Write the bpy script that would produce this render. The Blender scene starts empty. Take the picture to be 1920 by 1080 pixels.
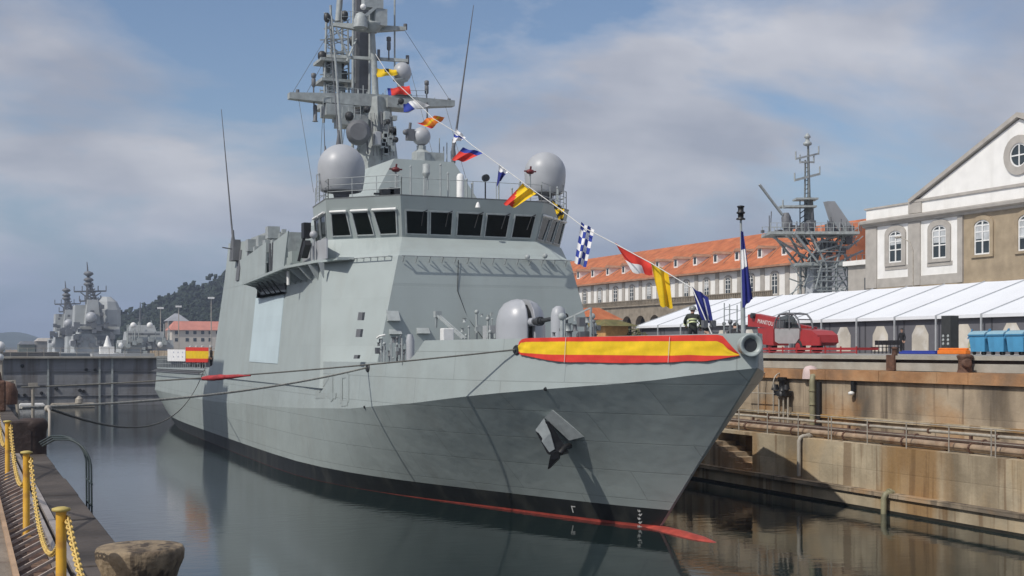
import bpy, bmesh, math, random
from mathutils import Vector, Matrix, noise as mnoise
random.seed(7)
S = bpy.context.scene
COL = S.collection
R = math.radians

# ------------------------------------------------------------------ camera, sky, sun, exposure
FPX, CX, HY, CAMZ = 2400.0, 960.0, 655.0, 7.0
TH = math.atan(1028.6 / 2400.0)
SN, CN = math.sin(TH), math.cos(TH)
FWD = Vector((SN, CN, 0)); RGT = Vector((CN, -SN, 0))
cd = bpy.data.cameras.new('camera'); cam = bpy.data.objects.new('camera', cd); COL.objects.link(cam)
cam.location = (0, 0, CAMZ); cam.rotation_euler = (R(90), 0, -TH)
cd.sensor_width = 36; cd.lens = FPX / 1920 * 36; cd.shift_y = (HY - 540) / 1920
cd.clip_start = 0.2; cd.clip_end = 12000
S.camera = cam
S.render.resolution_x, S.render.resolution_y = 1024, 576

SUN = Vector((-0.70, -0.23, 0.76)).normalized()
CLO, CHI, CLOC, CSC = 0.405, 0.555, (0.15, 13.70, 0), (1.0, 1.25, 1)
W = bpy.data.worlds.new('World'); S.world = W; W.use_nodes = True
nt = W.node_tree; nt.nodes.clear()
def wn(t, **k):
    n = nt.nodes.new(t)
    for a, b in k.items(): setattr(n, a, b)
    return n
out = wn('ShaderNodeOutputWorld'); bg = wn('ShaderNodeBackground'); bg.inputs['Strength'].default_value = 0.1
sky = wn('ShaderNodeTexSky', sky_type='NISHITA', sun_disc=False)
sky.sun_elevation = math.asin(SUN.z); sky.sun_rotation = math.atan2(SUN.x, SUN.y)
sky.air_density = 1.0; sky.dust_density = 1.5; sky.ozone_density = 2.0
tc = wn('ShaderNodeTexCoord'); sep = wn('ShaderNodeSeparateXYZ'); nt.links.new(tc.outputs['Generated'], sep.inputs[0])
def wmath(op, a, b=None, clamp=False):
    n = wn('ShaderNodeMath', operation=op); n.use_clamp = clamp
    for i, q in enumerate((a, b)):
        if q is None: continue
        if isinstance(q, (int, float)): n.inputs[i].default_value = q
        else: nt.links.new(q, n.inputs[i])
    return n.outputs[0]
den = wmath('ADD', wmath('MAXIMUM', sep.outputs[2], 0.0), 0.32)
cmb = wn('ShaderNodeCombineXYZ')
nt.links.new(wmath('DIVIDE', sep.outputs[0], den), cmb.inputs[0]); nt.links.new(wmath('DIVIDE', sep.outputs[1], den), cmb.inputs[1])
mp = wn('ShaderNodeMapping'); nt.links.new(cmb.outputs[0], mp.inputs[0])
mp.inputs['Rotation'].default_value = (0, 0, TH); mp.inputs['Scale'].default_value = CSC; mp.inputs['Location'].default_value = CLOC
n1 = wn('ShaderNodeTexNoise'); nt.links.new(mp.outputs[0], n1.inputs['Vector'])
n1.inputs['Scale'].default_value = 1.5; n1.inputs['Detail'].default_value = 9; n1.inputs['Roughness'].default_value = 0.57; n1.inputs['Distortion'].default_value = 0.35
cr = wn('ShaderNodeValToRGB'); nt.links.new(n1.outputs['Fac'], cr.inputs[0])
cr.color_ramp.elements[0].position = CLO; cr.color_ramp.elements[0].color = (0, 0, 0, 1)
cr.color_ramp.elements[1].position = CHI; cr.color_ramp.elements[1].color = (1, 1, 1, 1)
n2 = wn('ShaderNodeTexNoise'); nt.links.new(mp.outputs[0], n2.inputs['Vector'])
n2.inputs['Scale'].default_value = 2.2; n2.inputs['Detail'].default_value = 5
cc = wn('ShaderNodeMixRGB'); n2r = wn('ShaderNodeMapRange'); nt.links.new(n2.outputs['Fac'], n2r.inputs[0]); n2r.inputs[1].default_value = .36; n2r.inputs[2].default_value = .62; nt.links.new(n2r.outputs[0], cc.inputs[0])
cc.inputs[1].default_value = (3.7, 3.9, 4.6, 1); cc.inputs[2].default_value = (6.4, 6.4, 6.8, 1)
skm = wn('ShaderNodeMixRGB', blend_type='MULTIPLY'); skm.inputs[0].default_value = 1; nt.links.new(sky.outputs[0], skm.inputs[1]); skm.inputs[2].default_value = (1.04, 1.05, 1.1, 1)
mx = wn('ShaderNodeMixRGB'); nt.links.new(wmath('MULTIPLY', cr.outputs[0], 0.85), mx.inputs[0]); nt.links.new(skm.outputs[0], mx.inputs[1]); nt.links.new(cc.outputs[0], mx.inputs[2])
# the air near the horizon is a pale grey blue
hr = wn('ShaderNodeMapRange'); hr.interpolation_type = 'SMOOTHSTEP'; nt.links.new(sep.outputs[2], hr.inputs[0]); hr.inputs[1].default_value = 0.0; hr.inputs[2].default_value = 0.16; hr.inputs[3].default_value = 0.9; hr.inputs[4].default_value = 0.0
hm_ = wn('ShaderNodeMixRGB'); nt.links.new(hr.outputs[0], hm_.inputs[0]); nt.links.new(mx.outputs[0], hm_.inputs[1]); hm_.inputs[2].default_value = (2.65, 3.5, 5.2, 1)
nt.links.new(hm_.outputs[0], bg.inputs['Color']); nt.links.new(bg.outputs[0], out.inputs['Surface'])

sd = bpy.data.lights.new('sun', 'SUN'); so = bpy.data.objects.new('sun', sd); COL.objects.link(so)
sd.energy = 3.2; sd.angle = R(0.5); sd.color = (1, 0.95, 0.87)
so.rotation_euler = (-SUN).to_track_quat('-Z', 'Y').to_euler(); so.location = (-40, -20, 60)
S.view_settings.view_transform = 'Standard'; S.view_settings.look = 'None'; S.view_settings.gamma = 1
S.view_settings.exposure = 0.0
HAZE = 0.0003

# ------------------------------------------------------------------ helpers
def at(px, py, X=None, Y=None, Z=None):
    d = FWD * FPX + RGT * (px - CX) + Vector((0, 0, HY - py))
    t = X / d.x if X is not None else (Y / d.y if Y is not None else (Z - CAMZ) / d.z)
    return Vector((0, 0, CAMZ)) + d * t
def proj(p):
    p = Vector(p) - Vector((0, 0, CAMZ)); d = p.dot(FWD)
    return CX + FPX * p.dot(RGT) / d, HY - FPX * p.z / d
def interp(x, tab):
    if x <= tab[0][0]: return tab[0][1]
    for (a, b), (c, d) in zip(tab, tab[1:]):
        if x <= c: return b + (d - b) * (x - a) / (c - a)
    return tab[-1][1]
def cubic(x, tab):
    n = len(tab)
    if x <= tab[0][0]: return tab[0][1]
    if x >= tab[-1][0]: return tab[-1][1]
    for i in range(n - 1):
        if x <= tab[i + 1][0]: break
    def sl(j):
        if j == 0: return (tab[1][1] - tab[0][1]) / (tab[1][0] - tab[0][0])
        if j == n - 1: return (tab[-1][1] - tab[-2][1]) / (tab[-1][0] - tab[-2][0])
        return (tab[j + 1][1] - tab[j - 1][1]) / (tab[j + 1][0] - tab[j - 1][0])
    h = tab[i + 1][0] - tab[i][0]; t = (x - tab[i][0]) / h
    return ((2*t**3 - 3*t*t + 1) * tab[i][1] + (t**3 - 2*t*t + t) * h * sl(i) + (-2*t**3 + 3*t*t) * tab[i + 1][1] + (t**3 - t*t) * h * sl(i + 1))

SPLIT = set('pilaster plaster_panel bracket mast_platform roof_post aerial_cluster flange roof_seam equipment_platform stay wall_slot gate_post stanchion deck_gear deck_fitting valve_box windlass mooring_bitts bow_bollard bulkhead_gear bulkhead_valve roof_aerial window_apron parapet roof_valley wall_strip rubbing_strip waling mooring_ring driver_cone cable_box platform trunk equipment radome parapet_coping post eave_tiles column_pipe string_course chassis mast_lamp short_aerial cable_run yard_rail halyard'.split()) - {'eave_tiles'}
WLOC = {}
def wloc(o): return WLOC.get(o.name, Vector((0, 0, 0)))
class MB:
    def __init__(s): s.v = []; s.f = []; s.m = []; s.sm = []
    def add(s, vs, fs, m=0, smooth=False):
        b = len(s.v); s.v += [Vector(q) for q in vs]
        for f in fs: s.f.append([b + i for i in f]); s.m.append(m); s.sm.append(smooth)
        return s
    def box(s, a, b, m=0):
        x0, y0, z0 = [min(a[i], b[i]) for i in range(3)]; x1, y1, z1 = [max(a[i], b[i]) for i in range(3)]
        return s.add([(x0,y0,z0),(x1,y0,z0),(x1,y1,z0),(x0,y1,z0),(x0,y0,z1),(x1,y0,z1),(x1,y1,z1),(x0,y1,z1)],
                     [(0,3,2,1),(4,5,6,7),(0,1,5,4),(1,2,6,5),(2,3,7,6),(3,0,4,7)], m)
    def obox(s, c, ax, ay, az, m=0):
        c, ax, ay, az = Vector(c), Vector(ax), Vector(ay), Vector(az)
        vs = [c - ax - ay - az, c + ax - ay - az, c + ax + ay - az, c - ax + ay - az, c - ax - ay + az, c + ax - ay + az, c + ax + ay + az, c - ax + ay + az]
        return s.add(vs, [(0,3,2,1),(4,5,6,7),(0,1,5,4),(1,2,6,5),(2,3,7,6),(3,0,4,7)], m)
    def bar(s, p, q, w, h=None, m=0, up=(0, 0, 1)):
        p, q = Vector(p), Vector(q); d = q - p; h = h or w
        a = d.cross(Vector(up))
        if a.length < 1e-6: a = d.cross(Vector((1, 0, 0)))
        a.normalize(); b = a.cross(d).normalized()
        return s.obox((p + q) / 2, d / 2, a * w / 2, b * h / 2, m)
    def tube(s, pts, r, n=8, m=0, r2=None, cap=True, closed=False):
        pts = [Vector(p) for p in pts]; k = len(pts); rings = []
        a = None
        for i, p in enumerate(pts):
            t = (pts[min(i + 1, k - 1)] - pts[max(i - 1, 0)])
            if t.length < 1e-9: t = Vector((0, 0, 1))
            t.normalize()
            if a is None:
                a = t.cross(Vector((0, 0, 1)))
                if a.length < 0.05: a = t.cross(Vector((1, 0, 0)))
            a = (a - t * a.dot(t)).normalized(); b = t.cross(a)
            rr = r if r2 is None else r + (r2 - r) * i / max(1, k - 1)
            rings.append([p + (a * math.cos(6.28318 * j / n) + b * math.sin(6.28318 * j / n)) * rr for j in range(n)])
        return s.loft(rings, True, cap, m, n > 4)
    def loft(s, rings, closed=True, cap=True, m=0, smooth=False):
        n = len(rings[0]); vs = [q for r in rings for q in r]; fs = []
        for i in range(len(rings) - 1):
            for j in range(n if closed else n - 1):
                k = (j + 1) % n
                fs.append((i*n + j, i*n + k, (i+1)*n + k, (i+1)*n + j))
        s.add(vs, fs, m, smooth)
        if cap and closed:
            s.add(rings[0], [tuple(range(n))[::-1]], m); s.add(rings[-1], [tuple(range(n))], m)
        return s
    def lathe(s, c, prof, n=20, m=0, axis=(0, 0, 1), smooth=True, arc=None):
        c, ax = Vector(c), Vector(axis).normalized()
        a = ax.cross(Vector((0, 0, 1)))
        if a.length < 0.05: a = Vector((1, 0, 0))
        a.normalize(); b = ax.cross(a)
        rings = [[c + ax * z + (a * math.cos(6.28318 * j / n) + b * math.sin(6.28318 * j / n)) * max(r, 1e-4) for j in range(n)] for r, z in prof]
        return s.loft(rings, True, True, m, smooth)
    def sphere(s, c, r, n=20, k=12, m=0, sc=(1, 1, 1), lo=-90):
        c = Vector(c); rings = []
        for i in range(k + 1):
            e = R(lo + (90 - lo) * i / k)
            rings.append([c + Vector((math.cos(6.28318*j/n) * math.cos(e) * r * sc[0], math.sin(6.28318*j/n) * math.cos(e) * r * sc[1], math.sin(e) * r * sc[2])) for j in range(n)])
        return s.loft(rings, True, False, m, True)
    def prism(s, poly, d, m=0):
        d = Vector(d); n = len(poly); p = [Vector(q) for q in poly]
        return s.add(p + [q + d for q in p], [tuple(range(n))[::-1], tuple(range(n, 2*n))] + [(i, (i+1) % n, n + (i+1) % n, n + i) for i in range(n)], m)
    def quad(s, *p, m=0): return s.add(p, [tuple(range(len(p)))], m)
    def ring(s, outer, inner, d, m=0):
        d = Vector(d); n = len(outer); o = [Vector(q) for q in outer]; i_ = [Vector(q) for q in inner]
        fs = []
        for j in range(n):
            k = (j + 1) % n
            fs += [(j, k, n + k, n + j), (2*n + j, 3*n + j, 3*n + k, 2*n + k), (j, 2*n + j, 2*n + k, k), (n + j, n + k, 3*n + k, 3*n + j)]
        return s.add(o + i_ + [q + d for q in o] + [q + d for q in i_], fs, m)
    def islands(s):
        # groups of faces that are connected or whose boxes touch
        n = len(s.v); par = list(range(n))
        def fd(i):
            while par[i] != i: par[i] = par[par[i]]; i = par[i]
            return i
        for f in s.f:
            for i in f[1:]: par[fd(i)] = fd(f[0])
        bx = {}
        for i, q in enumerate(s.v):
            r = fd(i); b = bx.setdefault(r, [q.copy(), q.copy()])
            for k in range(3): b[0][k] = min(b[0][k], q[k]); b[1][k] = max(b[1][k], q[k])
        ks = list(bx); grp = {k: k for k in ks}
        def fg(k):
            while grp[k] != k: k = grp[k]
            return k
        for i, a in enumerate(ks):
            for b in ks[i + 1:]:
                if all(bx[a][0][k] <= bx[b][1][k] + .01 and bx[b][0][k] <= bx[a][1][k] + .01 for k in range(3)): grp[fg(b)] = fg(a)
        out = {}
        for f, m_, sm in zip(s.f, s.m, s.sm):
            g = fg(fd(f[0])); mb = out.setdefault(g, (MB(), {})); ids = []
            for i in f:
                if i not in mb[1]: mb[1][i] = len(mb[0].v); mb[0].v.append(s.v[i])
                ids.append(mb[1][i])
            mb[0].f.append(ids); mb[0].m.append(m_); mb[0].sm.append(sm)
        return [q[0] for q in out.values()]
    def build(s, name, mat, parent=None, label=None, bevel=0, recalc=True):
        if parent is not None and name in SPLIT:
            r = None
            for q in s.islands(): r = q.build1(name, mat, parent, label, bevel, recalc)
            return r
        return s.build1(name, mat, parent, label, bevel, recalc)
    def build1(s, name, mat, parent=None, label=None, bevel=0, recalc=True):
        me = bpy.data.meshes.new(name)
        if parent is not None: o0 = wloc(parent)
        else:
            xs = [q.x for q in s.v]; ys = [q.y for q in s.v]; o0 = Vector(((min(xs)+max(xs))/2, (min(ys)+max(ys))/2, min(q.z for q in s.v)))
        me.from_pydata([q - o0 for q in s.v], [], s.f)
        for mm in (mat if isinstance(mat, (list, tuple)) else [mat]): me.materials.append(mm)
        for p, mi, sm in zip(me.polygons, s.m, s.sm): p.material_index = mi; p.use_smooth = sm
        if recalc:
            bm = bmesh.new(); bm.from_mesh(me); bmesh.ops.recalc_face_normals(bm, faces=bm.faces); bm.to_mesh(me); bm.free()
        me.update()
        o = bpy.data.objects.new(name, me); COL.objects.link(o)
        if parent is not None: o.parent = parent
        else: o.location = o0
        WLOC[o.name] = o0
        if label: o['label'] = label
        if bevel:
            b = o.modifiers.new('edge', 'BEVEL'); b.width = bevel; b.segments = 2; b.limit_method = 'ANGLE'
        return o
def tag(o, label, cat, group=None, kind=None):
    if label: o['label'] = label
    if cat: o['category'] = cat
    if group: o['group'] = group
    if kind: o['kind'] = kind
    return o
def thing(name, label, cat, loc, group=None):
    o = bpy.data.objects.new(name, None); COL.objects.link(o); o.location = loc; o.empty_display_size = 0.3
    WLOC[o.name] = Vector(loc); return tag(o, label, cat, group)
def struct(o): o['kind'] = 'structure'; return o
def copy_tree(o, parent=None):
    c = o.copy(); COL.objects.link(c); c.parent = parent
    for ch in list(o.children): copy_tree(ch, c)
    return c
def arch(y0, y1, z0, z1, X, n=8, flat=0.5):
    # outline (in the plane x = X) of an opening with an arched head, rise = flat * half width
    hw = abs(y1 - y0) / 2; ym = (y0 + y1) / 2; rz = hw * flat
    pts = [(X, y0, z0), (X, y1, z0)]
    sgn = 1 if y1 > y0 else -1
    for i in range(n + 1):
        a = math.pi * i / n; pts.append((X, ym + sgn * hw * math.cos(a), z1 - rz + rz * math.sin(a)))
    return [Vector(p) for p in pts]

# ------------------------------------------------------------------ materials
def pm(name, rgb, rough=0.6, var=0.12, scale=2.0, metal=0.0, bump=0.0, bscale=20, streak=None, sfac=0.5, sscale=1.2, spots=None, spfac=0.4, spscale=1.5, spec=0.5, trans=0.0, coat=0, strz=0.08, streak2=None, s2fac=.5, s2scale=.4, s2z=.2, drip=None, dfac=.5, dscale=2.5):
    m = bpy.data.materials.new(name); m.use_nodes = True; t = m.node_tree; t.nodes.clear()
    o = t.nodes.new('ShaderNodeOutputMaterial'); p = t.nodes.new('ShaderNodeBsdfPrincipled'); t.links.new(p.outputs[0], o.inputs[0])
    c = t.nodes.new('ShaderNodeTexCoord'); V = c.outputs['Object']
    n = t.nodes.new('ShaderNodeTexNoise'); n.inputs['Scale'].default_value = scale; n.inputs['Detail'].default_value = 6; t.links.new(V, n.inputs['Vector'])
    mr = t.nodes.new('ShaderNodeMapRange'); mr.inputs[1].default_value = 0.3; mr.inputs[2].default_value = 0.7; mr.inputs[3].default_value = 1 - var; mr.inputs[4].default_value = 1 + var
    t.links.new(n.outputs['Fac'], mr.inputs[0])
    mu = t.nodes.new('ShaderNodeVectorMath'); mu.operation = 'SCALE'; mu.inputs[0].default_value = rgb; t.links.new(mr.outputs[0], mu.inputs['Scale'])
    col = mu.outputs[0]
    def layer(col, rgb2, fac, sc3, lo, hi, detail=4):
        mpn = t.nodes.new('ShaderNodeMapping'); mpn.inputs['Scale'].default_value = sc3; t.links.new(V, mpn.inputs[0])
        nn = t.nodes.new('ShaderNodeTexNoise'); nn.inputs['Scale'].default_value = 1; nn.inputs['Detail'].default_value = detail; t.links.new(mpn.outputs[0], nn.inputs['Vector'])
        r = t.nodes.new('ShaderNodeMapRange'); r.inputs[1].default_value = lo; r.inputs[2].default_value = hi; r.inputs[3].default_value = 0; r.inputs[4].default_value = fac
        t.links.new(nn.outputs['Fac'], r.inputs[0])
        x = t.nodes.new('ShaderNodeMixRGB'); t.links.new(r.outputs[0], x.inputs[0]); t.links.new(col, x.inputs[1]); x.inputs[2].default_value = (*rgb2, 1)
        return x.outputs[0]
    if streak: col = layer(col, streak, sfac, (sscale, sscale, sscale * strz), 0.5, 0.68)
    if streak2: col = layer(col, streak2, s2fac, (s2scale, s2scale, s2scale * s2z), 0.54, 0.64, 5)
    if drip: col = layer(col, drip, dfac, (dscale, dscale, dscale * .045), 0.57, 0.63, 6)
    if spots: col = layer(col, spots, spfac, (spscale,) * 3, 0.52, 0.66, 6)
    t.links.new(col, p.inputs['Base Color'])
    p.inputs['Roughness'].default_value = rough; p.inputs['Metallic'].default_value = metal
    p.inputs['Specular IOR Level'].default_value = spec
    if trans: p.inputs['Transmission Weight'].default_value = trans
    if coat: p.inputs['Coat Weight'].default_value = coat
    if bump:
        bn = t.nodes.new('ShaderNodeTexNoise'); bn.inputs['Scale'].default_value = bscale; bn.inputs['Detail'].default_value = 5; t.links.new(V, bn.inputs['Vector'])
        b = t.nodes.new('ShaderNodeBump'); b.inputs['Strength'].default_value = bump; b.inputs['Distance'].default_value = 0.05; t.links.new(bn.outputs['Fac'], b.inputs['Height']); t.links.new(b.outputs[0], p.inputs['Normal'])
    m['_col'] = 0
    return m
def plated(name, rgb, rough=0.5, pw=6.0, ph=1.5, var=0.05, seam=0.82, wet=None, streak=None, sfac=0.3, axis='Y', bmp=0.25, mortar=.012):
    m = pm(name, rgb, rough, var, 0.6, streak=streak, sfac=sfac, sscale=0.9, strz=0.12)
    return bricked(m, pw, ph, seam, axis, bmp, mortar)
def bricked(m, pw, ph, seam, axis='Y', bmp=.25, mortar=.012, c2=.95):
    t = m.node_tree; p = [n for n in t.nodes if n.type == 'BSDF_PRINCIPLED'][0]
    c = [n for n in t.nodes if n.type == 'TEX_COORD'][0]
    sp = t.nodes.new('ShaderNodeSeparateXYZ'); t.links.new(c.outputs['Object'], sp.inputs[0])
    cb = t.nodes.new('ShaderNodeCombineXYZ'); t.links.new(sp.outputs[1 if axis == 'Y' else 0], cb.inputs[0]); t.links.new(sp.outputs[2], cb.inputs[1])
    br = t.nodes.new('ShaderNodeTexBrick'); t.links.new(cb.outputs[0], br.inputs['Vector']); br.inputs['Scale'].default_value = 1
    br.inputs['Brick Width'].default_value = pw; br.inputs['Row Height'].default_value = ph; br.inputs['Mortar Size'].default_value = mortar; br.inputs['Mortar Smooth'].default_value = 0.3
    br.inputs['Color1'].default_value = (1, 1, 1, 1); br.inputs['Color2'].default_value = (c2, c2, c2, 1); br.inputs['Mortar'].default_value = (seam, seam, seam, 1)
    lk = p.inputs['Base Color'].links[0].from_socket
    x = t.nodes.new('ShaderNodeMixRGB'); x.blend_type = 'MULTIPLY'; x.inputs[0].default_value = 1; t.links.new(lk, x.inputs[1]); t.links.new(br.outputs['Color'], x.inputs[2]); t.links.new(x.outputs[0], p.inputs['Base Color'])
    # plates bulge a little between their frames
    nz = t.nodes.new('ShaderNodeTexNoise'); nz.inputs['Scale'].default_value = 0.9; nz.inputs['Detail'].default_value = 2; t.links.new(c.outputs['Object'], nz.inputs['Vector'])
    ad = t.nodes.new('ShaderNodeMath'); ad.operation = 'MULTIPLY_ADD'; t.links.new(br.outputs['Fac'], ad.inputs[0]); ad.inputs[1].default_value = -0.15; t.links.new(nz.outputs['Fac'], ad.inputs[2])
    b = t.nodes.new('ShaderNodeBump'); b.inputs['Strength'].default_value = bmp; b.inputs['Distance'].default_value = 0.12; t.links.new(ad.outputs[0], b.inputs['Height'])
    if p.inputs['Normal'].links: t.links.new(p.inputs['Normal'].links[0].from_socket, b.inputs['Normal'])
    t.links.new(b.outputs[0], p.inputs['Normal'])
    return m
GREY = (0.354, 0.402, 0.394)
M = {}
M['hull'] = plated('hull_paint', GREY, 0.42, ph=1.15, seam=.74, mortar=.02, streak=(0.28, 0.29, 0.27), sfac=0.25, bmp=.3)
M['boot'] = plated('boot_topping', (0.018, 0.02, 0.021), 0.45, streak=(0.07, 0.07, 0.06), sfac=0.5)
M['redkeel'] = pm('red_antifouling', (0.38, 0.062, 0.045), 0.5, 0.25, 2.5, spots=(.2, .05, .04), spfac=.5, spscale=1.2)
M['grey'] = plated('superstructure_paint', GREY, 0.5, pw=3.2, ph=2.4, seam=0.9, streak=(0.27, 0.28, 0.26), sfac=0.22, bmp=0.15)
M['greyd'] = pm('deck_grey', (0.2, 0.215, 0.215), 0.6, 0.15)
M['fit'] = pm('grey_fitting_paint', (0.34, 0.37, 0.37), 0.5, 0.15, 4)
M['mast'] = pm('mast_grey', (0.33, 0.36, 0.355), 0.5, 0.2, 3, streak=(0.2, 0.2, 0.19), sfac=0.4)
M['mastd'] = pm('mast_dark_grey', (0.13, 0.135, 0.145), 0.6, 0.15, 2)
M['dome'] = pm('radome_grey', (0.38, 0.395, 0.415), 0.42, 0.05, 1.5, streak=(0.3, 0.3, 0.3), sfac=0.25)
M['gun'] = pm('gun_shell_grey', (0.37, 0.385, 0.41), 0.35, 0.04, 1.5)
M['dark'] = pm('dark_metal', (0.03, 0.032, 0.034), 0.5, 0.3, 5)
M['black'] = pm('black_paint', (0.012, 0.012, 0.013), 0.5, 0.2, 5)
M['white'] = pm('white_paint', (0.75, 0.75, 0.73), 0.5, 0.08, 4)
M['doorblue'] = plated('pale_blue_shutter', (0.5, 0.6, 0.63), 0.45, pw=8, ph=0.9, seam=0.93, bmp=0.1)
M['rope'] = pm('mooring_rope', (0.11, 0.11, 0.1), 0.9, 0.3, 10)
M['ropel'] = pm('pale_mooring_rope', (0.33, 0.32, 0.28), 0.9, 0.3, 10)
M['line'] = pm('white_line', (0.6, 0.6, 0.58), 0.8)
M['redcloth'] = pm('red_sleeve', (0.36, 0.035, 0.04), 0.8, 0.3, 6)
M['lampred'] = pm('dark_red_lamp', (0.12, 0.012, 0.012), 0.5, 0.3)
m = bpy.data.materials.new('bridge_glass'); m.use_nodes = True; p = m.node_tree.nodes['Principled BSDF']
p.inputs['Base Color'].default_value = (0.006, 0.009, 0.008, 1); p.inputs['Roughness'].default_value = 0.06; p.inputs['Specular IOR Level'].default_value = 0.092; M['glass'] = m

# ------------------------------------------------------------------ the patrol ship
XC, Y0 = 25.0, 37.5
SH = thing('patrol_ship', 'large grey naval patrol ship moored in the flooded dock, its bow towards the right', 'warship', (XC, Y0, 0))
WLT = [(6.2, 0.06), (8, .95), (10, 1.75), (12, 2.5), (15, 3.55), (18.8, 4.95), (22, 6.0), (26, 7.05), (30, 7.7), (34.3, 8.05), (45, 8.1), (58, 7.95), (70, 7.8), (78, 7.5), (84, 6.9), (87, 6.5)]
KNT = [(-.5, .03), (.5, .95), (2, 1.95), (4, 3.15), (6, 4.25), (8, 5.2), (10, 5.95), (12, 6.5), (16, 7.3), (20, 7.8), (26, 8.15), (34, 8.25), (50, 8.25), (70, 8.2), (85, 7.9), (93.5, 7.5)]
ZKT = [(-.5, 6.36), (3, 5.83), (10, 5.19), (15, 4.68), (22, 4.16), (34, 3.7), (57, 3.2), (94, 3.0)]
ZTT = [(-.5, 7.56), (8, 7.42), (14.9, 7.38), (15.5, 6.45), (18, 6.42), (60, 6.2), (60.3, 5.5), (94, 5.2)]
UL = [0, .004, .01, .02, .032, .045, .06, .08, .1, .12, .14, .16, .168, .175, .19, .21, .24, .28, .33, .4, .5, .6, .655, .66, .7, .78, .85, .9, .94, .97, 1]
def hull_pt(u, t, side=-1):
    # t 0..1 water line to knuckle, 1..2 knuckle to top of the bulwark, below 0 under water
    s0 = 6.2 + u * 80.8; s1 = -.5 + 94 * u
    w0 = cubic(s0, WLT); w1 = cubic(s1, KNT); zk = interp(s1, ZKT)
    if t <= 0: return Vector((XC + side * w0 * (1 + 0.25 * t), Y0 + s0 - t * (0 if u > .02 else 0.0), 3.0 * t))
    if t <= 1:
        k = min(1, max(0, (s1 - 2) / 26)); pw = 1.35 - .55 * k
        return Vector((XC + side * (w0 + (w1 - w0) * t ** pw), Y0 + s0 + (s1 - s0) * t, zk * t))
    q = t - 1; zt = interp(s1, ZTT)
    return Vector((XC + side * (w1 - 0.16 * q * (zt - zk) * min(1, w1 / 2) * .6), Y0 + s1, zk + (zt - zk) * q))
def on_hull(px, py, upper=False, side=-1):
    best = None
    lo, hi = (1.0, 2.0) if upper else (0.0, 1.0)
    u0, u1, t0, t1 = 0.0, 1.0, lo, hi
    for it in range(5):
        best = None
        for i in range(25):
            for j in range(17):
                u = u0 + (u1 - u0) * i / 24; t = t0 + (t1 - t0) * j / 16
                a, b = proj(hull_pt(u, t, side)); e = (a - px) ** 2 + (b - py) ** 2
                if best is None or e < best[0]: best = (e, u, t)
        du, dt = (u1 - u0) / 10, (t1 - t0) / 7
        u0, u1 = max(0, best[1] - du), min(1, best[1] + du); t0, t1 = max(lo, best[2] - dt), min(hi, best[2] + dt)
    return best[1], best[2]
def hull_frame(u, t, side=-1):
    p = hull_pt(u, t, side); e = 0.002
    a = (hull_pt(min(1, u + e), t, side) - hull_pt(max(0, u - e), t, side)).normalized()
    b = (hull_pt(u, t + .01, side) - hull_pt(u, t - .01, side)).normalized()
    n = a.cross(b).normalized()
    if n.x * side < 0: n = -n
    return p, a, b, n
def build_hull():
    mb = MB()
    for side in (-1, 1):
        def row(tf): return [hull_pt(u, tf(u), side) for u in UL]
        zk = lambda u: interp(-.5 + 94 * u, ZKT)
        rows = [row(lambda u: -1.0), row(lambda u: -0.2), row(lambda u: 0.0), row(lambda u: interp(-.5 + 94 * u, [(0, .12), (9, .08), (15, .03), (20, .005), (94, .004)]) / zk(u)), row(lambda u: .82 / zk(u))]
        for q in (.3, .45, .6, .75, .88, 1.0): rows.append(row(lambda u, q=q: max(.82 / zk(u) + (1 - .82 / zk(u)) * (q - .17) / .83, .0)))
        mats = [2, 2, 2, 1, 0, 0, 0, 0, 0, 0]
        n = len(UL)
        # blocks of equal material share their vertices (smooth), blocks do not
        for i0, i1, mi in ((0, 3, 2), (3, 4, 1), (4, 10, 0)):
            vs = [q for r in rows[i0:i1 + 1] for q in r]; fs = []
            for i in range(i1 - i0):
                for j in range(n - 1): fs.append((i*n + j, i*n + j + 1, (i+1)*n + j + 1, (i+1)*n + j))
            mb.add(vs, fs, mi, True)
        vs = row(lambda u: 1.0) + row(lambda u: 1.5) + row(lambda u: 2.0)
        mb.add(vs, [(i*n + j, i*n + j + 1, (i+1)*n + j + 1, (i+1)*n + j) for i in range(2) for j in range(n - 1)], 0, False)
        # inner face and cap of the bulwark
        inn = [q + Vector((-side * .12, .05, 0)) for q in row(lambda u: 2.0)]; inb = [q - Vector((0, 0, 1.15 if q.y < Y0 + 15 else .02)) for q in inn]
        mb.add(row(lambda u: 2.0) + inn + inb, [(i*n + j, i*n + j + 1, (i+1)*n + j + 1, (i+1)*n + j) for i in range(2) for j in range(n - 1)], 0)
    # transom and the blunt stem bar
    L = [hull_pt(1, t, -1) for t in (-1, 0, .5, 1, 1.5, 2)]; Rr = [hull_pt(1, t, 1) for t in (-1, 0, .5, 1, 1.5, 2)]
    mb.add(L + Rr, [(i, i + 1, 7 + i, 6 + i) for i in range(5)], 0)
    L = [hull_pt(0, t, -1) for t in (1, 1.5, 2)]; Rr = [hull_pt(0, t, 1) for t in (1, 1.5, 2)]
    mb.add(L + Rr, [(i, i + 1, 4 + i, 3 + i) for i in range(2)], 0)
    TT = [-1, -.2, 0, .1, .2, .4, .6, .8, 1]
    L = [hull_pt(0, t, -1) for t in TT]; Rr = [hull_pt(0, t, 1) for t in TT]
    mb.add(L + Rr, [(i, i + 1, len(TT) + 1 + i, len(TT) + i) for i in range(len(TT) - 1)], 0)
    return mb.build('hull', [M['hull'], M['boot'], M['redkeel']], SH)
HULL = build_hull()
mb = MB()
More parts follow.
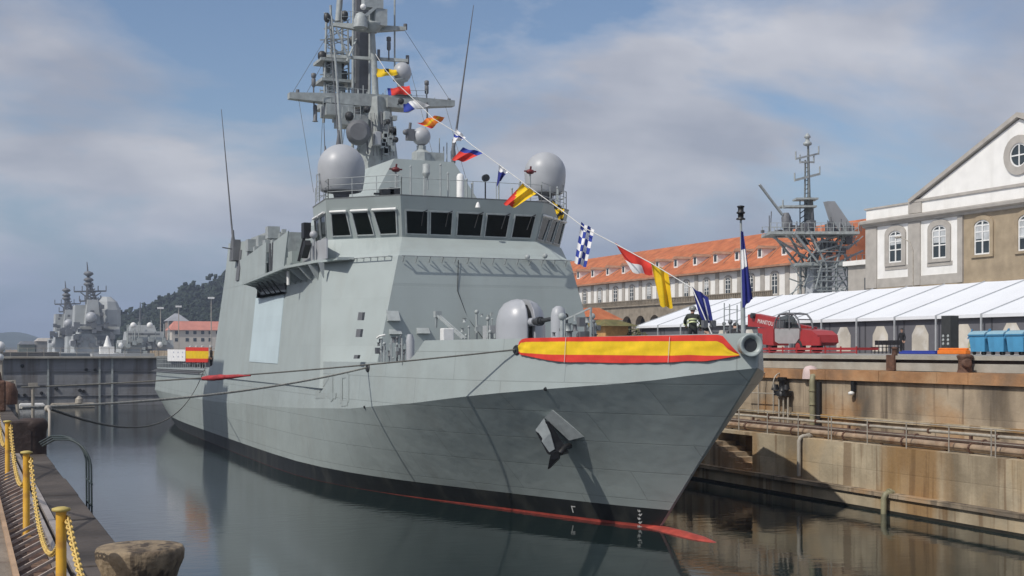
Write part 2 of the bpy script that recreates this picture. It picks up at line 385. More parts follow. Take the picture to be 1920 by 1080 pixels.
for a, b in zip(UL, UL[1:]):
    q = []
    for u in (a, b):
        s1 = -.5 + 94 * u; d = 1.15 if s1 < 15 else .04
        for side in (-1, 1):
            p = hull_pt(u, 2, side); q.append(Vector((p.x - side * .1, p.y, p.z - d)))
    mb.quad(q[0], q[1], q[3], q[2])
mb.build('deck', M['greyd'], SH)
mb = MB(); mb.lathe((XC, Y0 + 1.6, -.44), [(0.02, 0), (.27, .15), (.45, .6), (.55, 1.6), (.58, 3), (.56, 5), (.45, 7), (.2, 9)], 20, axis=(0, 1, 0)); mb.build('bulb', M['redkeel'], SH)

# bull nose at the very bow: a round flanged fairlead set in the bulwark
def V3(w, s, z): return Vector((XC + w, Y0 + s, z))
mb = MB()
c = V3(-.4, -.72, 7.14); ax = Vector((-0.3, -1, 0.03)).normalized()
prof = [(.22, .3), (.225, .1), (.24, .02), (.31, -.05), (.37, -.08), (.395, -.07), (.4, -.03), (.37, .1), (.35, .5)]
a = ax.cross(Vector((0, 0, 1))).normalized(); b = a.cross(ax)
rings = [[c - ax * z + (a * math.cos(6.28318*j/28) + b * math.sin(6.28318*j/28)) * r for j in range(28)] for r, z in prof]
rings = [[c + ax * (-z) + (a * math.cos(6.28318*j/28) + b * math.sin(6.28318*j/28)) * r for j in range(28)] for r, z in prof]
mb.loft(rings, True, False, 0, True)
fl = mb.build('bow_fairlead', M['hull'], SH)
mb = MB(); mb.lathe(c - ax * .1, [(.226, 0), (.226, .05)], 20, axis=ax); mb.build('throat_shade', M['dark'], fl)  # dark disc plugs the hole and stands in for its shade

# superstructure: rings of (half width, s) corners, mirrored
def ringpts(pts, z): return [V3(-w, s, z) for w, s in pts] + [V3(w, s, z) for w, s in reversed(pts)]
mb = MB()
mb.loft([ringpts([(6.4, 23.3), (8.2, 26.83), (8.2, 58)], 5.0), ringpts([(6.1, 23.5), (8.02, 27.27), (8.02, 58)], 6.5), ringpts([(4.8, 24.2), (7.4, 29.3), (7.4, 57.3)], 11.75)], True, True)
mb.build('superstructure', M['grey'], SH)
mb = MB(); mb.loft([ringpts([(4.75 + 2.6 * k / 10, 24.25 + 5.1 * k / 10) for k in range(11)] + [(7.0, 35)], 11.753), ringpts([(3.85 + 3.1 * k / 10, 26.5 + 3.3 * k / 10) for k in range(11)] + [(6.72, 35)], 12.9)]); mb.build('bridge_base', M['grey'], SH)
BR0 = ringpts([(3.8, 26.6), (6.9, 29.9), (6.5, 34.2), (5.0, 36)], 12.902); BR1 = ringpts([(4.1, 26.0), (7.2, 29.3), (6.8, 33.6), (5.3, 35.4)], 15.0)
mb = MB(); mb.loft([BR0, BR1]); BRIDGE = mb.build('bridge', M['grey'], SH)
mb = MB(); mb.loft([[p + Vector((0, 0, .003)) for p in BR1], [p + Vector((0, 0, .07)) + (p - V3(0, 31, p.z)) * .004 for p in BR1]]); mb.build('bridge_roof', M['greyd'], BRIDGE)
mb = MB(); mb.box(V3(-5.2, 36, 11.8), V3(5.2, 42, 14.6)); mb.build('aft_deckhouse', M['grey'], SH)
def bridge_windows(i, fr, blinds=False):
    a0, b0, a1, b1 = BR0[i], BR0[(i + 1) % 8], BR1[i], BR1[(i + 1) % 8]
    nrm = (b0 - a0).cross(a1 - a0).normalized(); cen = V3(0, 31, 14)
    if nrm.dot(a0 - cen) < 0: nrm = -nrm
    def pt(f, g, d=0): return a0.lerp(b0, f).lerp(a1.lerp(b1, f), g) + nrm * d
    for fq in fr:
        f0, f1 = fq[0], fq[1]; t0, t1 = (fq[2], fq[3]) if len(fq) == 4 else (f0, f1)
        ln = (b0 - a0).length; e = .07 / ln; g0, g1 = .1, .64
        out_ = [pt(f0 - e, g0 - .03), pt(f1 + e, g0 - .03), pt(t1 + e, g1 + .03), pt(t0 - e, g1 + .03)]
        inn = [pt(f0, g0), pt(f1, g0), pt(t1, g1), pt(t0, g1)]
        m1 = MB(); m1.ring(out_, inn, nrm * .06); fr_ = m1.build('window', M['fit'], BRIDGE)
        m2 = MB(); m2.quad(*[q + nrm * .012 for q in inn]); m2.build('pane', M['glass'], fr_)
        if blinds:
            m3 = MB(); m3.tube([pt(t0 - e, g1 + .06, .1), pt(t1 + e, g1 + .06, .1)], .07, 8); m3.build('sunshade_roller', M['white'], fr_)
        else:
            m3 = MB(); m3.bar(pt((f0 * .8 + f1 * .2), g1, .09), pt(f0 * .7 + f1 * .3, g0 + .2, .09), .03); m3.bar(pt(f0, g1 + .05, .07), pt(f0 * .8 + f1 * .2, g1, .1), .05); m3.build('wiper', M['dark'], fr_)
# face order: 0 (port? see ringpts): points 0..3 starboard front to aft, 4..7 port aft to front
bridge_windows(7, [(.955 - .13 - .012, .955 - .0), (.605, .80 - .01), (.40, .575), (.235, .39 - .01), (.04, .185)] and [(.04, .185), (.23, .39), (.425, .60), (.645, .795), (.82, .965)])
CW = [(.684, .926, .735, .928), (.375, .59, .44, .646), (.07, .28, .069, .357)]
bridge_windows(0, CW, True)
bridge_windows(6, [(1 - b, 1 - a, 1 - d, 1 - c) for a, b, c, d in CW], True)
bridge_windows(1, [(.08, .45), (.55, .9)], True)
bridge_windows(5, [(.1, .45), (.55, .92)], True)

# bridge-roof deckhouse, radomes, fire-control sphere
mb = MB()
mb.loft([[V3(-3.5, 34, 15.02), V3(4.1, 34, 15.02), V3(4.6, 45, 15.02), V3(-4.2, 45, 15.02)], [V3(-1.65, 34.6, 18.25), V3(2.1, 34.6, 18.25), V3(2.4, 45, 18.6), V3(-2.4, 45, 18.2)]])
mb.build('upper_deckhouse', M['grey'], SH)
def radome(c, r, nm='radome'):
    m1 = MB(); m1.lathe(c, [(r * .84, -r * .98), (r * .9, -r * .9), (r * .97, -r * .5), (r, -r * .1)] + [(r * math.cos(R(a)), r * 1.02 * math.sin(R(a))) for a in range(8, 91, 8)], 36); o = m1.build(nm, M['dome'], SH)
    m2 = MB(); z = c.z - r * .95; m2.lathe((c.x, c.y, z - .3), [(r * .75, .3), (r * .72, .22), (r * .35, .15), (r * .3, -.15), (r * .55, -.2), (r * .55, -.3)], 20); m2.build('pedestal', M['mastd'], o)
    return o
pL = at(640, 316, Y=Y0 + 30.9); radome(pL, 1.3)
pR = at(1022, 325, Y=Y0 + 30.9); radome(pR, 1.22)
c = at(790, 256, Y=Y0 + 35.5); mbs = MB(); mbs.sphere(c, .56, 28, 18); mbs.build('fire_control_sphere', M['dome'], SH)
mb = MB(); mb.lathe((c.x, c.y, 18.25), [(.62, 0), (.6, .55), (.3, .75), (.3, 1.0)], 8, smooth=False); mb.box((c.x + .35, c.y - .3, 18.26), (c.x + 1.35, c.y + .5, 18.86))
mb.build('sensor_pedestal', M['mast'], SH)
mb = MB()
q = at(768, 252, Y=Y0 + 35.4); mb.box(q - Vector((.2, .2, .35)), q + Vector((.25, .2, .3))); mb.sphere(q + Vector((-.3, -.1, .1)), .17, 10, 6); mb.tube([q + Vector((0, 0, .2)), q + Vector((.05, 0, .7))], .09, 8); mb.bar(q, c, .18); mb.build('optical_sight', M['mastd'], SH)

# main mast
SM = 44.0
def onm(px, py, s=SM): return at(px, py, Y=Y0 + s)
mb = MB()
zt = 23.6
mb.loft([[V3(-1.55, SM + .2, 15.03), V3(-.1, SM - 1.9, 15.03), V3(2.1, SM - .5, 15.03), V3(.9, SM + 1.9, 15.03)], [V3(-.85, SM + .15, zt), V3(-.1, SM - 1.0, zt), V3(1.0, SM - .3, zt), V3(.4, SM + .9, zt)]])
MAST = mb.build('mast', M['mast'], SH)
def yard(pa, pb, h=.34, w=.5, thick=None, nm='yard'):
    m1 = MB(); mid = (pa + pb) / 2
    if thick:
        r = lambda p, k: [p + Vector((0, -w/2*k, -h/2*k)), p + Vector((0, w/2*k, -h/2*k)), p + Vector((0, w/2*k, h/2*k)), p + Vector((0, -w/2*k, h/2*k))]
        m1.loft([r(pa, 1), r(mid.lerp(pa, .2) + Vector((0, 0, -.12)), thick), r(mid.lerp(pb, .2) + Vector((0, 0, -.12)), thick), r(pb, 1)])
    else: m1.bar(pa, pb, w, h)
    return m1.build(nm, M['mast'], MAST)
yard(onm(541, 180), onm(850, 195), .38, .6, 2.1)
yard(onm(612, 105, 45.5), onm(765, 114, SM - .3), .2, .22)
yard(onm(625, 46, 45.5), onm(760, 54, SM - .3), .22, .3, 1.9)
# slim upper pole and the tall dark column behind
mb = MB(); mb.tube([onm(704, 190), onm(702, 130), onm(698, 60), onm(697, -40)], .24, 10, r2=.14); mb.lathe(onm(698, 62), [(.3, 0), (.75, .5), (.75, .62), (.3, .7)], 12); mb.build('upper_pole', M['mast'], MAST)
S2 = 47.0
p0, p1 = onm(676, 200, S2), onm(678, -60, S2)
mb = MB(); mb.loft([[p0 + Vector((x * 1.05, y * .55, -1)) for x, y in ((-.5, -1), (.5, -1), (.5, 1), (-.5, 1))], [p1 + Vector((x * .95, y * .5, 0)) for x, y in ((-.5, -1), (.5, -1), (.5, 1), (-.5, 1))]])
mb.build('column', M['mastd'], MAST)
mb = MB(); mb.tube([onm(661, 290, S2 - .8), onm(663, -40, S2 - .8)], .1, 8); mb.tube([onm(693, 190, S2 - .8), onm(694, -40, S2 - .8)], .09, 8); mb.build('column_pipe', M['fit'], MAST)
# lattice on the left of the column
mb = MB()
legs = [(607, 612, 200, 40), (645, 641, 200, 30), (625, 620, 200, 10)]
for i, (xa, xb, ya, yb) in enumerate(legs): mb.tube([onm(xa, ya + 30, S2 + (1.5 if i == 1 else 0)), onm(xb, yb, S2 + (1.5 if i == 1 else 0))], .085, 6)
for k in range(7):
    y = 210 - k * 26
    mb.bar(onm(608, y, S2), onm(645, y - 8, S2 + 1.4), .09); mb.bar(onm(608 if k % 2 else 645, y, S2 + (0 if k % 2 else 1.4)), onm(645 if k % 2 else 608, y - 30, S2 + (1.4 if k % 2 else 0)), .07)
mb.build('lattice', M['fit'], MAST)
mb = MB()
for (xa, ya, xb, yb) in ((604, 190, 636, 210), (602, 112, 640, 120), (604, 150, 655, 158)):
    p, q = onm(xa, ya, S2 - .5), onm(xb, yb, S2 + 1.6); mb.box(p, q + Vector((0, 0, -.12)))
p = onm(625, 120, S2 + .3); mb.box(p + Vector((-.3, -.3, -1)), p + Vector((.5, .3, .6)))
for px, py, w, h in ((614, 130, .5, 1.6), (621, 165, .45, 1.2), (636, 150, .5, .9), (640, 175, .4, .8)):
    p = onm(px, py, S2 + .6); mb.box(p + Vector((-w/2, -.3, -h/2)), p + Vector((w/2, .3, h/2)))
mb.build('equipment_platform', M['mast'], MAST)
mb = MB()
for px, py, r in ((604, 106, .3), (646, 30, .25), (613, 34, .22), (660, 78, .2)): mb.lathe(onm(px, py, S2), [(r * .5, -.3), (r, -.1), (r, .2), (r * .5, .35)], 10)
for px, py in ((620, 118), (636, 118), (628, 140), (642, 142)): p = onm(px, py, S2 + .2); mb.box(p - Vector((.28, .2, .3)), p + Vector((.28, .2, .3)))
mb.build('aerial_cluster', M['dark'], MAST)
# thick inclined pole at the very left of the lattice, runs out of the picture
mb = MB(); mb.tube([onm(640, 272, 40), onm(632, 150, 40), onm(622, 30, 40)], .12, 8, r2=.05); mb.tube([onm(634, 40, S2 + 1), onm(641, -50, S2 + 1)], .22, 8); mb.build('pole_aerial', M['fit'], MAST)
# platforms, floodlights, boxes, ladder on the mast tower
mb = MB()
mb.box(onm(640, 230, SM - 1) + Vector((0, 0, -.1)), onm(676, 224, SM + .8)); mb.bar(onm(640, 232), onm(690, 268), .12); mb.bar(onm(660, 232), onm(682, 290), .12)
mb.box(onm(612, 214, SM - .6), onm(650, 205, SM + 1)); mb.box(onm(727, 200, SM - 1), onm(765, 194, SM + .6))
mb.build('mast_platform', M['mast'], MAST)
mb = MB(); p = onm(681, 246, SM - 2.6); mb.lathe(p + Vector((0, 1.2, 0)), [(.75, 0), (.8, -.8), (.55, -1.0)], 18, axis=(.25, 1, 0)); mb.build('searchlight', M['mastd'], MAST)
mb = MB(); p = onm(709, 259, SM - 2.2); mb.box(p + Vector((-.2, 0, -.44)), p + Vector((.2, .5, .44))); mb.build('equipment_cabinet', M['dome'], MAST, bevel=.04)
mb = MB()
for k in range(16):
    z = 16 + k * .42; f = (z - 15) / 8.6; y = Y0 + SM - 1.72 + .85 * f; mb.bar((XC + .15, y, z), (XC + .75, y, z), .05)
for x in (.15, .75): mb.bar((XC + x, Y0 + SM - 1.72, 15.2), (XC + x, Y0 + SM - .98, 22.6), .05)
mb.build('ladder', M['fit'], MAST)
rr = random.Random(3); mb = MB()
for k in range(14):
    px, py = rr.uniform(716, 742), rr.uniform(215, 285); p = onm(px, py, SM - 1.5); h = rr.uniform(.12, .3); mb.box(p + Vector((-.14, -.25, -h)), p + Vector((.14, .2, h)))
mb.build('cable_box', M['fit'], MAST)
def rod(px, py0, py1, s, r=.05, blob=True, nm='aerial'):
    m1 = MB(); a, b = onm(px, py0, s), onm(px, py1, s); m1.tube([a, b], r, 6)
    if blob:
        m1.lathe(b - Vector((0, 0, .9)), [(r, 0), (.14, .1), (.14, .55), (.09, .6), (.16, .65), (.16, .9), (.05, .95)], 8)
    m1.build(nm, M['mastd'], MAST)
rod(588, 185, 138, SM); rod(800, 205, 152, SM); rod(729, 112, 70, SM); rod(801, 222, 192, SM - .5, .06, False); rod(764, 120, 104, SM, .12, False); rod(760, 56, 45, SM, .13, False); rod(558, 180, 168, SM, .12, False); rod(842, 195, 185, SM, .12, False); rod(710, 113, 93, SM, .1, False)
p, q = onm(588, 185), onm(591, 228); mb = MB(); mb.tube([p, q], .05, 6); mb.lathe(q, [(.2, 0), (.13, .1), (.14, 1.0), (.06, 1.1)], 8); mb.build('aerial', M['mastd'], MAST)
mb = MB(); mb.tube([onm(740, 130, SM), onm(740, -40, SM)], .06, 6); mb.build('aerial', M['mast'], MAST)
# radar bits on the upper yards
mb = MB(); p = onm(754, 136, SM - .3); mb.sphere(p, .62, 20, 12, 0, (1, 1, 1.1)); mb.build('small_radome', M['dome'], MAST)
mb = MB(); mb.lathe(onm(751, 180, SM - .3), [(.75, 0), (.75, .1), (.2, .14), (.25, .9), (.5, 1.0), (.5, 1.1)], 14); mb.build('radome_bracket', M['mast'], MAST)
mb = MB(); p = onm(711, 38, SM - .3); mb.box(p + Vector((-.35, -.35, -.4)), p + Vector((.45, .4, .7))); p = onm(676, 35, SM - .5); mb.lathe(p + Vector((0, 0, -.6)), [(.5, 0), (.45, .5), (.3, .9), (.12, 1.0)], 12); p = onm(700, 8, SM - .4); mb.box(p + Vector((-.7, -.3, -.3)), p + Vector((.6, .4, .6))); mb.bar(onm(685, 30, SM - .6), onm(706, 12, SM - .6), .2)
mb.build('navigation_radar', M['fit'], MAST)
mb = MB(); p = onm(681, 13, SM - .6); mb.sphere(p, .2, 12, 8); mb.build('satellite_dome', M['white'], MAST)
mb = MB(); mb.bar(onm(650, 115, SM), onm(672, 66, S2), .1); mb.bar(onm(630, 52, SM), onm(655, 112, SM), .1); mb.bar(onm(660, 300, SM), onm(686, 250, SM), .14); mb.bar(onm(664, 265, SM-1), onm(640, 205, SM), .1)
mb.build('stay', M['fit'], MAST)

mb = MB()
for (a_, b_, s_) in (((606, 196), (601, 300), SM), ((560, 186), (588, 360), SM - 6), ((835, 198), (878, 350), SM - 8), ((765, 114), (812, 292), SM - 4), ((625, 48), (545, 180), SM), ((757, 54), (846, 192), SM), ((612, 106), (572, 180), SM), ((652, 196), (640, 292), SM)):
    mb.tube([onm(a_[0], a_[1], SM), onm(b_[0], b_[1], s_)], .014, 4)
mb.build('halyard', M['rope'], MAST)
mb = MB()
for k in range(9):
    y = 195 - k * 18; mb.bar(onm(612 - k * .0, y, S2 - .2), onm(655, y - 14, S2 + .2), .06); mb.bar(onm(655, y, S2 + .2), onm(614, y - 16, S2 - .2), .06)
mb.bar(onm(655, 205, S2), onm(652, 40, S2), .1); mb.bar(onm(616, 205, S2 + .8), onm(622, 40, S2 + .8), .1)
for y in (170, 140, 100, 75): mb.bar(onm(600, y, S2), onm(660, y - 3, S2), .07)
mb.build('brace_frame', M['fit'], MAST)
mb = MB()
for px0, px1, y0, y1, s_ in ((612, 690, 181, 190, SM - .3), (722, 800, 190, 191, SM - .3), (606, 650, 204, 203, SM - .5), (642, 676, 222, 221, SM - 1), (640, 690, 42, 44, SM)):
    a, b = onm(px0, y0, s_), onm(px1, y1, s_); n_ = max(3, round((b - a).length / .7))
    for i in range(n_ + 1): p = a.lerp(b, i / n_); mb.tube([p, p + Vector((0, 0, .75))], .022, 4)
    for h in (.4, .75): mb.bar(a + Vector((0, 0, h)), b + Vector((0, 0, h)), .025)
mb.build('yard_rail', M['fit'], MAST)
mb = MB()
for px in (700, 707, 722, 731, 738):
    mb.tube([onm(px, 292, SM - 1.7), onm(px - 2, 250, SM - 1.6), onm(px - 5, 212, SM - 1.1)], .03, 4)
mb.tube([onm(690, 288, SM - 1.9), onm(686, 232, SM - 1.5)], .06, 5); mb.tube([onm(716, 300, SM - 1.8), onm(715, 210, SM - 1.2)], .05, 5)
mb.build('cable_run', M['mastd'], MAST)
mb = MB()
for px, py, r_ in ((655, 218, .28), (661, 240, .2), (688, 205, .22), (735, 244, .2), (742, 262, .18), (728, 228, .16), (752, 190, .2)):
    p = onm(px, py, SM - 1.7); mb.lathe(p, [(r_ * .6, -r_), (r_, -r_ * .5), (r_, r_ * .6), (r_ * .4, r_)], 10, axis=(-.3, -1, .1)); mb.bar(p, p + Vector((0, .8, -.1)), .06)
mb.build('mast_lamp', M['dark'], MAST)
mb = MB()
for px, y0, y1 in ((672, 186, 168), (681, 188, 160), (688, 188, 172), (718, 190, 174), (768, 192, 178), (815, 193, 183), (600, 181, 166), (640, 183, 171)): mb.tube([onm(px, y0, SM), onm(px, y1, SM)], .03, 4)
mb.build('short_aerial', M['fit'], MAST)
# whip aerials
def whip(p0, p1, r0=.07, r1=.02, nm='whip_aerial'):
    m1 = MB(); m1.tube([p0, p0.lerp(p1, .5), p1], r0, 6, r2=r1); m1.lathe(p0 - Vector((0, 0, .1)), [(.14, -.6), (.17, 0), (.1, .5), (r0, .9)], 8); return m1.build(nm, M['mastd'], SH)
whip(at(437, 452, X=18), at(415, 205, X=17.3)); whip(at(850, 285, Y=Y0 + 37), at(888, 10, Y=Y0 + 36), .08); whip(at(635, 268, Y=Y0 + 39), at(617, 40, Y=Y0 + 40), .05, .02)
whip(at(610, 300, Y=Y0 + 34), at(606, 200, Y=Y0 + 34), .03, .015)

# railings round the bridge roof: stanchions as one part each side, rails another
def railing(pts, h=1.0, n=3, step=1.1, nm='railing', mat=None, par=None, r=.025):
    m1 = MB()
    for a, b in zip(pts, pts[1:]):
        L = (b - a).length; k = max(1, round(L / step))
        for i in range(k + 1):
            p = a.lerp(b, i / k); m1.tube([p, p + Vector((0, 0, h))], r, 5)
        for j in range(1, n + 1): m1.tube([a + Vector((0, 0, h * j / n)), b + Vector((0, 0, h * j / n))], r * .7, 5)
    return m1.build(nm, mat or M['fit'], par or SH)
RP = [p + Vector((0, 0, .07)) + (V3(0, 31, p.z) - p) * .02 for p in BR1]
railing([RP[0], RP[1], RP[2]], 1.05, 3, 1.3); railing([RP[5], RP[6], RP[7]], 1.05, 3, 1.3); railing([RP[7], RP[0]], .9, 1, 1.25)
# cage masts at the roof corners
for cpt in (RP[1] + Vector((.1, 1.6, 0)), RP[6] + Vector((-.1, .9, 0))):
    m1 = MB()
    for dx in (-.25, .25):
        for dy in (-.25, .25): m1.tube([cpt + Vector((dx, dy, 0)), cpt + Vector((dx, dy, 1.5))], .03, 5)
    for z in (.3, .7, 1.1, 1.5): m1.bar(cpt + Vector((-.25, -.25, z)), cpt + Vector((.25, -.25, z)), .03); m1.bar(cpt + Vector((-.25, -.25, z)), cpt + Vector((-.25, .25, z)), .03); m1.bar(cpt + Vector((.25, -.25, z)), cpt + Vector((.25, .25, z)), .03)
    m1.build('lamp_cage', M['fit'], SH)
# roof furniture
def roofp(px, Yoff, z=15.08): q = at(px, 300, Y=Y0 + Yoff); q.z = z; return q
for px, so_ in ((742, 27.5), (994, 27.5)):
    p = roofp(px, so_); top = at(px, 318 if px < 900 else 322, Y=Y0 + so_)
    m1 = MB(); m1.tube([p, top], .05, 6); o = m1.build('signal_lamp', M['fit'], SH)
    m2 = MB(); m2.sphere(top, .2, 10, 8, 0, (1.25, 1, .7)); m2.bar(top - Vector((.35, 0, -.02)), top + Vector((.35, 0, .02)), .1, .07); m2.bar(top, top + Vector((.05, 0, .3)), .08); m2.build('lamp_head', M['lampred'], o)
mb = MB(); p = roofp(863, 27.4); mb.lathe(p, [(.22, 0), (.2, .2), (.2, 1.3), (.14, 1.42), (.04, 1.46)], 14); mb.build('compass_pillar', M['white'], SH)
mb = MB(); p = roofp(799, 27.6); mb.tube([p - Vector((.1, 0, 0)), p + Vector((-.1, 0, 1.3))], .06, 8); mb.tube([p + Vector((.08, 0, .5)), p + Vector((.08, 0, 1.4))], .05, 8); mb.lathe(p + Vector((0, 0, 1.35)), [(.1, -.2), (.22, 0), (.22, .1), (.19, .12), (.19, .52), (.03, .56)], 12); mb.build('sighting_post', M['fit'], SH)
mb = MB()
for px, s_, h in ((745, 28, 1.2), (770, 29, 1.9), (826, 29, 2.1), (840, 28, 1.5), (875, 28.5, 1.3), (885, 28.6, 1.1), (935, 27.5, 1.2), (960, 29, 1.0), (975, 29, 1.4), (1045, 29, 1.2)):
    p = roofp(px, s_); mb.tube([p, p + Vector((0, 0, h))], .045, 6); mb.sphere(p + Vector((0, 0, h)), .07, 6, 5)
mb.build('roof_post', M['fit'], SH)
mb = MB(); p = roofp(910, 28.2); mb.tube([p, p + Vector((0, 0, 1.25))], .04, 6); mb.lathe(p + Vector((0, -.05, 1.4)), [(.2, -.12), (.2, .12)], 12, axis=(0, 1, 0)); mb.build('round_target', M['dark'], SH)
mb = MB(); p = roofp(725, 27.2); mb.box(p - Vector((.35, .2, 0)), p + Vector((.35, .2, .35))); mb.bar(p + Vector((-.7, 0, .1)), p + Vector((.7, 0, .15)), .1); p = roofp(738, 27.2); mb.box(p - Vector((.25, .2, 0)), p + Vector((.3, .2, .45))); mb.build('machine_gun_mount', M['dark'], SH)
mb = MB(); p = at(896, 384, Y=Y0 + 25.75); mb.lathe(p - Vector((0, 0, .15)), [(.15, 0), (.12, .12), (.07, .25), (.02, .3)], 10); mb.build('ship_bell', M['white'], SH)
mb = MB()
for px in (824, 832, 838, 846):
    p = at(px, 302, Y=Y0 + 35.5); p.z = 18.3; mb.tube([p, p + Vector((0, 0, .5 + (px % 5) * .25))], .035, 5)
mb.build('roof_aerial', M['fit'], SH)

# boxes and fold line on the front face; hand rail with brackets along the fold
def front(px, py): # point on the front face
    p = at(px, py, Y=Y0 + 23.9); return p
FN = Vector((0, -1, .13)).normalized()
for px, py, w, h, d in ((735, 592, .62, .62, .42), (738, 620, .62, .46, .42), (790, 618, .66, .5, .42)):
    p = front(px, py); m1 = MB()
    ub = Vector((0, .13, 1)).normalized()
    q = [p + Vector((x * w / 2, 0, 0)) + ub * z for x, z in ((-1, h / 2), (1, h / 2), (1, -h / 2), (-1, -h / 2))]
    o_ = [q[0] + FN * .06, q[1] + FN * .06, q[2] + FN * d, q[3] + FN * d]
    i_ = [x - FN * .15 for x in q]
    m1.add(i_ + o_, [(0, 1, 2, 3), (4, 5, 6, 7), (0, 1, 5, 4), (1, 2, 6, 5), (2, 3, 7, 6), (3, 0, 4, 7)]); m1.build('vent_cowl', M['fit'], SH)
mb = MB()
a, b = V3(-4.75, 24.1, 11.72), V3(4.75, 24.1, 11.72)
for i in range(14):
    p = a.lerp(b, (i + .2) / 13.6); mb.bar(p, p + Vector((0, -.28, -.02)), .05); mb.bar(p + Vector((0, 0, -.3)), p + Vector((0, -.26, -.02)), .04)
mb.tube([a + Vector((0, -.28, 0)), b + Vector((0, -.28, 0))], .03, 6)
a2, b2 = V3(-5.0, 24.6, 11.72), V3(-6.3, 27.15, 11.72)
nn = Vector((-.9, -.44, 0))
for i in range(6): p = a2.lerp(b2, i / 5.6); mb.bar(p, p + nn * .28, .05)
mb.tube([a2 + nn * .28, b2 + nn * .28], .03, 6)
mb.build('hand_rail', M['fit'], SH)
mb = MB(); mb.tube([V3(-1.6, 24.1, 11.6), V3(-1.7, 23.95, 10), V3(-1.2, 23.8, 8.6), V3(-.3, 23.6, 7.4)], .02, 5); mb.build('hose', M['dark'], SH)
for px, py in ((989, 482), (1022, 480)):
    p = at(px, py, Y=Y0 + 24.0); m1 = MB(); m1.sphere(p, .14, 10, 8); m1.bar(p, p + Vector((0, .3, 0)), .06); m1.build('flood_lamp', M['fit'], SH)

# starboard bridge-wing gallery: slab, brackets, bulwark panels, recess, shutter
def side_w(z): return -(8.02 + (7.4 - 8.02) * (z - 6.5) / 5.25)
mb = MB()
wo = -8.75
pts = [V3(-6.3, 27.0, 11.66), V3(-7.8, 29.0, 11.60), V3(wo, 32.5, 11.46), V3(wo, 43.8, 11.08), V3(-7.2, 43.8, 11.08), V3(-7.2, 27, 11.64)]
mb.prism(pts, (0, 0, .14)); GAL = mb.build('bridge_wing_gallery', M['grey'], SH)
mb = MB()
for i in range(13):
    s = 28.4 + i * 1.25; zg = 11.6 - (s - 28.2) * .0333 - .01; w2 = -7.8 - min(1, max(0, (s - 28.2) / 4.3)) * .85; mb.prism([V3(w2 - .0, s, zg), V3(side_w(10.6) + .02, s, zg), V3(side_w(10.5) + .02, s, 10.75), V3(w2 * .3 + side_w(10.8) * .7, s, 10.85)], (0, .06, 0))
mb.build('bracket', M['fit'], GAL)
mb = MB(); mb.box(V3(-7.85, 36.9, 10.28), V3(-7.2, 43.9, 10.38)); mb.box(V3(-7.8, 43.8, 10.38), V3(-7.3, 43.9, 11.07))
for k in range(5): mb.bar(V3(-7.7, 37.6 + k * 1.3, 10.38), V3(-8.3, 37.6 + k * 1.3, 11.1), .06); mb.build('shutter_housing', M['fit'], GAL)
mb = MB(); mb.box(V3(-7.62, 36.9, 10.39), V3(-7.2, 43.79, 11.07)); mb.build('recess_shade', M['dark'], GAL)  # solid dark block on the wall imitates the shade inside a recess
mb = MB(); mb.tube([V3(-8.3, 33.2, 11.38), V3(-8.3, 33.2, 10.6)], .1, 8); mb.build('downpipe', M['white'], GAL)
mb = MB(); mb.prism([V3(wo, 37.2, 11.45), V3(wo, 43.8, 11.22), V3(wo + .12, 45.3, 12.75), V3(wo + .1, 43.4, 12.8), V3(wo + .08, 37.2, 13.3)], (.06, 0, 0)); mb.build('bulwark_panel', M['grey'], GAL)
mb = MB(); mb.prism([V3(wo + .05, 32.6, 11.6), V3(wo + .05, 35.4, 11.5), V3(wo + .1, 35.4, 13.15), V3(wo + .1, 31.8, 13.5)], (.06, 0, 0)); mb.build('bulwark_panel', M['grey'], GAL)
mb = MB()
for s in (35.6, 36.2, 36.9): mb.box(V3(wo + .2, s, 11.5), V3(wo + .3, s + .1, 13.2))
mb.box(V3(wo + .5, 35.4, 11.7), V3(wo + .6, 37.2, 13.2)); mb.build('gate_post', M['mastd'], GAL)
rr = random.Random(5); mb = MB()
for k in range(16):
    p = V3(-7.9 + rr.uniform(0, .8), rr.uniform(38, 46), rr.uniform(12.9, 14.1)); h = rr.uniform(.12, .4); mb.box(p - Vector((h, h, h)), p + Vector((h, h, h)))
mb.build('deck_gear', M['fit'], GAL)
mb = MB(); p = at(574, 430, X=XC - 7.6); mb.box(p - Vector((.2, .3, .5)), p + Vector((.2, .3, .35))); mb.bar(p, at(560, 490, X=XC - 8), .16); mb.bar(at(577, 455, X=XC - 8), at(570, 480, X=XC - 8), .35); mb.build('bracket_lamp', M['black'], GAL)
mb = MB(); p = at(588, 440, X=XC - 7.6); mb.sphere(p, .22, 14, 10); mb.tube([p, p - Vector((0, 0, 2))], .06, 8); mb.build('wing_searchlight', M['dome'], GAL)
mb = MB(); mb.box(V3(-7.45, 28.2, 11.78), V3(-7.38, 30.4, 12.85)); mb.box(V3(-7.3, 31.0, 11.78), V3(-7.0, 34, 12.88)); mb.build('wing_door', M['dome'], GAL)
mb = MB()
def sidepan(px0, py0, px1, py1, px2, py2, px3, py3, name, mat, off, par):
    q = []
    for px, py in ((px0, py0), (px1, py1), (px2, py2), (px3, py3)):
        w = -7.7
        for _ in range(6): p = at(px, py, X=XC + w - off); w = side_w(p.z)
        q.append(p)
    m1 = MB(); m1.prism(q, (.12, 0, 0)); return m1.build(name, mat, par)
SHUT = sidepan(480, 553, 533, 548, 520, 682, 467, 678, 'boat_bay_shutter', M['doorblue'], .03, SH)
sidepan(478, 549, 535, 543, 534.5, 548, 479, 553, 'shutter_sill', M['fit'], .09, SHUT)
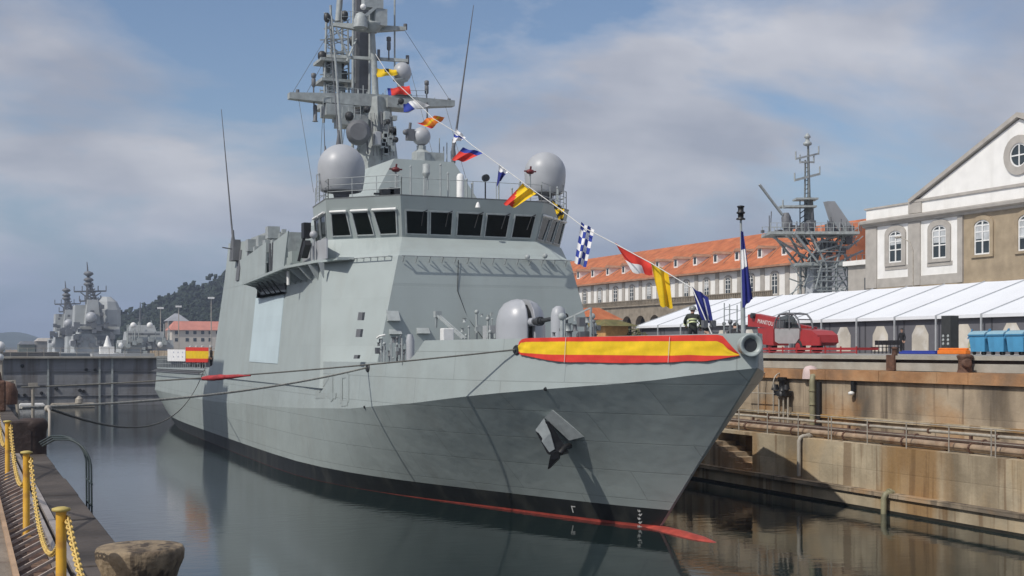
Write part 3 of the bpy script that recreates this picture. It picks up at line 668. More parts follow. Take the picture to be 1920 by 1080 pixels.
for px, py, w, h in ((675, 593, 8, 15), (671.5, 624.5, 8, 15), (667, 669, 7, 7)): sidepan(px - w/2 + 1, py - h/2, px + w/2 + 1, py - h/2, px + w/2 - 1, py + h/2, px - w/2 - 1, py + h/2, 'side_vent', M['mastd'], .03, SH)
# aft end of the deckhouse: stepped wall, slots, funnel casing
mb = MB(); mb.loft([[V3(-7.45, 46.6, 11.4), V3(-7.45, 57.2, 11.4), V3(-6.6, 57.2, 11.4), V3(-6.6, 46.6, 11.4)], [V3(-7.2, 47.6, 14.3), V3(-7.15, 56.8, 14.75), V3(-6.4, 56.8, 14.75), V3(-6.4, 47.6, 14.3)]]); mb.build('hangar_wall', M['grey'], SH)
mb = MB()
for s in (48.3, 51.5): mb.prism([V3(-7.5, s, 11.8), V3(-7.5, s + 1, 11.8), V3(-7.28, s + 1, 14), V3(-7.28, s, 13.9)], (.1, 0, 0))
mb.build('wall_slot', M['mastd'], SH)
ab = at(441, 470, X=17.5); mb = MB(); mb.loft([[ab + Vector((x, y, -.7)) for x, y in ((-.25, -.5), (.4, -.5), (.4, .9), (-.25, .9))], [ab + Vector((x, y, .75)) for x, y in ((-.2, -.4), (.3, -.4), (.3, .6), (-.2, .6))]]); mb.bar(ab + Vector((-.2, 0, .1)), ab + Vector((-.9, 0, .2)), .08); mb.build('aerial_base', M['mastd'], SH)
p = at(490, 470, Y=Y0 + 52); q = at(549, 440, Y=Y0 + 52)
mb = MB(); mb.loft([[Vector((p.x, Y0 + 50, 12)), Vector((q.x, Y0 + 50, 12)), Vector((q.x, Y0 + 56, 12)), Vector((p.x, Y0 + 56, 12))], [Vector((p.x + .1, Y0 + 50, q.z)), Vector((q.x + .3, Y0 + 50, q.z)), Vector((q.x + .3, Y0 + 56, q.z)), Vector((p.x + .1, Y0 + 56, q.z))]]); mb.build('funnel_casing', M['mast'], SH)
mb = MB(); mb.box(V3(-6, 42, 11.76), V3(6, 56, 13.2)); mb.build('hangar', M['grey'], SH)

# gun turret
G = at(976, 600, X=XC); G.z = 6.3
GY = G.y
mb = MB()
def gdome(x0, x1, dz=0):
    pr = [(1.1, 0), (1.1, 1.85), (1.07, 2.2), (.96, 2.6), (.74, 2.93), (.43, 3.1), (.0, 3.16)]
    rings = []
    for r, z in pr:
        rr_ = []
        for j in range(28):
            a = 6.28318 * j / 28; x, y = math.cos(a) * r * 1.08, math.sin(a) * r * 1.2
            rr_.append(Vector((XC + max(x0, min(x1, x)), GY + y, 6.3 + z)))
        rings.append(rr_)
    mb.loft(rings, True, True, 0, True)
gdome(-1.32, -.17); gdome(.17, 1.32)
GUN = mb.build('gun_turret', M['gun'], SH)
mb = MB(); mb.lathe((XC, GY, 6.32), [(1.0, 0), (1.02, 1.8), (.85, 2.5), (.45, 2.85)], 20); mb.build('gun_slot', M['black'], GUN)
mb = MB(); z = at(1022, 603, X=XC).z
mb.tube([(XC, GY - .8, z - .0), (XC, GY - 1.7, z + .02)], .2, 12); mb.build('barrel_sleeve', M['gun'], GUN)
mb = MB(); mb.tube([(XC, GY - 1.6, z), (XC, GY - 2.6, z + .05)], .15, 10); mb.tube([(XC, GY - 2.1, z + .02), (XC, GY - 2.4, z + .03)], .22, 10); mb.tube([(XC, GY - 2.6, z + .05), (XC, GY - 5.0, z + .2)], .1, 10); mb.tube([(XC, GY - 4.6, z + .17), (XC, GY - 5.1, z + .2)], .14, 10); mb.build('gun_barrel', M['dark'], GUN)
mb = MB(); mb.box((XC - .5, GY - 1.3, 6.4), (XC + .5, GY - 1.0, 7.3)); mb.build('turret_skirt', M['mastd'], GUN)
# breech hatch plate left of the turret
p = at(905, 625, Y=GY + 3); mb = MB(); mb.box((p.x, GY + 2, 6.3), (p.x + .35, GY + 3, 8.2)); mb.box((p.x + .35, GY + 2, 7.9), (p.x + 1.6, GY + 3, 8.2)); mb.build('hatch_frame', M['dome'], SH)
mb = MB(); mb.box((p.x + .36, GY + 2.4, 6.3), (p.x + 1.5, GY + 2.9, 7.89)); mb.build('hatch_opening', M['black'], SH)

# forecastle gear
mb = MB(); p = at(839, 627, Y=Y0 + 17.5); mb.box(p + Vector((-.28, -.2, -1.2)), p + Vector((.25, .25, .28))); mb.build('white_locker', M['white'], SH, bevel=.04)
mb = MB(); p0 = at(819, 591, Y=Y0 + 21); p1 = at(868, 635, Y=Y0 + 18.5); mb.bar(p0, p1, .08); mb.bar(p0 + Vector((.12, 0, 0)), p1 + Vector((.15, 0, 0)), .08); mb.box(p0 - Vector((.1, .1, .1)), p0 + Vector((.22, .2, .2))); mb.bar(p0, p0 + Vector((0, .1, -.6)), .09); mb.build('davit', M['fit'], SH)
rr = random.Random(11)
def clutter(px0, px1, py0, py1, s0, s1, n, sz, nm, mat, seed):
    r_ = random.Random(seed); m1 = MB()
    for k in range(n):
        p = at(r_.uniform(px0, px1), r_.uniform(py0, py1), Y=Y0 + r_.uniform(s0, s1)); h = r_.uniform(.4, 1) * sz
        if k % 3 == 0: m1.tube([Vector((p.x, p.y, 6.3)), p], h * .3, 6); m1.sphere(p, h * .6, 8, 6)
        elif k % 3 == 1: m1.box(p - Vector((h * .6, h * .6, h)), p + Vector((h * .6, h * .6, h * .7)))
        else: m1.lathe(Vector((p.x, p.y, p.z - h)), [(h * .8, 0), (h * .5, h * .3), (h * .5, h * 1.2), (h * .8, h * 1.5)], 10)
    m1.build(nm, mat, SH)
clutter(865, 930, 598, 634, 20, 23, 14, .22, 'deck_fitting', M['fit'], 1)
clutter(870, 925, 575, 600, 22.5, 23, 5, .2, 'valve_box', M['mast'], 2)
clutter(1030, 1125, 600, 632, 9, 15, 22, .24, 'windlass', M['mastd'], 3)
clutter(1040, 1120, 590, 625, 10, 15, 10, .3, 'mooring_bitts', M['fit'], 4)
clutter(1320, 1400, 600, 628, 1.2, 3.5, 10, .16, 'bow_bollard', M['mastd'], 5)
mb = MB(); mb.lathe(at(1047, 600, Y=Y0 + 14) , [(.34, -1.6), (.34, .2), (.27, .5), (.1, .62)], 14); mb.build('ventilator', M['dome'], SH)
mb = MB(); a, b = at(1058, 600, Y=Y0 + 13), at(1108, 577, Y=Y0 + 12); mb.bar(a, b, .07); mb.bar(b, b - Vector((0, 0, 1.6)), .08); mb.build('stay_strut', M['fit'], SH)
# side-deck opening forward of the house: stanchions, pipes and vents on the shaded bulkhead
mb = MB()
for px in (715, 734, 754): 
    p = at(px, 683, X=XC - 7.2); mb.tube([p, p + Vector((0, 0, 1.15))], .04, 6)
mb.build('stanchion', M['fit'], SH)
clutter(708, 770, 630, 670, 19.5, 22, 16, .2, 'bulkhead_gear', M['mastd'], 6)
clutter(712, 772, 640, 678, 18, 21, 9, .16, 'bulkhead_valve', M['fit'], 7)
mb = MB(); p = at(769, 652, Y=Y0 + 16.4); mb.lathe(p - Vector((0, 0, .6)), [(.2, 0), (.2, .9), (.12, 1.2)], 10); mb.build('life_raft_canister', M['dome'], SH)
mb = MB(); mb.tube([at(707, 634, Y=Y0 + 22.5), at(712, 630, Y=Y0 + 22), at(722, 628, Y=Y0 + 22)], .05, 6); mb.build('pipe_loop', M['white'], SH)
# bow stanchions and the jackstaff
mb = MB()
for px, top in ((1358, 568), (1368, 570), (1382, 572)):
    b_ = at(px, 632, Y=Y0 + 1.6); mb.tube([b_, at(px, top, Y=Y0 + 1.6)], .022, 5)
for y in (580, 600, 615): mb.tube([at(1358, y, Y=Y0 + 1.6), at(1384, y + 1, Y=Y0 + 1.6)], .012, 5)
mb.build('bow_railing', M['fit'], SH)
JX = 1391
mb = MB(); a, b = at(1394, 630, Y=Y0 + .6), at(1389, 412, Y=Y0 + .6); mb.tube([a, a.lerp(b, .3)], .085, 10); mb.tube([a.lerp(b, .3), b], .055, 10, r2=.04); JS = mb.build('jackstaff', M['fit'], SH)
mb = MB(); mb.lathe(b, [(.16, 0), (.16, .04), (.09, .08), (.1, .1), (.1, .2), (.15, .22), (.15, .26), (.1, .3), (.1, .42), (.13, .44), (.13, .48), (.05, .5)], 12); mb.build('masthead_light', M['black'], JS)

# stern rails and gear on the flight deck
mb = MB()
def edge(u): return hull_pt(u, 2, -1)
us = [.66 + i * (.34 / 26) for i in range(27)]
for u in us: p = edge(u); mb.tube([p, p + Vector((0, 0, 1.1))], .03, 5)
for h in (.4, .75, 1.1): mb.tube([edge(u) + Vector((0, 0, h)) for u in us], .02, 5)
mb.build('deck_railing', M['fit'], SH)
mb = MB()
for u in us:
    for k in range(2):
        p = edge(min(1, u + k * .006)); mb.bar(p + Vector((-.02, 0, -.1)), p + Vector((-.5, 0, -.35)), .05)
mb.tube([edge(u) + Vector((-.5, 0, -.35)) for u in us], .04, 5); mb.tube([edge(u) + Vector((-.25, 0, -.22)) for u in us], .03, 5)
mb.build('safety_net_frame', M['mastd'], SH)

# anchor in its box on the starboard bow
u, t = on_hull(1058, 815); P, A, B, N = hull_frame(u, t)
def hull_at(px, py, off=0.0):
    u, t = on_hull(px, py); p, a, b, n = hull_frame(u, t); return p + n * off
mb = MB()
fr4 = [(1038, 770), (1094, 818), (1066, 826), (1020, 785)]
base = [hull_at(px + 4, py + 2, -.1) for px, py in fr4]
OUT = Vector((-.9, -.3, -.1)).normalized()
top = [hull_at(px, py) for px, py in fr4]
lift = [.05, .05, 1.35, 1.25]
tops = [at(px, py, Y=(q + OUT * l).y) for (px, py), q, l in zip(((1035, 769), (1095, 819), (1067, 826), (1021, 783)), top, lift)]
mb.add(base + tops, [(0, 1, 2, 3), (4, 5, 6, 7), (0, 1, 5, 4), (1, 2, 6, 5), (2, 3, 7, 6), (3, 0, 4, 7)])
BOX = mb.build('anchor_bolster', M['fit'], SH)
def ap(px, py, dy=0): return at(px, py, Y=tops[2].y + dy)
mb = MB()
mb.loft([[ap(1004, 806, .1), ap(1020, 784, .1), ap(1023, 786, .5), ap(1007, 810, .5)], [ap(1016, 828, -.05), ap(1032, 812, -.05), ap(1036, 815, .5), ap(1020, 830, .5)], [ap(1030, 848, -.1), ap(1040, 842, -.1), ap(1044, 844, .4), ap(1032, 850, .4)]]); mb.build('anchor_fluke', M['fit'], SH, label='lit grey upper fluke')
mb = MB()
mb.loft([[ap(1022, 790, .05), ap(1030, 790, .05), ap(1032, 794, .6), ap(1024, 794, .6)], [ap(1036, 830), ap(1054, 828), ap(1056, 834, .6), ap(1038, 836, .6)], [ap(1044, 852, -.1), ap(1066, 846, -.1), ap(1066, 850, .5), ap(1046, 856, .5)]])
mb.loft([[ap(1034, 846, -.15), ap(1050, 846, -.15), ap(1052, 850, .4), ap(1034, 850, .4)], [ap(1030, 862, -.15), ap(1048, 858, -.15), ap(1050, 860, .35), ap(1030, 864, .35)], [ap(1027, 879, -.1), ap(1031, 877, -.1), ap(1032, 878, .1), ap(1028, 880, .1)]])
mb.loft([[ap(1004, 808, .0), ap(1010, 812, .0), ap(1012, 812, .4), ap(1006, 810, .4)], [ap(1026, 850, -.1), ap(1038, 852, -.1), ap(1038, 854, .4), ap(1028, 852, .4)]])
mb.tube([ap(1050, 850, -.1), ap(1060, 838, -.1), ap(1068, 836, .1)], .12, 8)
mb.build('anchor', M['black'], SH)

# scuppers, chocks, seam lines, marks
for px, py in ((690, 690), (969, 656), (681, 737), (1022, 724)):
    upper = py < 720
    u, t = on_hull(px, py, upper); P, A, B, N = hull_frame(u, t)
    m1 = MB()
    if px in (690, 969): m1.lathe(P + N * .02, [(.1, 0), (.16, .05), (.2, .0), (.2, -.1)], 14, axis=N); m1.lathe(P + N * .03, [(.1, 0), (.1, .01)], 12, axis=N)
    else: m1.lathe(P, [(.07, -.05), (.07, .03)], 10, axis=N)
    m1.build('mooring_chock' if px in (690, 969) else 'scupper', M['dark'], SH)
def hull_line(pts, r, nm, mat, upper=False):
    m1 = MB(); q = [hull_at(px, py, .02) if not u_ else (lambda f: f[0] + f[3] * .02)(hull_frame(*on_hull(px, py, True))) for px, py, u_ in pts]
    m1.tube(q, r, 5); return m1.build(nm, mat, SH)
0 and hull_line([(774, 660, 1), (777, 700, 1), (783, 745, 1), (790, 762, 0), (800, 780, 0), (812, 797, 0)], .012, 'hanging_line', M['rope'])
0 and hull_line([(968, 664, 1), (970, 700, 1), (975, 728, 0), (985, 745, 0), (1005, 768, 0)], .012, 'hanging_line', M['rope'])
def marks(items, nm, label=None, mat=None):
    # strokes on the plating: (px, py, px, py, width)
    m1 = MB()
    for x0, y0, x1, y1, w in items:
        up = y0 < 0
        fa, fb = hull_frame(*on_hull(x0, y0)), hull_frame(*on_hull(x1, y1))
        a, b = fa[0] + fa[3] * .012, fb[0] + fb[3] * .012; d = b - a; side = d.cross(fa[3]).normalized() * w / 2
        m1.add([a + side, b + side, b - side, a - side], [(0, 1, 2, 3)])
    return m1.build(nm, mat or M['white'], SH, label)
it = []
for k in range(6):
    y = 957.5 + k * 7.3; x = 1200 + (0 if k % 2 else -1)
    it += [(x - 3, y, x + 3, y + .5, .035), (x, y - 2, x, y + 2.5, .04)]
    if k % 2 == 0: it.append((x - 3, y - 2.5, x - 1.5, y + 2, .03))
    else: it.append((x + 1, y + 2, x + 4, y - 2, .03))
marks(it, 'draught_marks')
marks([(1071, 949, 1079, 950, .05), (1072, 949, 1075, 961, .05)], 'bulb_symbol')
# faint ghost of an old pennant number on the side
gh = plated('ghost_number_paint', tuple(q * .94 for q in GREY), 0.45, streak=(0.27, 0.27, 0.25), sfac=0.45)
m1 = MB()
for x0, y0, x1, y1, w in ((622, 706, 622, 752, .38), (616, 706, 592, 742, .28), (592, 742, 630, 742, .3), (640, 706, 640, 755, .32), (652, 702, 652, 755, .36), (640, 704, 652, 702, .3), (640, 756, 652, 755, .3)):
    fa, fb = hull_frame(*on_hull(x0, y0, True)), hull_frame(*on_hull(x1, y1, True))
    a, b = fa[0] + fa[3] * .01, fb[0] + fb[3] * .01; d = b - a; sd_ = d.cross(fa[3]).normalized() * w / 2
    m1.add([a + sd_, b + sd_, b - sd_, a - sd_], [(0, 1, 2, 3)])
m1.build('faded_number', gh, SH)
# ------------------------------------------------------------------ water, ground, hills
def water_mat():
    m = bpy.data.materials.new('dock_water'); m.use_nodes = True; t = m.node_tree; p = t.nodes['Principled BSDF']
    p.inputs['Base Color'].default_value = (0.009, 0.018, 0.018, 1); p.inputs['Roughness'].default_value = 0.03; p.inputs['IOR'].default_value = 1.33
    c = t.nodes.new('ShaderNodeTexCoord')
    mp_ = t.nodes.new('ShaderNodeMapping'); mp_.inputs['Rotation'].default_value = (0, 0, -TH); mp_.inputs['Scale'].default_value = (0.8, 1.6, 1); t.links.new(c.outputs['Object'], mp_.inputs[0])
    a = t.nodes.new('ShaderNodeTexNoise'); a.inputs['Scale'].default_value = 1.3; a.inputs['Detail'].default_value = 4; a.inputs['Roughness'].default_value = .5; t.links.new(mp_.outputs[0], a.inputs['Vector'])
    b = t.nodes.new('ShaderNodeTexNoise'); b.inputs['Scale'].default_value = 0.06; b.inputs['Detail'].default_value = 2; t.links.new(c.outputs['Object'], b.inputs['Vector'])
    r = t.nodes.new('ShaderNodeMapRange'); r.inputs[1].default_value = .42; r.inputs[2].default_value = .62; r.inputs[3].default_value = .35; r.inputs[4].default_value = 1; t.links.new(b.outputs['Fac'], r.inputs[0])
    mu = t.nodes.new('ShaderNodeMath'); mu.operation = 'MULTIPLY'; t.links.new(a.outputs['Fac'], mu.inputs[0]); t.links.new(r.outputs[0], mu.inputs[1])
    sx = t.nodes.new('ShaderNodeSeparateXYZ'); gm = t.nodes.new('ShaderNodeNewGeometry'); t.links.new(gm.outputs['Position'], sx.inputs[0])
    # the open water left of the ship is ruffled by the wind, the strip beside the hull lies calm
    ex = t.nodes.new('ShaderNodeMapRange'); ex.interpolation_type = 'SMOOTHSTEP'; ex.inputs[1].default_value = 18.5; ex.inputs[2].default_value = 12.0; ex.inputs[3].default_value = .03; ex.inputs[4].default_value = .1; t.links.new(sx.outputs[0], ex.inputs[0]); t.links.new(ex.outputs[0], p.inputs['Roughness'])
    bp = t.nodes.new('ShaderNodeBump'); bp.inputs['Strength'].default_value = 0.3; bp.inputs['Distance'].default_value = 0.05; t.links.new(mu.outputs[0], bp.inputs['Height']); t.links.new(bp.outputs[0], p.inputs['Normal'])
    return m
M['water'] = water_mat()
mb = MB(); mb.quad((-3000, -40, 0), (3000, -40, 0), (3000, 5200, 0), (-3000, 5200, 0)); struct(mb.build('water', M['water'], recalc=False))

M['concrete'] = pm('stained_dock_concrete', (0.4, 0.325, 0.235), 0.85, 0.25, 0.7, drip=(.09, .07, .055), dfac=.6, dscale=2.2, streak2=(.1, .085, .07), s2fac=.75, s2scale=.3, s2z=.25, bump=.4, bscale=6, streak=(0.115, 0.09, 0.065), sfac=.75, sscale=.55, spots=(0.44, 0.22, 0.07), spfac=.55, spscale=.28, spec=.2, strz=.16)
M['concrete2'] = pm('pale_dock_concrete', (0.47, 0.395, 0.28), 0.85, 0.22, 0.8, drip=(.17, .1, .05), dfac=.6, dscale=1.9, streak2=(.3, .16, .05), s2fac=.75, s2scale=.33, s2z=.2, bump=.4, bscale=6, streak=(0.16, 0.12, 0.075), sfac=.7, sscale=.6, spots=(0.42, 0.24, 0.07), spfac=.6, spscale=.2, spec=.2, strz=.14)
M['coping'] = pm('orange_granite_coping', (0.4, 0.22, 0.11), 0.8, 0.25, 0.9, bump=.4, bscale=8, spots=(0.14, 0.1, 0.075), spfac=.7, spscale=.35, streak=(.5, .36, .22), sfac=.4, sscale=.7, strz=1, spec=.2)
M['slime'] = pm('black_weed', (0.022, 0.02, 0.014), 0.6, 0.4, 2, bump=.6, bscale=7)
M['girder'] = pm('weathered_concrete_band', (0.37, 0.355, 0.31), 0.8, 0.14, 1.2, bump=.3, bscale=9, streak=(.2, .16, .12), sfac=.5, sscale=.5, strz=.5, spec=.2)
M['ground'] = pm('quay_concrete_paving', (0.3, 0.29, 0.27), 0.85, 0.15, 0.4, spots=(.16, .15, .14), spfac=.4, spscale=.3, spec=.2)
M['pipe'] = pm('rusty_pipe', (0.3, 0.22, 0.15), 0.6, 0.3, 2, spots=(.16, .07, .03), spfac=.7, spscale=1.2)
M['piped'] = pm('dark_rusty_pipe', (0.09, 0.055, 0.04), 0.7, 0.3, 2)
M['galv'] = pm('galvanised_rail', (0.34, 0.31, 0.26), 0.55, 0.2, 4)
M['greenpipe'] = pm('algae_green_pipe', (0.24, 0.225, 0.14), 0.6, 0.25, 2)
M['rust'] = pm('rusty_iron', (0.12, 0.062, 0.04), 0.8, 0.35, 4, bump=.5, bscale=14)

for k_, w_, h_, s_ in (('concrete', 4.4, 1.6, .84), ('concrete2', 5.6, 1.9, .84)): bricked(M[k_], w_, h_, s_, 'Y', .35, .03, .84)
XR, XU = 36.3, 40.0
YA, YB = 5.0, 166.0
# right-hand dock side: plinth at the water, lower wall, ledge, upper wall, coping, parapet band, apron
mb = MB()
mb.box((XR, YA, -4), (XR + 4, YB, .12), 2); mb.box((XR + .004, YA, .121), (XR + 4, YB, .68), 1); mb.box((XR - .12, YA, .681), (XR + 3, YB, .86), 0)
mb.box((XR + .3, YA, .861), (XU + 1, 54.6, 2.8), 1); mb.box((XR + .3, 58.4, .861), (XU + 1, YB, 2.8), 1); mb.box((XR + 1.6, 54.6, .861), (XU + 1, 58.4, 2.5), 1); mb.box((XR + .3, 54.6, 2.64), (XU + 1, 58.4, 2.8), 1)
# stair cut in the lower wall
for k in range(6): mb.box((XR + .15 , 54.75 + k * .6, .861), (XR + 1.6, 55.35 + k * .6, .95 + k * .24), 0)
mb.box((XU, YA, 2.801), (XU + 3, YB, 5.47), 0); mb.box((XU - .12, YA, 3.55), (XU, YB, 3.72), 1)
DW = tag(mb.build('dock_wall', [M['concrete'], M['concrete2'], M['slime'], M['slime']]), 'stained beige concrete dock wall on the right, stepped with a ledge above the water', 'dock wall')
mb = MB()
y = YA
rr = random.Random(2)
while y < YB:
    L = rr.uniform(1.5, 2.4); mb.box((XU - .2 + rr.uniform(-.015, .015), y + .008, 5.473), (XU + 1.3, min(YB, y + L) - .008, 5.97 + rr.uniform(-.012, .012))); y += L
tag(mb.build('coping_course', M['coping']), 'orange stained granite coping blocks along the top of the right dock wall', 'coping')
mb = MB(); mb.box((XU + .75, YA, 5.99), (XU + 2.2, YB, 6.36)); mb.box((XU + 1.0, YA, 6.36), (XU + 2.2, YB, 6.52), 1); mb.box((XU + .7, YA, 6.52), (XU + 2.2, YB, 6.70))
tag(mb.build('crane_rail_beam', [M['girder'], M['piped']]), 'long grey concrete band with a dark groove running along the right quay edge', 'beam')
mb = MB()
mb.quad((XU + 2.0, -60, 6.7), (900, -60, 6.7), (900, 1500, 6.7), (XU + 2.0, 1500, 6.7)); struct(mb.build('quay_apron', M['ground'], recalc=False))
mb = MB(); mb.box((XU + 2.0, YB + 3, -3), (900, YB + 3.5, 6.69)); mb.box((XU + 2.0, YB + 4, -3), (XU + 2.5, 1500, 6.69)); struct(mb.build('quay_wall', M['concrete']))

# black weed bank where the ledge is low, in the ship's shadow
# railings on the ledge, pipes, ladders hoops, pumps
RL = thing('ledge_railing', 'thin weathered handrail with posts along the ledge of the right dock wall', 'railing', (XR + .4, 70, 2.8))
mb = MB(); n_ = 0
for y in [28 + 2.55 * i for i in range(53)]:
    m1 = MB(); m1.tube([(XR + .45, y, 2.8), (XR + .45, y, 3.9)], .028, 6); 
    if n_ % 4 == 0: m1.tube([(XR + .45, y + .22, 2.8), (XR + .45, y + .22, 3.9)], .028, 6)
    m1.build('post', M['galv'], RL); n_ += 1
mb.tube([(XR + .45, 20, 3.9), (XR + .45, 163, 3.9)], .022, 6); mb.tube([(XR + .45, 20, 3.35), (XR + .45, 163, 3.35)], .016, 6); mb.build('rail', M['galv'], RL)
for nm, x, z, r, mt, lb in (('water_pipe', XR + .95, 3.02, .17, 'pipe', 'thick rusty pink brown pipe lying nearest the edge of the dock wall ledge'), ('service_pipe', XR + 1.6, 3.2, .12, 'piped', 'dark rusty pipe running behind the thick pipe on the dock wall ledge'), ('cable_pipe', XR + 2.3, 3.45, .07, 'galv', 'thin pale pipe set highest and furthest back on the dock wall ledge')):
    t_ = thing(nm, lb, 'pipe', (x, 70, z)); mb = MB(); mb.tube([(x, 12, z), (x, 134, z)], r, 10); mb.build('tube', M[mt], t_)
    mb = MB()
    for y in range(16, 132, 4): mb.lathe((x, y, z), [(r + .05, -.04), (r + .05, .04)], 10, axis=(0, 1, 0)); mb.box((x - .05, y - .06 + 1.5, 2.8), (x + .05, y + .06 + 1.5, z))
    mb.build('flange', M['rust'], t_)
def bent(nm, lb, px, py0, py1, mat, r=.11, back=.9, X=None):
    a = at(px, py0, X=X or XR + .12); b = at(px, py1, X=X or XR + .12)
    m1 = MB(); m1.tube([a + Vector((back, 0, 0)), a + Vector((.25, 0, 0)), a + Vector((.08, 0, -.06)), a + Vector((0, 0, -.22)), b], r, 10); m1.lathe(a + Vector((back * .6, 0, 0)), [(r * 1.5, -.05), (r * 1.5, .05)], 10, axis=(1, 0, 0))
    return tag(m1.build(nm, M[mat]), lb, 'pipe')
bent('drain_pipe', 'pale bent pipe dropping down the lower dock wall from the ledge to the plinth', 1498, 818, 893, 'galv', .1)
bent('outfall_pipe', 'greenish bent pipe dropping from the plinth into the water, right of the bow', 1657, 925, 990, 'greenpipe', .13, .5, XR - .3)
p = at(1524, 705, X=XU - .25); q = at(1524, 800, X=XU - .25)
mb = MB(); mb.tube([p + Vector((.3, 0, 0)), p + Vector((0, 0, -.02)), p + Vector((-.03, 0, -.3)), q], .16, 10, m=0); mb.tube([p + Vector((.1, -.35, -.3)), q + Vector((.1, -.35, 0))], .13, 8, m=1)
for z in (4.9, 4.2): mb.lathe((p.x - .03, p.y, z), [(.2, -.03), (.2, .03)], 10)
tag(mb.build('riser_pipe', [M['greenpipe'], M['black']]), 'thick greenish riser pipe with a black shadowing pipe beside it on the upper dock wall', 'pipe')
HL = thing('dock_ladder', 'pale hooped ladder rails with a crossbar against the upper dock wall, near the bow', 'ladder', at(1435, 780, X=XU - .5))
for px in (1422, 1450):
    a = at(px, 775, X=XU - .6); m1 = MB(); zt_ = 5.75
    m1.tube([a] + [Vector((a.x + .5 - .5 * math.cos(k * math.pi / 12), a.y, zt_ - .55 + .55 * math.sin(k * math.pi / 12))) for k in range(7)] + [Vector((XU + .6, a.y, zt_))], .035, 6); m1.build('stringer', M['galv'], HL)
mb = MB(); a, b = at(1395, 736, X=XU - .6), at(1452, 738, X=XU - .6); mb.tube([a, b], .03, 6); mb.build('crossbar', M['galv'], HL)
PU = thing('valve_pump', 'black valve and pump bolted on the upper dock wall beside the hooped ladder', 'pump', at(1467, 740, X=XU - .3))
mb = MB(); p = at(1467, 716, X=XU - .35); mb.lathe(p - Vector((0, 0, .75)), [(.3, 0), (.3, .2), (.18, .3), (.18, .75), (.25, .8), (.25, 1.0)], 12); mb.build('motor', M['black'], PU)
mb = MB(); p = at(1467, 737, X=XU - .35); mb.box(p - Vector((.2, .55, .13)), p + Vector((.2, .55, .13))); mb.lathe(p + Vector((-.1, -.5, .2)), [(.2, 0), (.15, .25)], 10); mb.lathe(p + Vector((-.1, .5, .15)), [(.22, 0), (.15, .3)], 10); mb.build('valve_body', M['black'], PU)
mb = MB()
for dy in (-.5, -.1, .3): mb.tube([p + Vector((0, dy, -.2)), (p.x, p.y + dy, 2.9)], .05, 6)
mb.build('pump_pipe', M['galv'], PU)
p = at(1509, 709, X=XU - .3); mb = MB(); mb.lathe(Vector((p.x + .35, p.y, 5.75)), [(.42, -.27), (.4, 0), (.36, .22), (.26, .36), (.05, .42)], 16); tag(mb.build('fender_float', pm('faded_pink_white_plastic', (.6, .47, .45), .7, .1)), 'faded pinkish white rounded float lying on the orange coping of the right dock wall', 'float')
p = at(1799, 700, X=XU + .1); mb = MB(); z0 = 5.98
mb.lathe((p.x + .3, p.y, z0), [(.34, 0), (.3, .12), (.27, .5), (.33, .66), (.36, .74), (.25, .8)], 18); mb.lathe((p.x + .1, p.y - .38, z0 + .42), [(.18, -.25), (.2, .05), (.14, .05)], 12, axis=(-.2, -1, .1)); tag(mb.build('mooring_bollard', M['rust']), 'brown rusty bollard with a round hole on the right quay edge, below the bins', 'bollard')
p = at(1600, 722, X=XU - .1); mb = MB(); mb.box(p - Vector((.06, .12, .3)), p + Vector((.15, .12, .3)), 1); mb.lathe(p - Vector((.12, 0, .4)), [(.03, -.1), (.15, -.05), (.15, .05), (.05, .1)], 10); tag(mb.build('wall_lamp', [M['white'], M['black']]), 'small lamp in a black bracket high on the upper dock wall', 'lamp')
p = at(1668, 668, X=XU + .6); mb = MB(); mb.box((p.x, p.y - .3, 6.0), (p.x + .12, p.y + .25, 6.74)); mb.lathe((p.x + .3, p.y, 6.7), [(.14, 0), (.12, .3), (.18, .34), (.1, .42)], 10); tag(mb.build('rail_stop', M['rust']), 'small rusty iron bracket on the grey quay beam, below the person in black', 'bracket')

# dock gate at the far end
M['gate'] = plated('gate_plating', (0.23, 0.235, 0.245), .7, pw=4.2, ph=1.5, seam=.55, streak=(.09, .07, .055), sfac=.6, axis='X', bmp=.5)
GT = thing('dock_gate', 'grey riveted steel dock gate closing the far end of the dock behind the stern', 'dock gate', (18, 166, 0))
mb = MB(); mb.box((1.6, 166, -3), (XU + 2, 169, 5.9)); mb.build('gate_leaf', M['gate'], GT)
mb = MB(); mb.box((1.0, 165.4, 5.9), (XU + 2, 169.6, 6.12)); mb.build('walkway', M['girder'], GT)
mb = MB()
for z in (4.2, 2.6, 1.2): mb.box((1.7, 165.9, z), (XU, 166, z + .1))
mb.build('waling', M['mastd'], GT)
mb = MB()
for x in (9.4, 15.4, 16.9, 30): mb.box((x, 165.8, .0), (x + .22, 166, 5.88))
mb.build('rubbing_strip', M['mast'], GT)
mb = MB()
for i in range(22): x = 1.4 + i * 1.9; mb.tube([(x, 165.5, 6.12), (x, 165.5, 7.15)], .03, 5)
for z in (6.65, 7.15): mb.tube([(1.4, 165.5, z), (41, 165.5, z)], .022, 5)
mb.build('railing', M['galv'], GT)
mb = MB()
rr = random.Random(4)
for k in range(10): x, z = rr.uniform(4, 16), rr.uniform(1, 5.3); mb.lathe((x, 165.95, z), [(.22, 0), (.16, .14)], 8, axis=(0, -1, 0))
mb.build('mooring_ring', M['black'], GT)
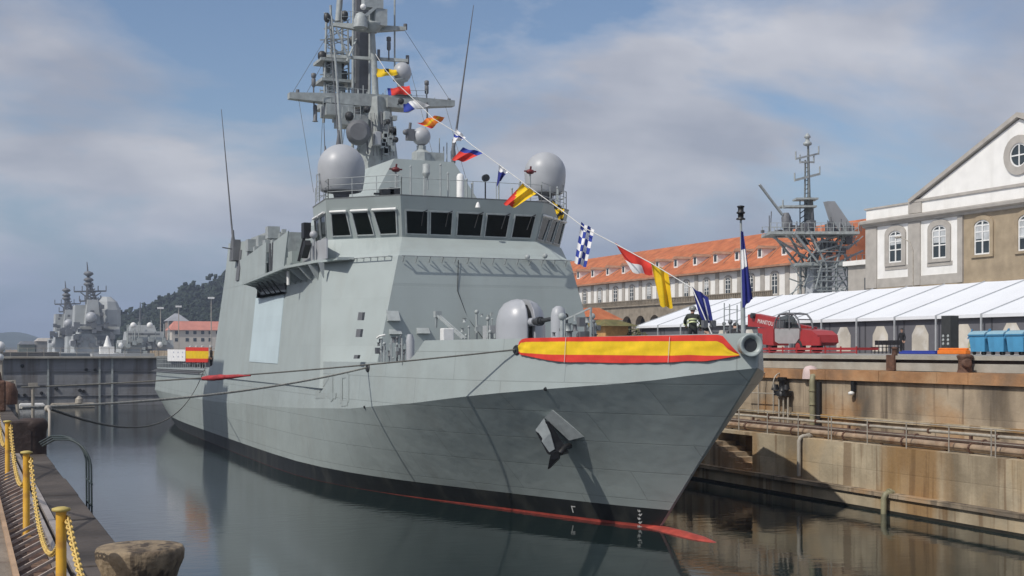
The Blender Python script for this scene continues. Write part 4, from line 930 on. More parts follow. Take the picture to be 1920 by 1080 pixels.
for k, (xa, xb, y_, z_) in enumerate(((6.0, 8.8, 160, .55), (9.6, 14.6, 161.5, .45))):
    mb = MB(); mb.box((xa, y_, 0.05), (xb, y_ + 1.6, z_)); mb.box((xa + .1, y_ + .1, z_), (xb - .1, y_ + 1.5, z_ + .1)); 
    if k: mb.lathe((xa + 3.2, y_ + .5, z_ + .1), [(.5, 0), (.45, .5), (.1, .85)], 10)
    tag(mb.build('work_pontoon', M['white' if not k else 'galv'], bevel=.05), ['short white floating pontoon by the far left dock corner', 'long pale floating pontoon with a white float along the foot of the dock gate'][k], 'pontoon')

# ------------------------------------------------------------------ left quay
ZQ = 5.0
M['shaded_stone'] = pm('stone_painted_shade', (0.058, 0.049, 0.043), 0.75, 0.45, 0.9, drip=(.13, .115, .1), dfac=.5, dscale=.8, bump=.5, bscale=7, spots=(.12, .1, .085), spfac=.5, spscale=.5, spec=.3)  # dark base colour stands in for shade over the left coping and wall
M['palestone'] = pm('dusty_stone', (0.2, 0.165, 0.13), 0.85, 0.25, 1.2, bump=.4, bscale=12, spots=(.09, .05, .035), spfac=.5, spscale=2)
M['yellow'] = pm('yellow_post_paint', (0.62, 0.34, 0.025), 0.5, 0.12, 6, spots=(.3, .12, .03), spfac=.7, spscale=5, streak=(.4, .2, .03), sfac=.4, sscale=8)
M['chain'] = pm('yellow_chain', (0.62, 0.43, 0.12), 0.55, 0.25, 20, spots=(.3, .14, .05), spfac=.5, spscale=9)
M['steelrail'] = pm('pale_worn_rail', (0.28, 0.25, 0.23), 0.5, 0.2, 3)
M['rustslat'] = pm('rusty_channel', (0.085, 0.045, 0.033), 0.85, 0.4, 5, spots=(.26, .17, .11), spfac=.6, spscale=3, bump=.5, bscale=10)
mb = MB()
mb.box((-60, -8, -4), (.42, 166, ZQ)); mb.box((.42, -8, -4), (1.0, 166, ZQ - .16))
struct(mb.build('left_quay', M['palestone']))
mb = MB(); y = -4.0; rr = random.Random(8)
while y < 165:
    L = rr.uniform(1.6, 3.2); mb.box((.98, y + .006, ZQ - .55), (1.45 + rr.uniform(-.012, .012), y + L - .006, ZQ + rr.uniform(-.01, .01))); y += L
tag(mb.build('coping_course', M['shaded_stone'], bevel=.015), 'stone coping blocks with shade painted dark along the left quay edge', 'coping')
mb = MB(); mb.box((.99, -8, -4), (1.4, 166, ZQ - .56)); tag(mb.build('dock_wall', M['shaded_stone']), 'dark shaded wall below the left quay edge', 'dock wall')
RLF = thing('crane_rail', 'worn steel rail in its groove along the left quay coping', 'rail', (.95, 40, ZQ - .16))
mb = MB(); mb.box((.9, -6, ZQ - .155), (.975, 136, ZQ + .03)); mb.box((.80, -6, ZQ - .156), (.845, 136, ZQ + .05)); mb.build('rail_head', M['steelrail'], RLF)
mb = MB(); mb.box((.85, -6, ZQ - .158), (.895, 136, ZQ - .1)); mb.build('rail_groove', M['black'], RLF)
M['rib'] = pm('pale_worn_rib', (.42, .36, .32), .6, .25, 6, spots=(.2, .1, .06), spfac=.6, spscale=6)
SLT = thing('grated_channel', 'rusty brown drain channel with sloping ribs beside the yellow posts', 'channel', (.6, 20, ZQ - .16))
mb = MB(); mb.box((.45, -6, ZQ - .157), (.79, 136, ZQ - .13)); mb.build('channel_bed', M['rustslat'], SLT)
mb = MB(); y = 6.0
while y < 60:
    mb.bar((.43, y, ZQ - .10), (.79, y + .28, ZQ + .035), .016, .03); y += .46
mb.build('rib', M['rib'], SLT)
mb = MB(); mb.box((.40, -6, ZQ + .001), (.445, 136, ZQ + .05)); mb.build('channel_edge', pm('tan_stone_edge', (.36, .24, .15), .8, .25, 3), SLT)

# yellow posts and their chain
PH = .84
PY = [9.95, 15.6, 22.4, 31.0, 41.0]
PL = ['nearest yellow chain post at the left quay edge, chain hanging from it', 'second yellow chain post from the camera on the left quay', 'third yellow chain post from the camera, worn orange in places', 'fourth yellow chain post, half hidden at the left picture edge', 'farthest yellow chain post, beside the rusty winch on the left quay']
def post(y, lb):
    t_ = thing('chain_post', lb, 'post', (.66, y, ZQ - .13), 'yellow chain posts along the left quay')
    m1 = MB(); m1.lathe((.66, y, ZQ - .13), [(.055, 0), (.038, .02), (.038, PH + .1)], 16); m1.build('shaft', M['yellow'], t_)
    m1 = MB(); m1.lathe((.66, y, ZQ + PH - .035), [(.037, 0), (.066, .01), (.066, .028), (.03, .038)], 18); m1.build('cap', pm('dull_yellow_cap', (.42, .33, .1), .6, .2, 5) if 'cap' not in M else M['cap'], t_)
    return t_
for y, lb in zip(PY, PL): post(y, lb)
def chain(a, b, sag, lb, pitch=.055):
    L = (b - a).length; n = int(L / pitch * 1.03); m1 = MB(); pts = []
    for i in range(n + 1):
        f = i / n; p = a.lerp(b, f); p.z -= sag * 4 * f * (1 - f); pts.append(p)
    for i in range(n):
        p, q = pts[i], pts[i + 1]; d = (q - p).normalized(); s_ = d.cross(Vector((0, 0, 1))).normalized(); u_ = s_.cross(d)
        w = s_ if i % 2 else u_
        c_ = (p + q) / 2; hl, hw = pitch * .72, pitch * .36
        loop = [c_ + d * hl * math.cos(k * math.pi / 4) + w * hw * math.sin(k * math.pi / 4) for k in range(8)]
        m1.tube(loop + [loop[0]], .0085, 5, cap=False)
    return tag(m1.build('barrier_chain', M['chain']), lb, 'chain', 'yellow chains between the posts')
top = lambda y, dx=.045: Vector((.66 + dx, y, ZQ + PH - .08))
chain(top(9.95), top(4.6), .35, 'yellow chain swinging from the nearest post out of the picture')
chain(top(15.6), top(10.0), .62, 'yellow chain sagging between the two nearest posts')
chain(top(22.4), top(15.6), .6, 'yellow chain sagging between the second and third post', .07)
chain(top(31), top(22.4), .6, 'yellow chain sagging between the third and fourth post', .09)

# stone and iron bollards on the left coping
M['bollstone'] = pm('worn_tan_bollard', (0.25, 0.19, 0.12), 0.8, 0.25, 4, bump=.5, bscale=16, streak=(.04, .03, .022), sfac=.9, sscale=5, strz=.2, drip=(.03, .022, .018), dfac=.8, dscale=9, spots=(.07, .045, .03), spfac=.5, spscale=5)
cx, cy = 1.27, 10.35
mb = MB(); mb.lathe((cx, cy, ZQ - .0), [(.27, -.5), (.27, .18), (.3, .28), (.335, .36), (.34, .43), (.325, .46), (.2, .475), (.02, .48)], 32)
mb.box((cx - .6, cy - .27, ZQ - .5), (cx, cy + .27, ZQ + .2)); tag(mb.build('mooring_bollard', M['bollstone'], bevel=.01), 'worn tan and brown bollard with a smooth domed top in the bottom left corner', 'bollard')
cx, cy = 1.22, 26.3
mb = MB(); mb.lathe((cx, cy, ZQ), [(.26, -.1), (.26, .42), (.29, .52), (.28, .62), (.2, .67), (.02, .68)], 26); mb.box((cx - .42, cy - .27, ZQ - .1), (cx, cy + .27, ZQ + .64)); tag(mb.build('mooring_bollard', pm('dark_rust_bollard', (.04, .026, .022), .7, .3, 5, bump=.4, bscale=9), bevel=.04), 'dark brown rounded bollard on the left coping, just beyond the ladder hoops', 'bollard')
mb = MB(); mb.box((.3, 44, ZQ), (1.25, 45.2, ZQ + 1.0)); mb.lathe((.8, 44.4, ZQ + 1.0), [(.35, 0), (.3, .3), (.1, .4)], 12); tag(mb.build('winch', M['rust'], bevel=.06), 'dark rusty winch block standing at the far left of the quay', 'winch')
HB = thing('ladder_hoop', 'dark green curved ladder handrails arching over the left quay edge', 'handrail', (1.5, 21.5, ZQ))
for k, dy in enumerate((0, .45, .9)):
    y = 20.9 + dy; m1 = MB(); rad = .42
    m1.tube([(1.2, y + 1.6, ZQ + .4), (1.35, y + .9, ZQ + .55 )] + [(1.5 + .34 * math.sin(a), y + .5 - .4 * math.sin(a), ZQ + .12 + .45 * math.cos(a)) for a in [i * math.pi / 20 for i in range(11)]] + [(1.84, y, ZQ - .7)], .015, 6); m1.build('stringer', pm('dark_green_paint', (.03, .045, .045), .5, .2) if k == 0 else bpy.data.materials['dark_green_paint'], HB)
mb = MB(); mb.tube([(1.84, 20.9, ZQ - .1), (1.84, 21.8, ZQ - .1)], .018, 6); mb.tube([(1.84, 20.9, ZQ - .45), (1.84, 21.8, ZQ - .45)], .018, 6); mb.build('rung', bpy.data.materials['dark_green_paint'], HB)
p = at(93, 818, X=1.52); mb = MB(); mb.tube([p, at(93, 772, X=1.52), at(90, 766, X=1.52)], .03, 6); mb.sphere(at(90, 766, X=1.52), .07, 8, 6); tag(mb.build('edge_post', M['galv']), 'thin bent post at the left quay edge behind the dark bollard', 'post')
# floats, pole and gear in the far left corner
mb = MB(); a = at(4, 760, Y=60); b = at(3, 655, Y=60); mb.tube([a, b], .07, 6); mb.sphere(b + Vector((-.1, 0, .1)), .26, 12, 8, 1); mb.sphere(b + Vector((-.1, 0, -.35)), .2, 12, 8, 1); tag(mb.build('quay_lamp', [M['galv'], M['white']]), 'pale lamp post with round white globes at the left picture edge', 'lamp post')
mb = MB(); p = at(22, 735, Y=62)
mb.tube([p + Vector((-1, 0, -1)), p + Vector((-.9, 0, .4)), p + Vector((.1, 0, .5)), p + Vector((.3, 0, -1.3))], .09, 6); mb.tube([p + Vector((.9, 0, -1.3)), p + Vector((.9, 0, .3))], .08, 6); mb.box(p + Vector((.7, -.1, .25)), p + Vector((1.1, .1, .4))); tag(mb.build('bent_pipe_stand', M['galv']), 'pale bent pipe frame behind the rusty winch on the left quay', 'frame')
for k, (px, py, w, h) in enumerate(((10, 722, .7, .6), (13, 745, .9, .75))):
    p = at(px, py, Y=58 - k * 8); mb = MB(); mb.lathe(Vector((p.x, p.y, ZQ)), [(w * .4, 0), (w * .42, h * .6), (w * .3, h), (w * .1, h * 1.1)], 10); tag(mb.build('capstan', M['rust']), ['small rusty capstan in the far left corner, beside the pipe frame', 'larger rusty capstan in front of the small one at the far left'][k], 'capstan')

# ------------------------------------------------------------------ mooring lines
def sagline(a, b, sag, n=24): return [a.lerp(b, i / n) - Vector((0, 0, sag * 4 * (i / n) * (1 - i / n))) for i in range(n + 1)]
def chock(px, py): u, t = on_hull(px, py, True); f = hull_frame(u, t); return f[0] + f[3] * .1
c1, c2 = chock(969, 656), chock(690, 690)
e1 = at(40, 726, Z=5.3); e2 = at(40, 764, Z=5.2)
t1 = thing('mooring_line', 'upper dark mooring line from the bow banner to the left quay, red sleeve on it', 'mooring line', c1, 'mooring lines to the left quay')
pts = sagline(c1, e1, .2, 40); m1 = MB(); m1.tube(pts, .035, 6); m1.build('rope', M['rope'], t1)
i0 = min(range(41), key=lambda i: abs(proj(pts[i])[0] - 460)); i1 = min(range(41), key=lambda i: abs(proj(pts[i])[0] - 384))
sl = [pts[i0].lerp(pts[i1], k / 8) for k in range(9)]; m1 = MB()
rs = [.04, .05, .07, .085, .1, .12, .12, .12, .07]
rings = []
for k, p in enumerate(sl):
    d = (sl[-1] - sl[0]).normalized(); s_ = d.cross(Vector((0, 0, 1))).normalized(); u_ = s_.cross(d)
    rings.append([p + (s_ * math.cos(6.283*j/10) + u_ * math.sin(6.283*j/10)) * rs[k] * (1 + .12 * math.sin(k * 2.3 + j)) - Vector((0, 0, .03)) for j in range(10)])
m1.loft(rings, True, True, 0, True); m1.build('sleeve', M['redcloth'], t1)
t2 = tag(MB().tube(sagline(c2, e2, .35, 30), .045, 6).build('mooring_line', M['ropel']), 'lower pale mooring line from the side chock down to the left quay', 'mooring line', 'mooring lines to the left quay')
d3 = at(384, 690, X=17.2); e3 = at(93, 766, X=1.55)
tag(MB().tube(sagline(d3, e3, 1.9, 30), .03, 6).build('mooring_line', M['rope']), 'slack dark mooring line sagging from the stern to the thin post', 'mooring line', 'mooring lines to the left quay')
# ------------------------------------------------------------------ buildings on the right
M['plaster'] = pm('white_plaster', (0.8, 0.79, 0.76), 0.85, 0.05, 1.0, streak=(.6, .58, .53), sfac=.35, sscale=.8, spec=.2)
M['stonegrey'] = pm('grey_trim_stone', (0.4, 0.375, 0.34), 0.85, 0.12, 1.2, bump=.2, bscale=8, spec=.2)
M['stonebrown'] = pm('brown_facade_stone', (0.36, 0.29, 0.2), 0.85, 0.16, 1.0, bump=.3, bscale=6, streak=(.26, .21, .15), sfac=.4, sscale=.6, spec=.2)
M['tile'] = pm('orange_roof_tiles', (0.47, 0.155, 0.07), 0.85, 0.22, 0.5, spots=(.32, .1, .05), spfac=.55, spscale=.9, spec=.2, streak=(.62, .26, .12), sfac=.35, sscale=.9)
t = M['tile'].node_tree; p_ = [n for n in t.nodes if n.type == 'BSDF_PRINCIPLED'][0]; c_ = [n for n in t.nodes if n.type == 'TEX_COORD'][0]
wv = t.nodes.new('ShaderNodeTexWave'); wv.bands_direction = 'Y'; wv.inputs['Scale'].default_value = 1.3; t.links.new(c_.outputs['Object'], wv.inputs['Vector'])
bp_ = t.nodes.new('ShaderNodeBump'); bp_.inputs['Strength'].default_value = .6; bp_.inputs['Distance'].default_value = .1; t.links.new(wv.outputs['Fac'], bp_.inputs['Height']); t.links.new(bp_.outputs[0], p_.inputs['Normal'])
M['oldtile'] = pm('faded_eave_tiles', (0.36, 0.2, 0.13), 0.85, 0.2, 1, spots=(.2, .12, .08), spfac=.5, spscale=.8, spec=.2)
M['pane'] = pm('window_pane', (0.035, 0.045, 0.05), 0.12, 0.3, .8)
M['curtain'] = pm('pale_curtain', (0.45, 0.47, 0.48), 0.8, 0.25, 1.5)
M['arcade'] = pm('grey_brown_arcade_stone', (0.25, 0.215, 0.17), 0.9, 0.22, 1, bump=.4, bscale=4, spec=.2)
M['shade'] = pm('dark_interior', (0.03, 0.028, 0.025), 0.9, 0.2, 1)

def arched_window(par, X, yc, w, z0, z1, surr, mat_s, flat=1.0, curtain=False, name='window'):
    # surround standing proud of a wall at x = X (wall faces -X), frame and glass inside it
    o_ = arch(yc - w/2 - surr, yc + w/2 + surr, z0 - surr * .6, z1 + surr, X - .002, 10, flat); i_ = arch(yc - w/2, yc + w/2, z0, z1, X - .002, 10, flat)
    m1 = MB(); m1.ring(o_, i_, (-.16, 0, 0)); wn_ = m1.build(name, mat_s, par)
    m1 = MB(); m1.prism([q + Vector((0, 0, 0)) for q in i_], (-.02, 0, 0)); m1.build('pane', M['pane'], wn_)
    m1 = MB(); b = w * .07
    ii = arch(yc - w/2 + b, yc + w/2 - b, z0 + b, z1 - b, X - .022, 10, flat); oo = [q - Vector((.02, 0, 0)) for q in i_]
    m1.ring(oo, ii, (-.05, 0, 0))
    m1.box((X - .06, yc - b * .6, z0), (X - .024, yc + b * .6, z1 - .03))
    for f in (.4, .66, .84): m1.box((X - .058, yc - w/2 + b, z0 + (z1 - z0) * f - b * .4), (X - .026, yc + w/2 - b, z0 + (z1 - z0) * f + b * .4))
    m1.build('frame', M['white'], wn_)
    m1 = MB(); q = random.Random(int(yc * 10)); lo = q.choice((.3, .45, .55, .7, .42))
    if curtain or q.random() < .5:
        for sgn in (-1, 1): m1.box((X - .023, yc + sgn * w * .06, z0 + (z1 - z0) * (lo + q.uniform(-.06, .06))), (X - .0215, yc + sgn * w * .42, z0 + (z1 - z0) * .88))
        m1.build('curtain', M['curtain'], wn_)
    return wn_

# --- white pedimented building
BX = 85.0
NB = thing('pedimented_building', 'white and stone naval building with a tall pediment and round window on the right', 'building', (BX + 12, 85.4, 6.7))
mb = MB(); mb.box((BX, 64.8, 6.7), (BX + 40, 106, 19.4)); mb.build('wall', M['stonebrown'], NB)
m1 = MB(); m1.box((BX - .06, 92.8, 13.4), (BX - .002, 105.98, 19.38)); m1.box((BX - .06, 64.9, 13.4), (BX - .002, 78, 19.38)); m1.build('plaster_panel', M['plaster'], NB)
m1 = MB()
for ya, yb in ((104.4, 106.1), (98.0, 99.7), (92.3, 92.95), (77.85, 78.5), (71, 72.7)): m1.box((BX - .2, ya, 13.2), (BX - .003, yb, 19.37))
for ya, yb in ((99.7, 104.4), (92.95, 98.0)): m1.box((BX - .14, ya + .003, 13.2), (BX - .004, yb - .003, 14.1))
m1.build('pilaster', M['stonegrey'], NB)
m1 = MB()
prof = [(.0, 19.38), (-.25, 19.42), (-.3, 19.6), (-.7, 19.75), (-.75, 20.0), (-.55, 20.1), (0, 20.18)]
m1.prism([Vector((BX + a - .004, 64.5, z)) for a, z in prof], (0, 42, 0)); m1.build('cornice', M['stonegrey'], NB)
m1 = MB(); m1.box((BX - .1, 64.6, 20.19), (BX + .5, 106.1, 21.2)); m1.build('parapet', M['plaster'], NB)
m1 = MB(); m1.box((BX - .22, 99.05, 21.203), (BX + .6, 106.3, 21.38)); m1.box((BX - .25, 97.8, 20.195), (BX - .101, 99.6, 21.2)); m1.box((BX - .24, 71.8, 21.24), (BX - .1, 99.0, 21.5)); m1.build('parapet_coping', M['stonegrey'], NB)
m1 = MB(); m1.prism([Vector((BX - .1, 99.0, 21.203)), Vector((BX - .1, 71.8, 21.203)), Vector((BX - .1, 85.4, 27.15))], (.5, 0, 0)); m1.build('pediment', M['plaster'], NB)
m1 = MB()
for s_ in (1, -1):
    a, b = Vector((BX, 85.4 + s_ * 13.9, 21.25)), Vector((BX, 85.4, 27.3)); d = (b - a).normalized(); u_ = Vector((0, -d.z * s_ * -1, abs(d.y)))
    n_ = Vector((0, s_ * abs(d.z), abs(d.y)))
    q = [a, b, b + Vector((0, 0, .42)), a + n_ * .35]
    m1.prism([x + Vector((-.45 if 1 else 0, 0, 0)) for x in q], (1.2, 0, 0))
m1.build('raking_cornice', M['stonegrey'], NB)
m1 = MB()
m1.add([(BX + .4, 99.2, 21.2), (BX + 40, 99.2, 21.2), (BX + 40, 85.4, 27.4), (BX + .4, 85.4, 27.4), (BX + 40, 71.6, 21.2), (BX + .4, 71.6, 21.2)], [(0, 1, 2, 3), (3, 2, 4, 5)]); m1.build('roof', M['tile'], NB)
m1 = MB(); m1.box((BX - .12, 64.8, 12.7), (BX - .005, 106.15, 13.19)); m1.build('string_course', M['stonebrown'], NB)
for k, y in enumerate((101.6, 95.4, 89.9, 84.6, 79.2)):
    ms = M['stonegrey'] if k < 2 else M['stonebrown']
    arched_window(NB, BX - (.06 if k < 2 else .0), y, 1.95, 15.6, 18.75, .55 if k < 2 else .4, ms, .55, True)
m1 = MB(); m1.box((BX - .12, 99.9, 14.9), (BX - .061, 103.2, 15.3)); m1.box((BX - .12, 93.7, 14.9), (BX - .061, 97.1, 15.3)); m1.build('window_apron', M['stonegrey'], NB)
def circ(X, y, z, r, n=24, ry=None): return [Vector((X, y + (ry or r) * math.cos(6.28318 * j / n), z + r * math.sin(6.28318 * j / n))) for j in range(n)]
zc = 24.0
m1 = MB(); m1.ring(circ(BX - .102, 85.4, zc, 1.75), circ(BX - .102, 85.4, zc, 1.05), (-.16, 0, 0)); oc = m1.build('round_window', M['stonegrey'], NB)
m1 = MB(); m1.prism(circ(BX - .103, 85.4, zc, 1.05), (-.02, 0, 0)); m1.build('pane', M['pane'], oc)
m1 = MB(); m1.ring(circ(BX - .125, 85.4, zc, 1.05), circ(BX - .125, 85.4, zc, .92), (-.06, 0, 0)); m1.box((BX - .17, 85.34, zc - .95), (BX - .126, 85.46, zc + .95)); m1.box((BX - .168, 84.5, zc - .06), (BX - .128, 86.3, zc + .06)); m1.build('frame', M['white'], oc)
# low grey wing left of it
WG = thing('stone_annex', 'small grey stone annex at the left end of the pedimented building', 'building', (BX + 6, 109, 6.7))
m1 = MB(); m1.box((BX + 3, 106.4, 6.7), (BX + 18, 113, 16.0)); m1.build('wall', M['stonegrey'], WG)
m1 = MB(); m1.box((BX + 2.6, 106.35, 16.0), (BX + 18.4, 113.4, 16.5)); m1.box((BX + 4, 107, 16.5), (BX + 6, 108.4, 18.2)); m1.build('parapet', M['plaster'], WG)
m1 = MB(); m1.box((BX + 2.94, 109, 12), (BX + 2.998, 110.2, 14.6)); m1.build('window', M['pane'], WG)

# --- long orange-roofed building
OX = 110.0
OB = thing('arsenal_building', 'long white arsenal building with an orange tiled roof and row of dormers', 'building', (OX + 8, 195, 6.7))
m1 = MB(); m1.box((OX, 150, 6.7), (OX + 18, 252, 19.3)); m1.build('wall', M['plaster'], OB)
m1 = MB(); m1.box((OX - .1, 149.6, 14.3), (OX - .002, 152.6, 19.25)); 
cols = [164.5 + 6.27 * i for i in range(-2, 14)]
for y in cols: m1.box((OX - .14, y + 2.6, 14.6), (OX - .003, y + 3.6, 19.2))
m1.build('pilaster', M['stonegrey'], OB)
m1 = MB(); m1.box((OX - .25, 149.7, 19.1), (OX - .004, 252, 19.35)); m1.build('eave_band', M['oldtile'], OB)
m1 = MB()
zr, xr = 25.9, OX + 10
def rz(x): return 19.36 + (x - OX + 1) * (zr - 19.36) / 11
m1.add([(OX - 1, 149, 19.36), (OX - 1, 252.5, 19.36), (xr, 252.5, zr), (xr, 149, zr), (OX + 21, 149, 19.36), (OX + 21, 252.5, 19.36), (OX - 1, 149, 19.2), (OX - 1, 252.5, 19.2)], [(0, 1, 2, 3), (3, 2, 5, 4), (0, 6, 7, 1), (0, 3, 4)])
m1.build('roof', M['tile'], OB)
m1 = MB()
for i in range(200): pass
m1.box((OX - 1.06, 149.2, 19.12), (OX - .7, 252.3, 19.42))
m1.build('gutter', M['oldtile'], OB)
for y in cols:
    if y < 152: continue
    arched_window(OB, OX, y, 1.55, 15.1, 18.3, .32, M['stonegrey'], .7)
DM = MB()
for i, y in enumerate(cols):
    if y < 152: continue
    d = MB(); x0 = OX + 1.6; z0 = rz(x0) - .1; d.box((x0, y - .62, z0), (x0 + 2.6, y + .62, z0 + 1.55)); dm = d.build('dormer', M['plaster'], OB)
    d = MB(); d.prism([Vector((x0 - .3, y - .85, z0 + 1.55)), Vector((x0 - .3, y + .85, z0 + 1.55)), Vector((x0 - .3, y, z0 + 2.05))], (3.6, 0, 0)); d.build('dormer_roof', M['oldtile'], dm)
    d = MB(); d.box((x0 - .04, y - .36, z0 + .35), (x0 - .002, y + .36, z0 + 1.4)); d.build('pane', M['pane'], dm)
m1 = MB()
for y in cols:
    if y > 153: m1.prism([Vector((OX + 1.2, y - 3.0, rz(OX + 1.2) + .02)), Vector((OX + 4.8, y - .9, rz(OX + 4.8) + .02)), Vector((OX + 4.8, y - .7, rz(OX + 4.8) + .02)), Vector((OX + 1.2, y - 2.8, rz(OX + 1.2) + .02))], (0, 0, .07))
m1.build('roof_valley', M['oldtile'], OB)
# arcaded terrace in front
AR = thing('stone_arcade', 'grey brown stone terrace with round arches below the orange-roofed building', 'arcade', (OX - 3, 195, 6.7))
m1 = MB(); AXX = OX - 3.5
m1.box((AXX, 154, 13.0), (OX - .02, 250, 14.4))
ys = [156 + 4.9 * i for i in range(20)]
for y in ys: m1.box((AXX, y - .65, 6.7), (AXX + 1, y + .65, 13.0))
for a, b in zip(ys, ys[1:]):
    q = [Vector((AXX + .003, a + .65, 12.998))] + [Vector((AXX + .003, (a + b) / 2 - 1.8 * math.cos(k * math.pi / 10), 11.0 + 1.8 * math.sin(k * math.pi / 10))) for k in range(11)] + [Vector((AXX + .003, b - .65, 12.998))]
    for k in range(6): pass
    n_ = len(q)
    for k in range(1, n_ - 2):
        m1.prism([q[k], q[k + 1], Vector((AXX + .003, q[k + 1].y, 12.998)), Vector((AXX + .003, q[k].y, 12.998))], (.95, 0, 0))
m1.build('arches', M['arcade'], AR)
m1 = MB(); m1.box((AXX - .3, 154, 14.403), (AXX + .5, 250, 14.62)); m1.box((AXX - .05, 154, 15.35), (AXX + .3, 250, 15.5))
for i in range(190): m1.box((AXX, 154 + i * .5, 14.62), (AXX + .2, 154.22 + i * .5, 15.35))
m1.build('balustrade', M['arcade'], AR)
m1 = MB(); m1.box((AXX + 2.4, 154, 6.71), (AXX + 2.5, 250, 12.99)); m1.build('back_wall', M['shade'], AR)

# --- lattice mast of another ship in the next dock
LX, LY = 91.5, 125.0
LM = thing('lattice_mast', 'grey lattice mast of another warship rising behind the white tent roof', 'ship mast', (LX, LY, 6.7))
def lm(px, py, dx=0.0, dy=0.0): q = at(px, py, Y=LY); return q + Vector((dx, dy, 0))
m1 = MB()
for px0, px1 in ((1530, 1500), (1548, 1562), (1520, 1470)):
    for dy in (-2, 2): m1.tube([lm(px0, 620, 0, dy), lm(px0, 500, 0, dy), lm(px1, 440, 0, dy)], .15, 6)
for k in range(9):
    y = 600 - k * 18; m1.bar(lm(1515, y, 0, -2), lm(1560, y - 14, 0, -2), .16); m1.bar(lm(1560, y, 0, 2), lm(1515, y - 14, 0, 2), .16); m1.bar(lm(1512, y, 0, -2.1), lm(1562, y, 0, -2.1), .14); m1.bar(lm(1545, y, 0, 2), lm(1545, y - 8, 0, -2), .14)
m1.bar(lm(1450, 445), lm(1536, 498), .2); m1.bar(lm(1610, 450), lm(1540, 500), .2); m1.bar(lm(1618, 470), lm(1545, 505), .2); m1.bar(lm(1585, 430), lm(1540, 490), .2)
rr = random.Random(77)
for k in range(60):
    a = lm(rr.uniform(1485, 1600), rr.uniform(445, 600), 0, rr.uniform(-2.3, 2.3)); b = a + Vector((rr.choice((-1, 1)) * rr.uniform(.6, 2.2), 0, rr.uniform(.5, 2.6))); m1.bar(a, b, rr.uniform(.07, .13))
for k in range(14):
    a = lm(1455 + k * 11, 445, 0, -2); m1.bar(a, lm(1490 + k * 6.5, 470, 0, -1.5), .09)
for y in (505, 520, 540, 560): m1.bar(lm(1500, y, 0, -2.1), lm(1600, y, 0, -2.1), .1)
for px in (1580, 1600): m1.tube([lm(px, 600, 0, -1), lm(px, 497, 0, -1)], .1, 6)
m1.build('lattice', M['fit'], LM)
m1 = MB(); m1.loft([[lm(1526, 640, x, y) for x, y in ((-1.0, -1.0), (1.0, -1.0), (1.0, 1.0), (-1.0, 1.0))], [lm(1528, 496, x, y) for x, y in ((-.6, -.6), (.6, -.6), (.6, .6), (-.6, .6))]]); m1.loft([[lm(1548, 640, x, y) for x, y in ((-.6, -.6), (.6, -.6), (.6, .6), (-.6, .6))], [lm(1548, 496, x, y) for x, y in ((-.5, -.5), (.5, -.5), (.5, .5), (-.5, .5))]]); m1.build('trunk', M['dome'], LM)
m1 = MB(); m1.obox(lm(1518, 440), RGT * 5.2, FWD * 2.6, Vector((0, 0, .16))); m1.obox(lm(1560, 497), RGT * 3.8, FWD * 2.2, Vector((0, 0, .2))); m1.obox(lm(1558, 465), RGT * 1.6, FWD * 1.5, Vector((0, 0, .12))); m1.obox(lm(1510, 497), RGT * 1.4, FWD * 1.6, Vector((0, 0, .15))); m1.obox(lm(1510, 374), RGT * 1.3, FWD * 1.1, Vector((0, 0, .1))); m1.obox(lm(1495, 388), RGT * 2.1, FWD * .8, Vector((0, 0, .1))); m1.build('platform', M['mast'], LM)
m1 = MB()
for i in range(15):
    f = -1 + 2 * i / 14; c = lm(1518, 440) + RGT * 5.1 * f - FWD * 2.5; m1.tube([c, c + Vector((0, 0, 1.15))], .05, 5); c2 = lm(1518, 440) + RGT * 5.1 * f + FWD * 2.5; m1.tube([c2, c2 + Vector((0, 0, 1.15))], .05, 5)
for sg in (-1, 1):
    for h in (.6, 1.15): m1.bar(lm(1518, 440) - RGT * 5.1 + FWD * 2.5 * sg + Vector((0, 0, h)), lm(1518, 440) + RGT * 5.1 + FWD * 2.5 * sg + Vector((0, 0, h)), .05)
for i in range(12): c = lm(1560, 497) + RGT * 3.7 * (-1 + 2 * i / 11) - FWD * 2.1; m1.tube([c, c + Vector((0, 0, 1.1))], .05, 5)
m1.bar(lm(1560, 497) - RGT * 3.7 - FWD * 2.1 + Vector((0, 0, 1.1)), lm(1560, 497) + RGT * 3.7 - FWD * 2.1 + Vector((0, 0, 1.1)), .05)
m1.build('railing', M['fit'], LM)
m1 = MB(); m1.loft([[lm(1518, 440, x, y) for x, y in ((-.45, -.5), (.45, -.5), (.45, .5), (-.45, .5))], [lm(1516, 375, x, y) for x, y in ((-.35, -.4), (.35, -.4), (.35, .4), (-.35, .4))]])
for q in range(6): m1.bar(lm(1500, 440 - q * 10), lm(1514, 430 - q * 10), .09); m1.bar(lm(1500, 436 - q * 10), lm(1500, 426 - q * 10), .09); m1.tube([lm(1517, 375), lm(1515, 260)], .2, 8, r2=.11); m1.tube([lm(1509, 375), lm(1510, 300)], .1, 6)
for q in range(9): m1.bar(lm(1509, 372 - q * 8), lm(1517, 368 - q * 8), .07); m1.build('topmast', M['mast'], LM)
for a, b, w in (((1490, 338), (1537, 326), .28), ((1492, 298), (1535, 288), .22), ((1500, 304), (1526, 304), .2), ((1468, 389), (1520, 384), .2)):
    m1 = MB(); m1.bar(lm(*a), lm(*b), w); 
    for q in (a, b): m1.tube([lm(q[0], q[1] + 2), lm(q[0], q[1] - 14)], .09, 5)
    m1.build('yard', M['fit'], LM)
m1 = MB(); m1.lathe(lm(1514, 274), [(.2, 0), (.5, .15), (.5, .4), (.3, .5), (.2, .9), (.38, 1.0), (.35, 1.2), (.1, 1.5)], 12); m1.build('top_sensor', M['fit'], LM)
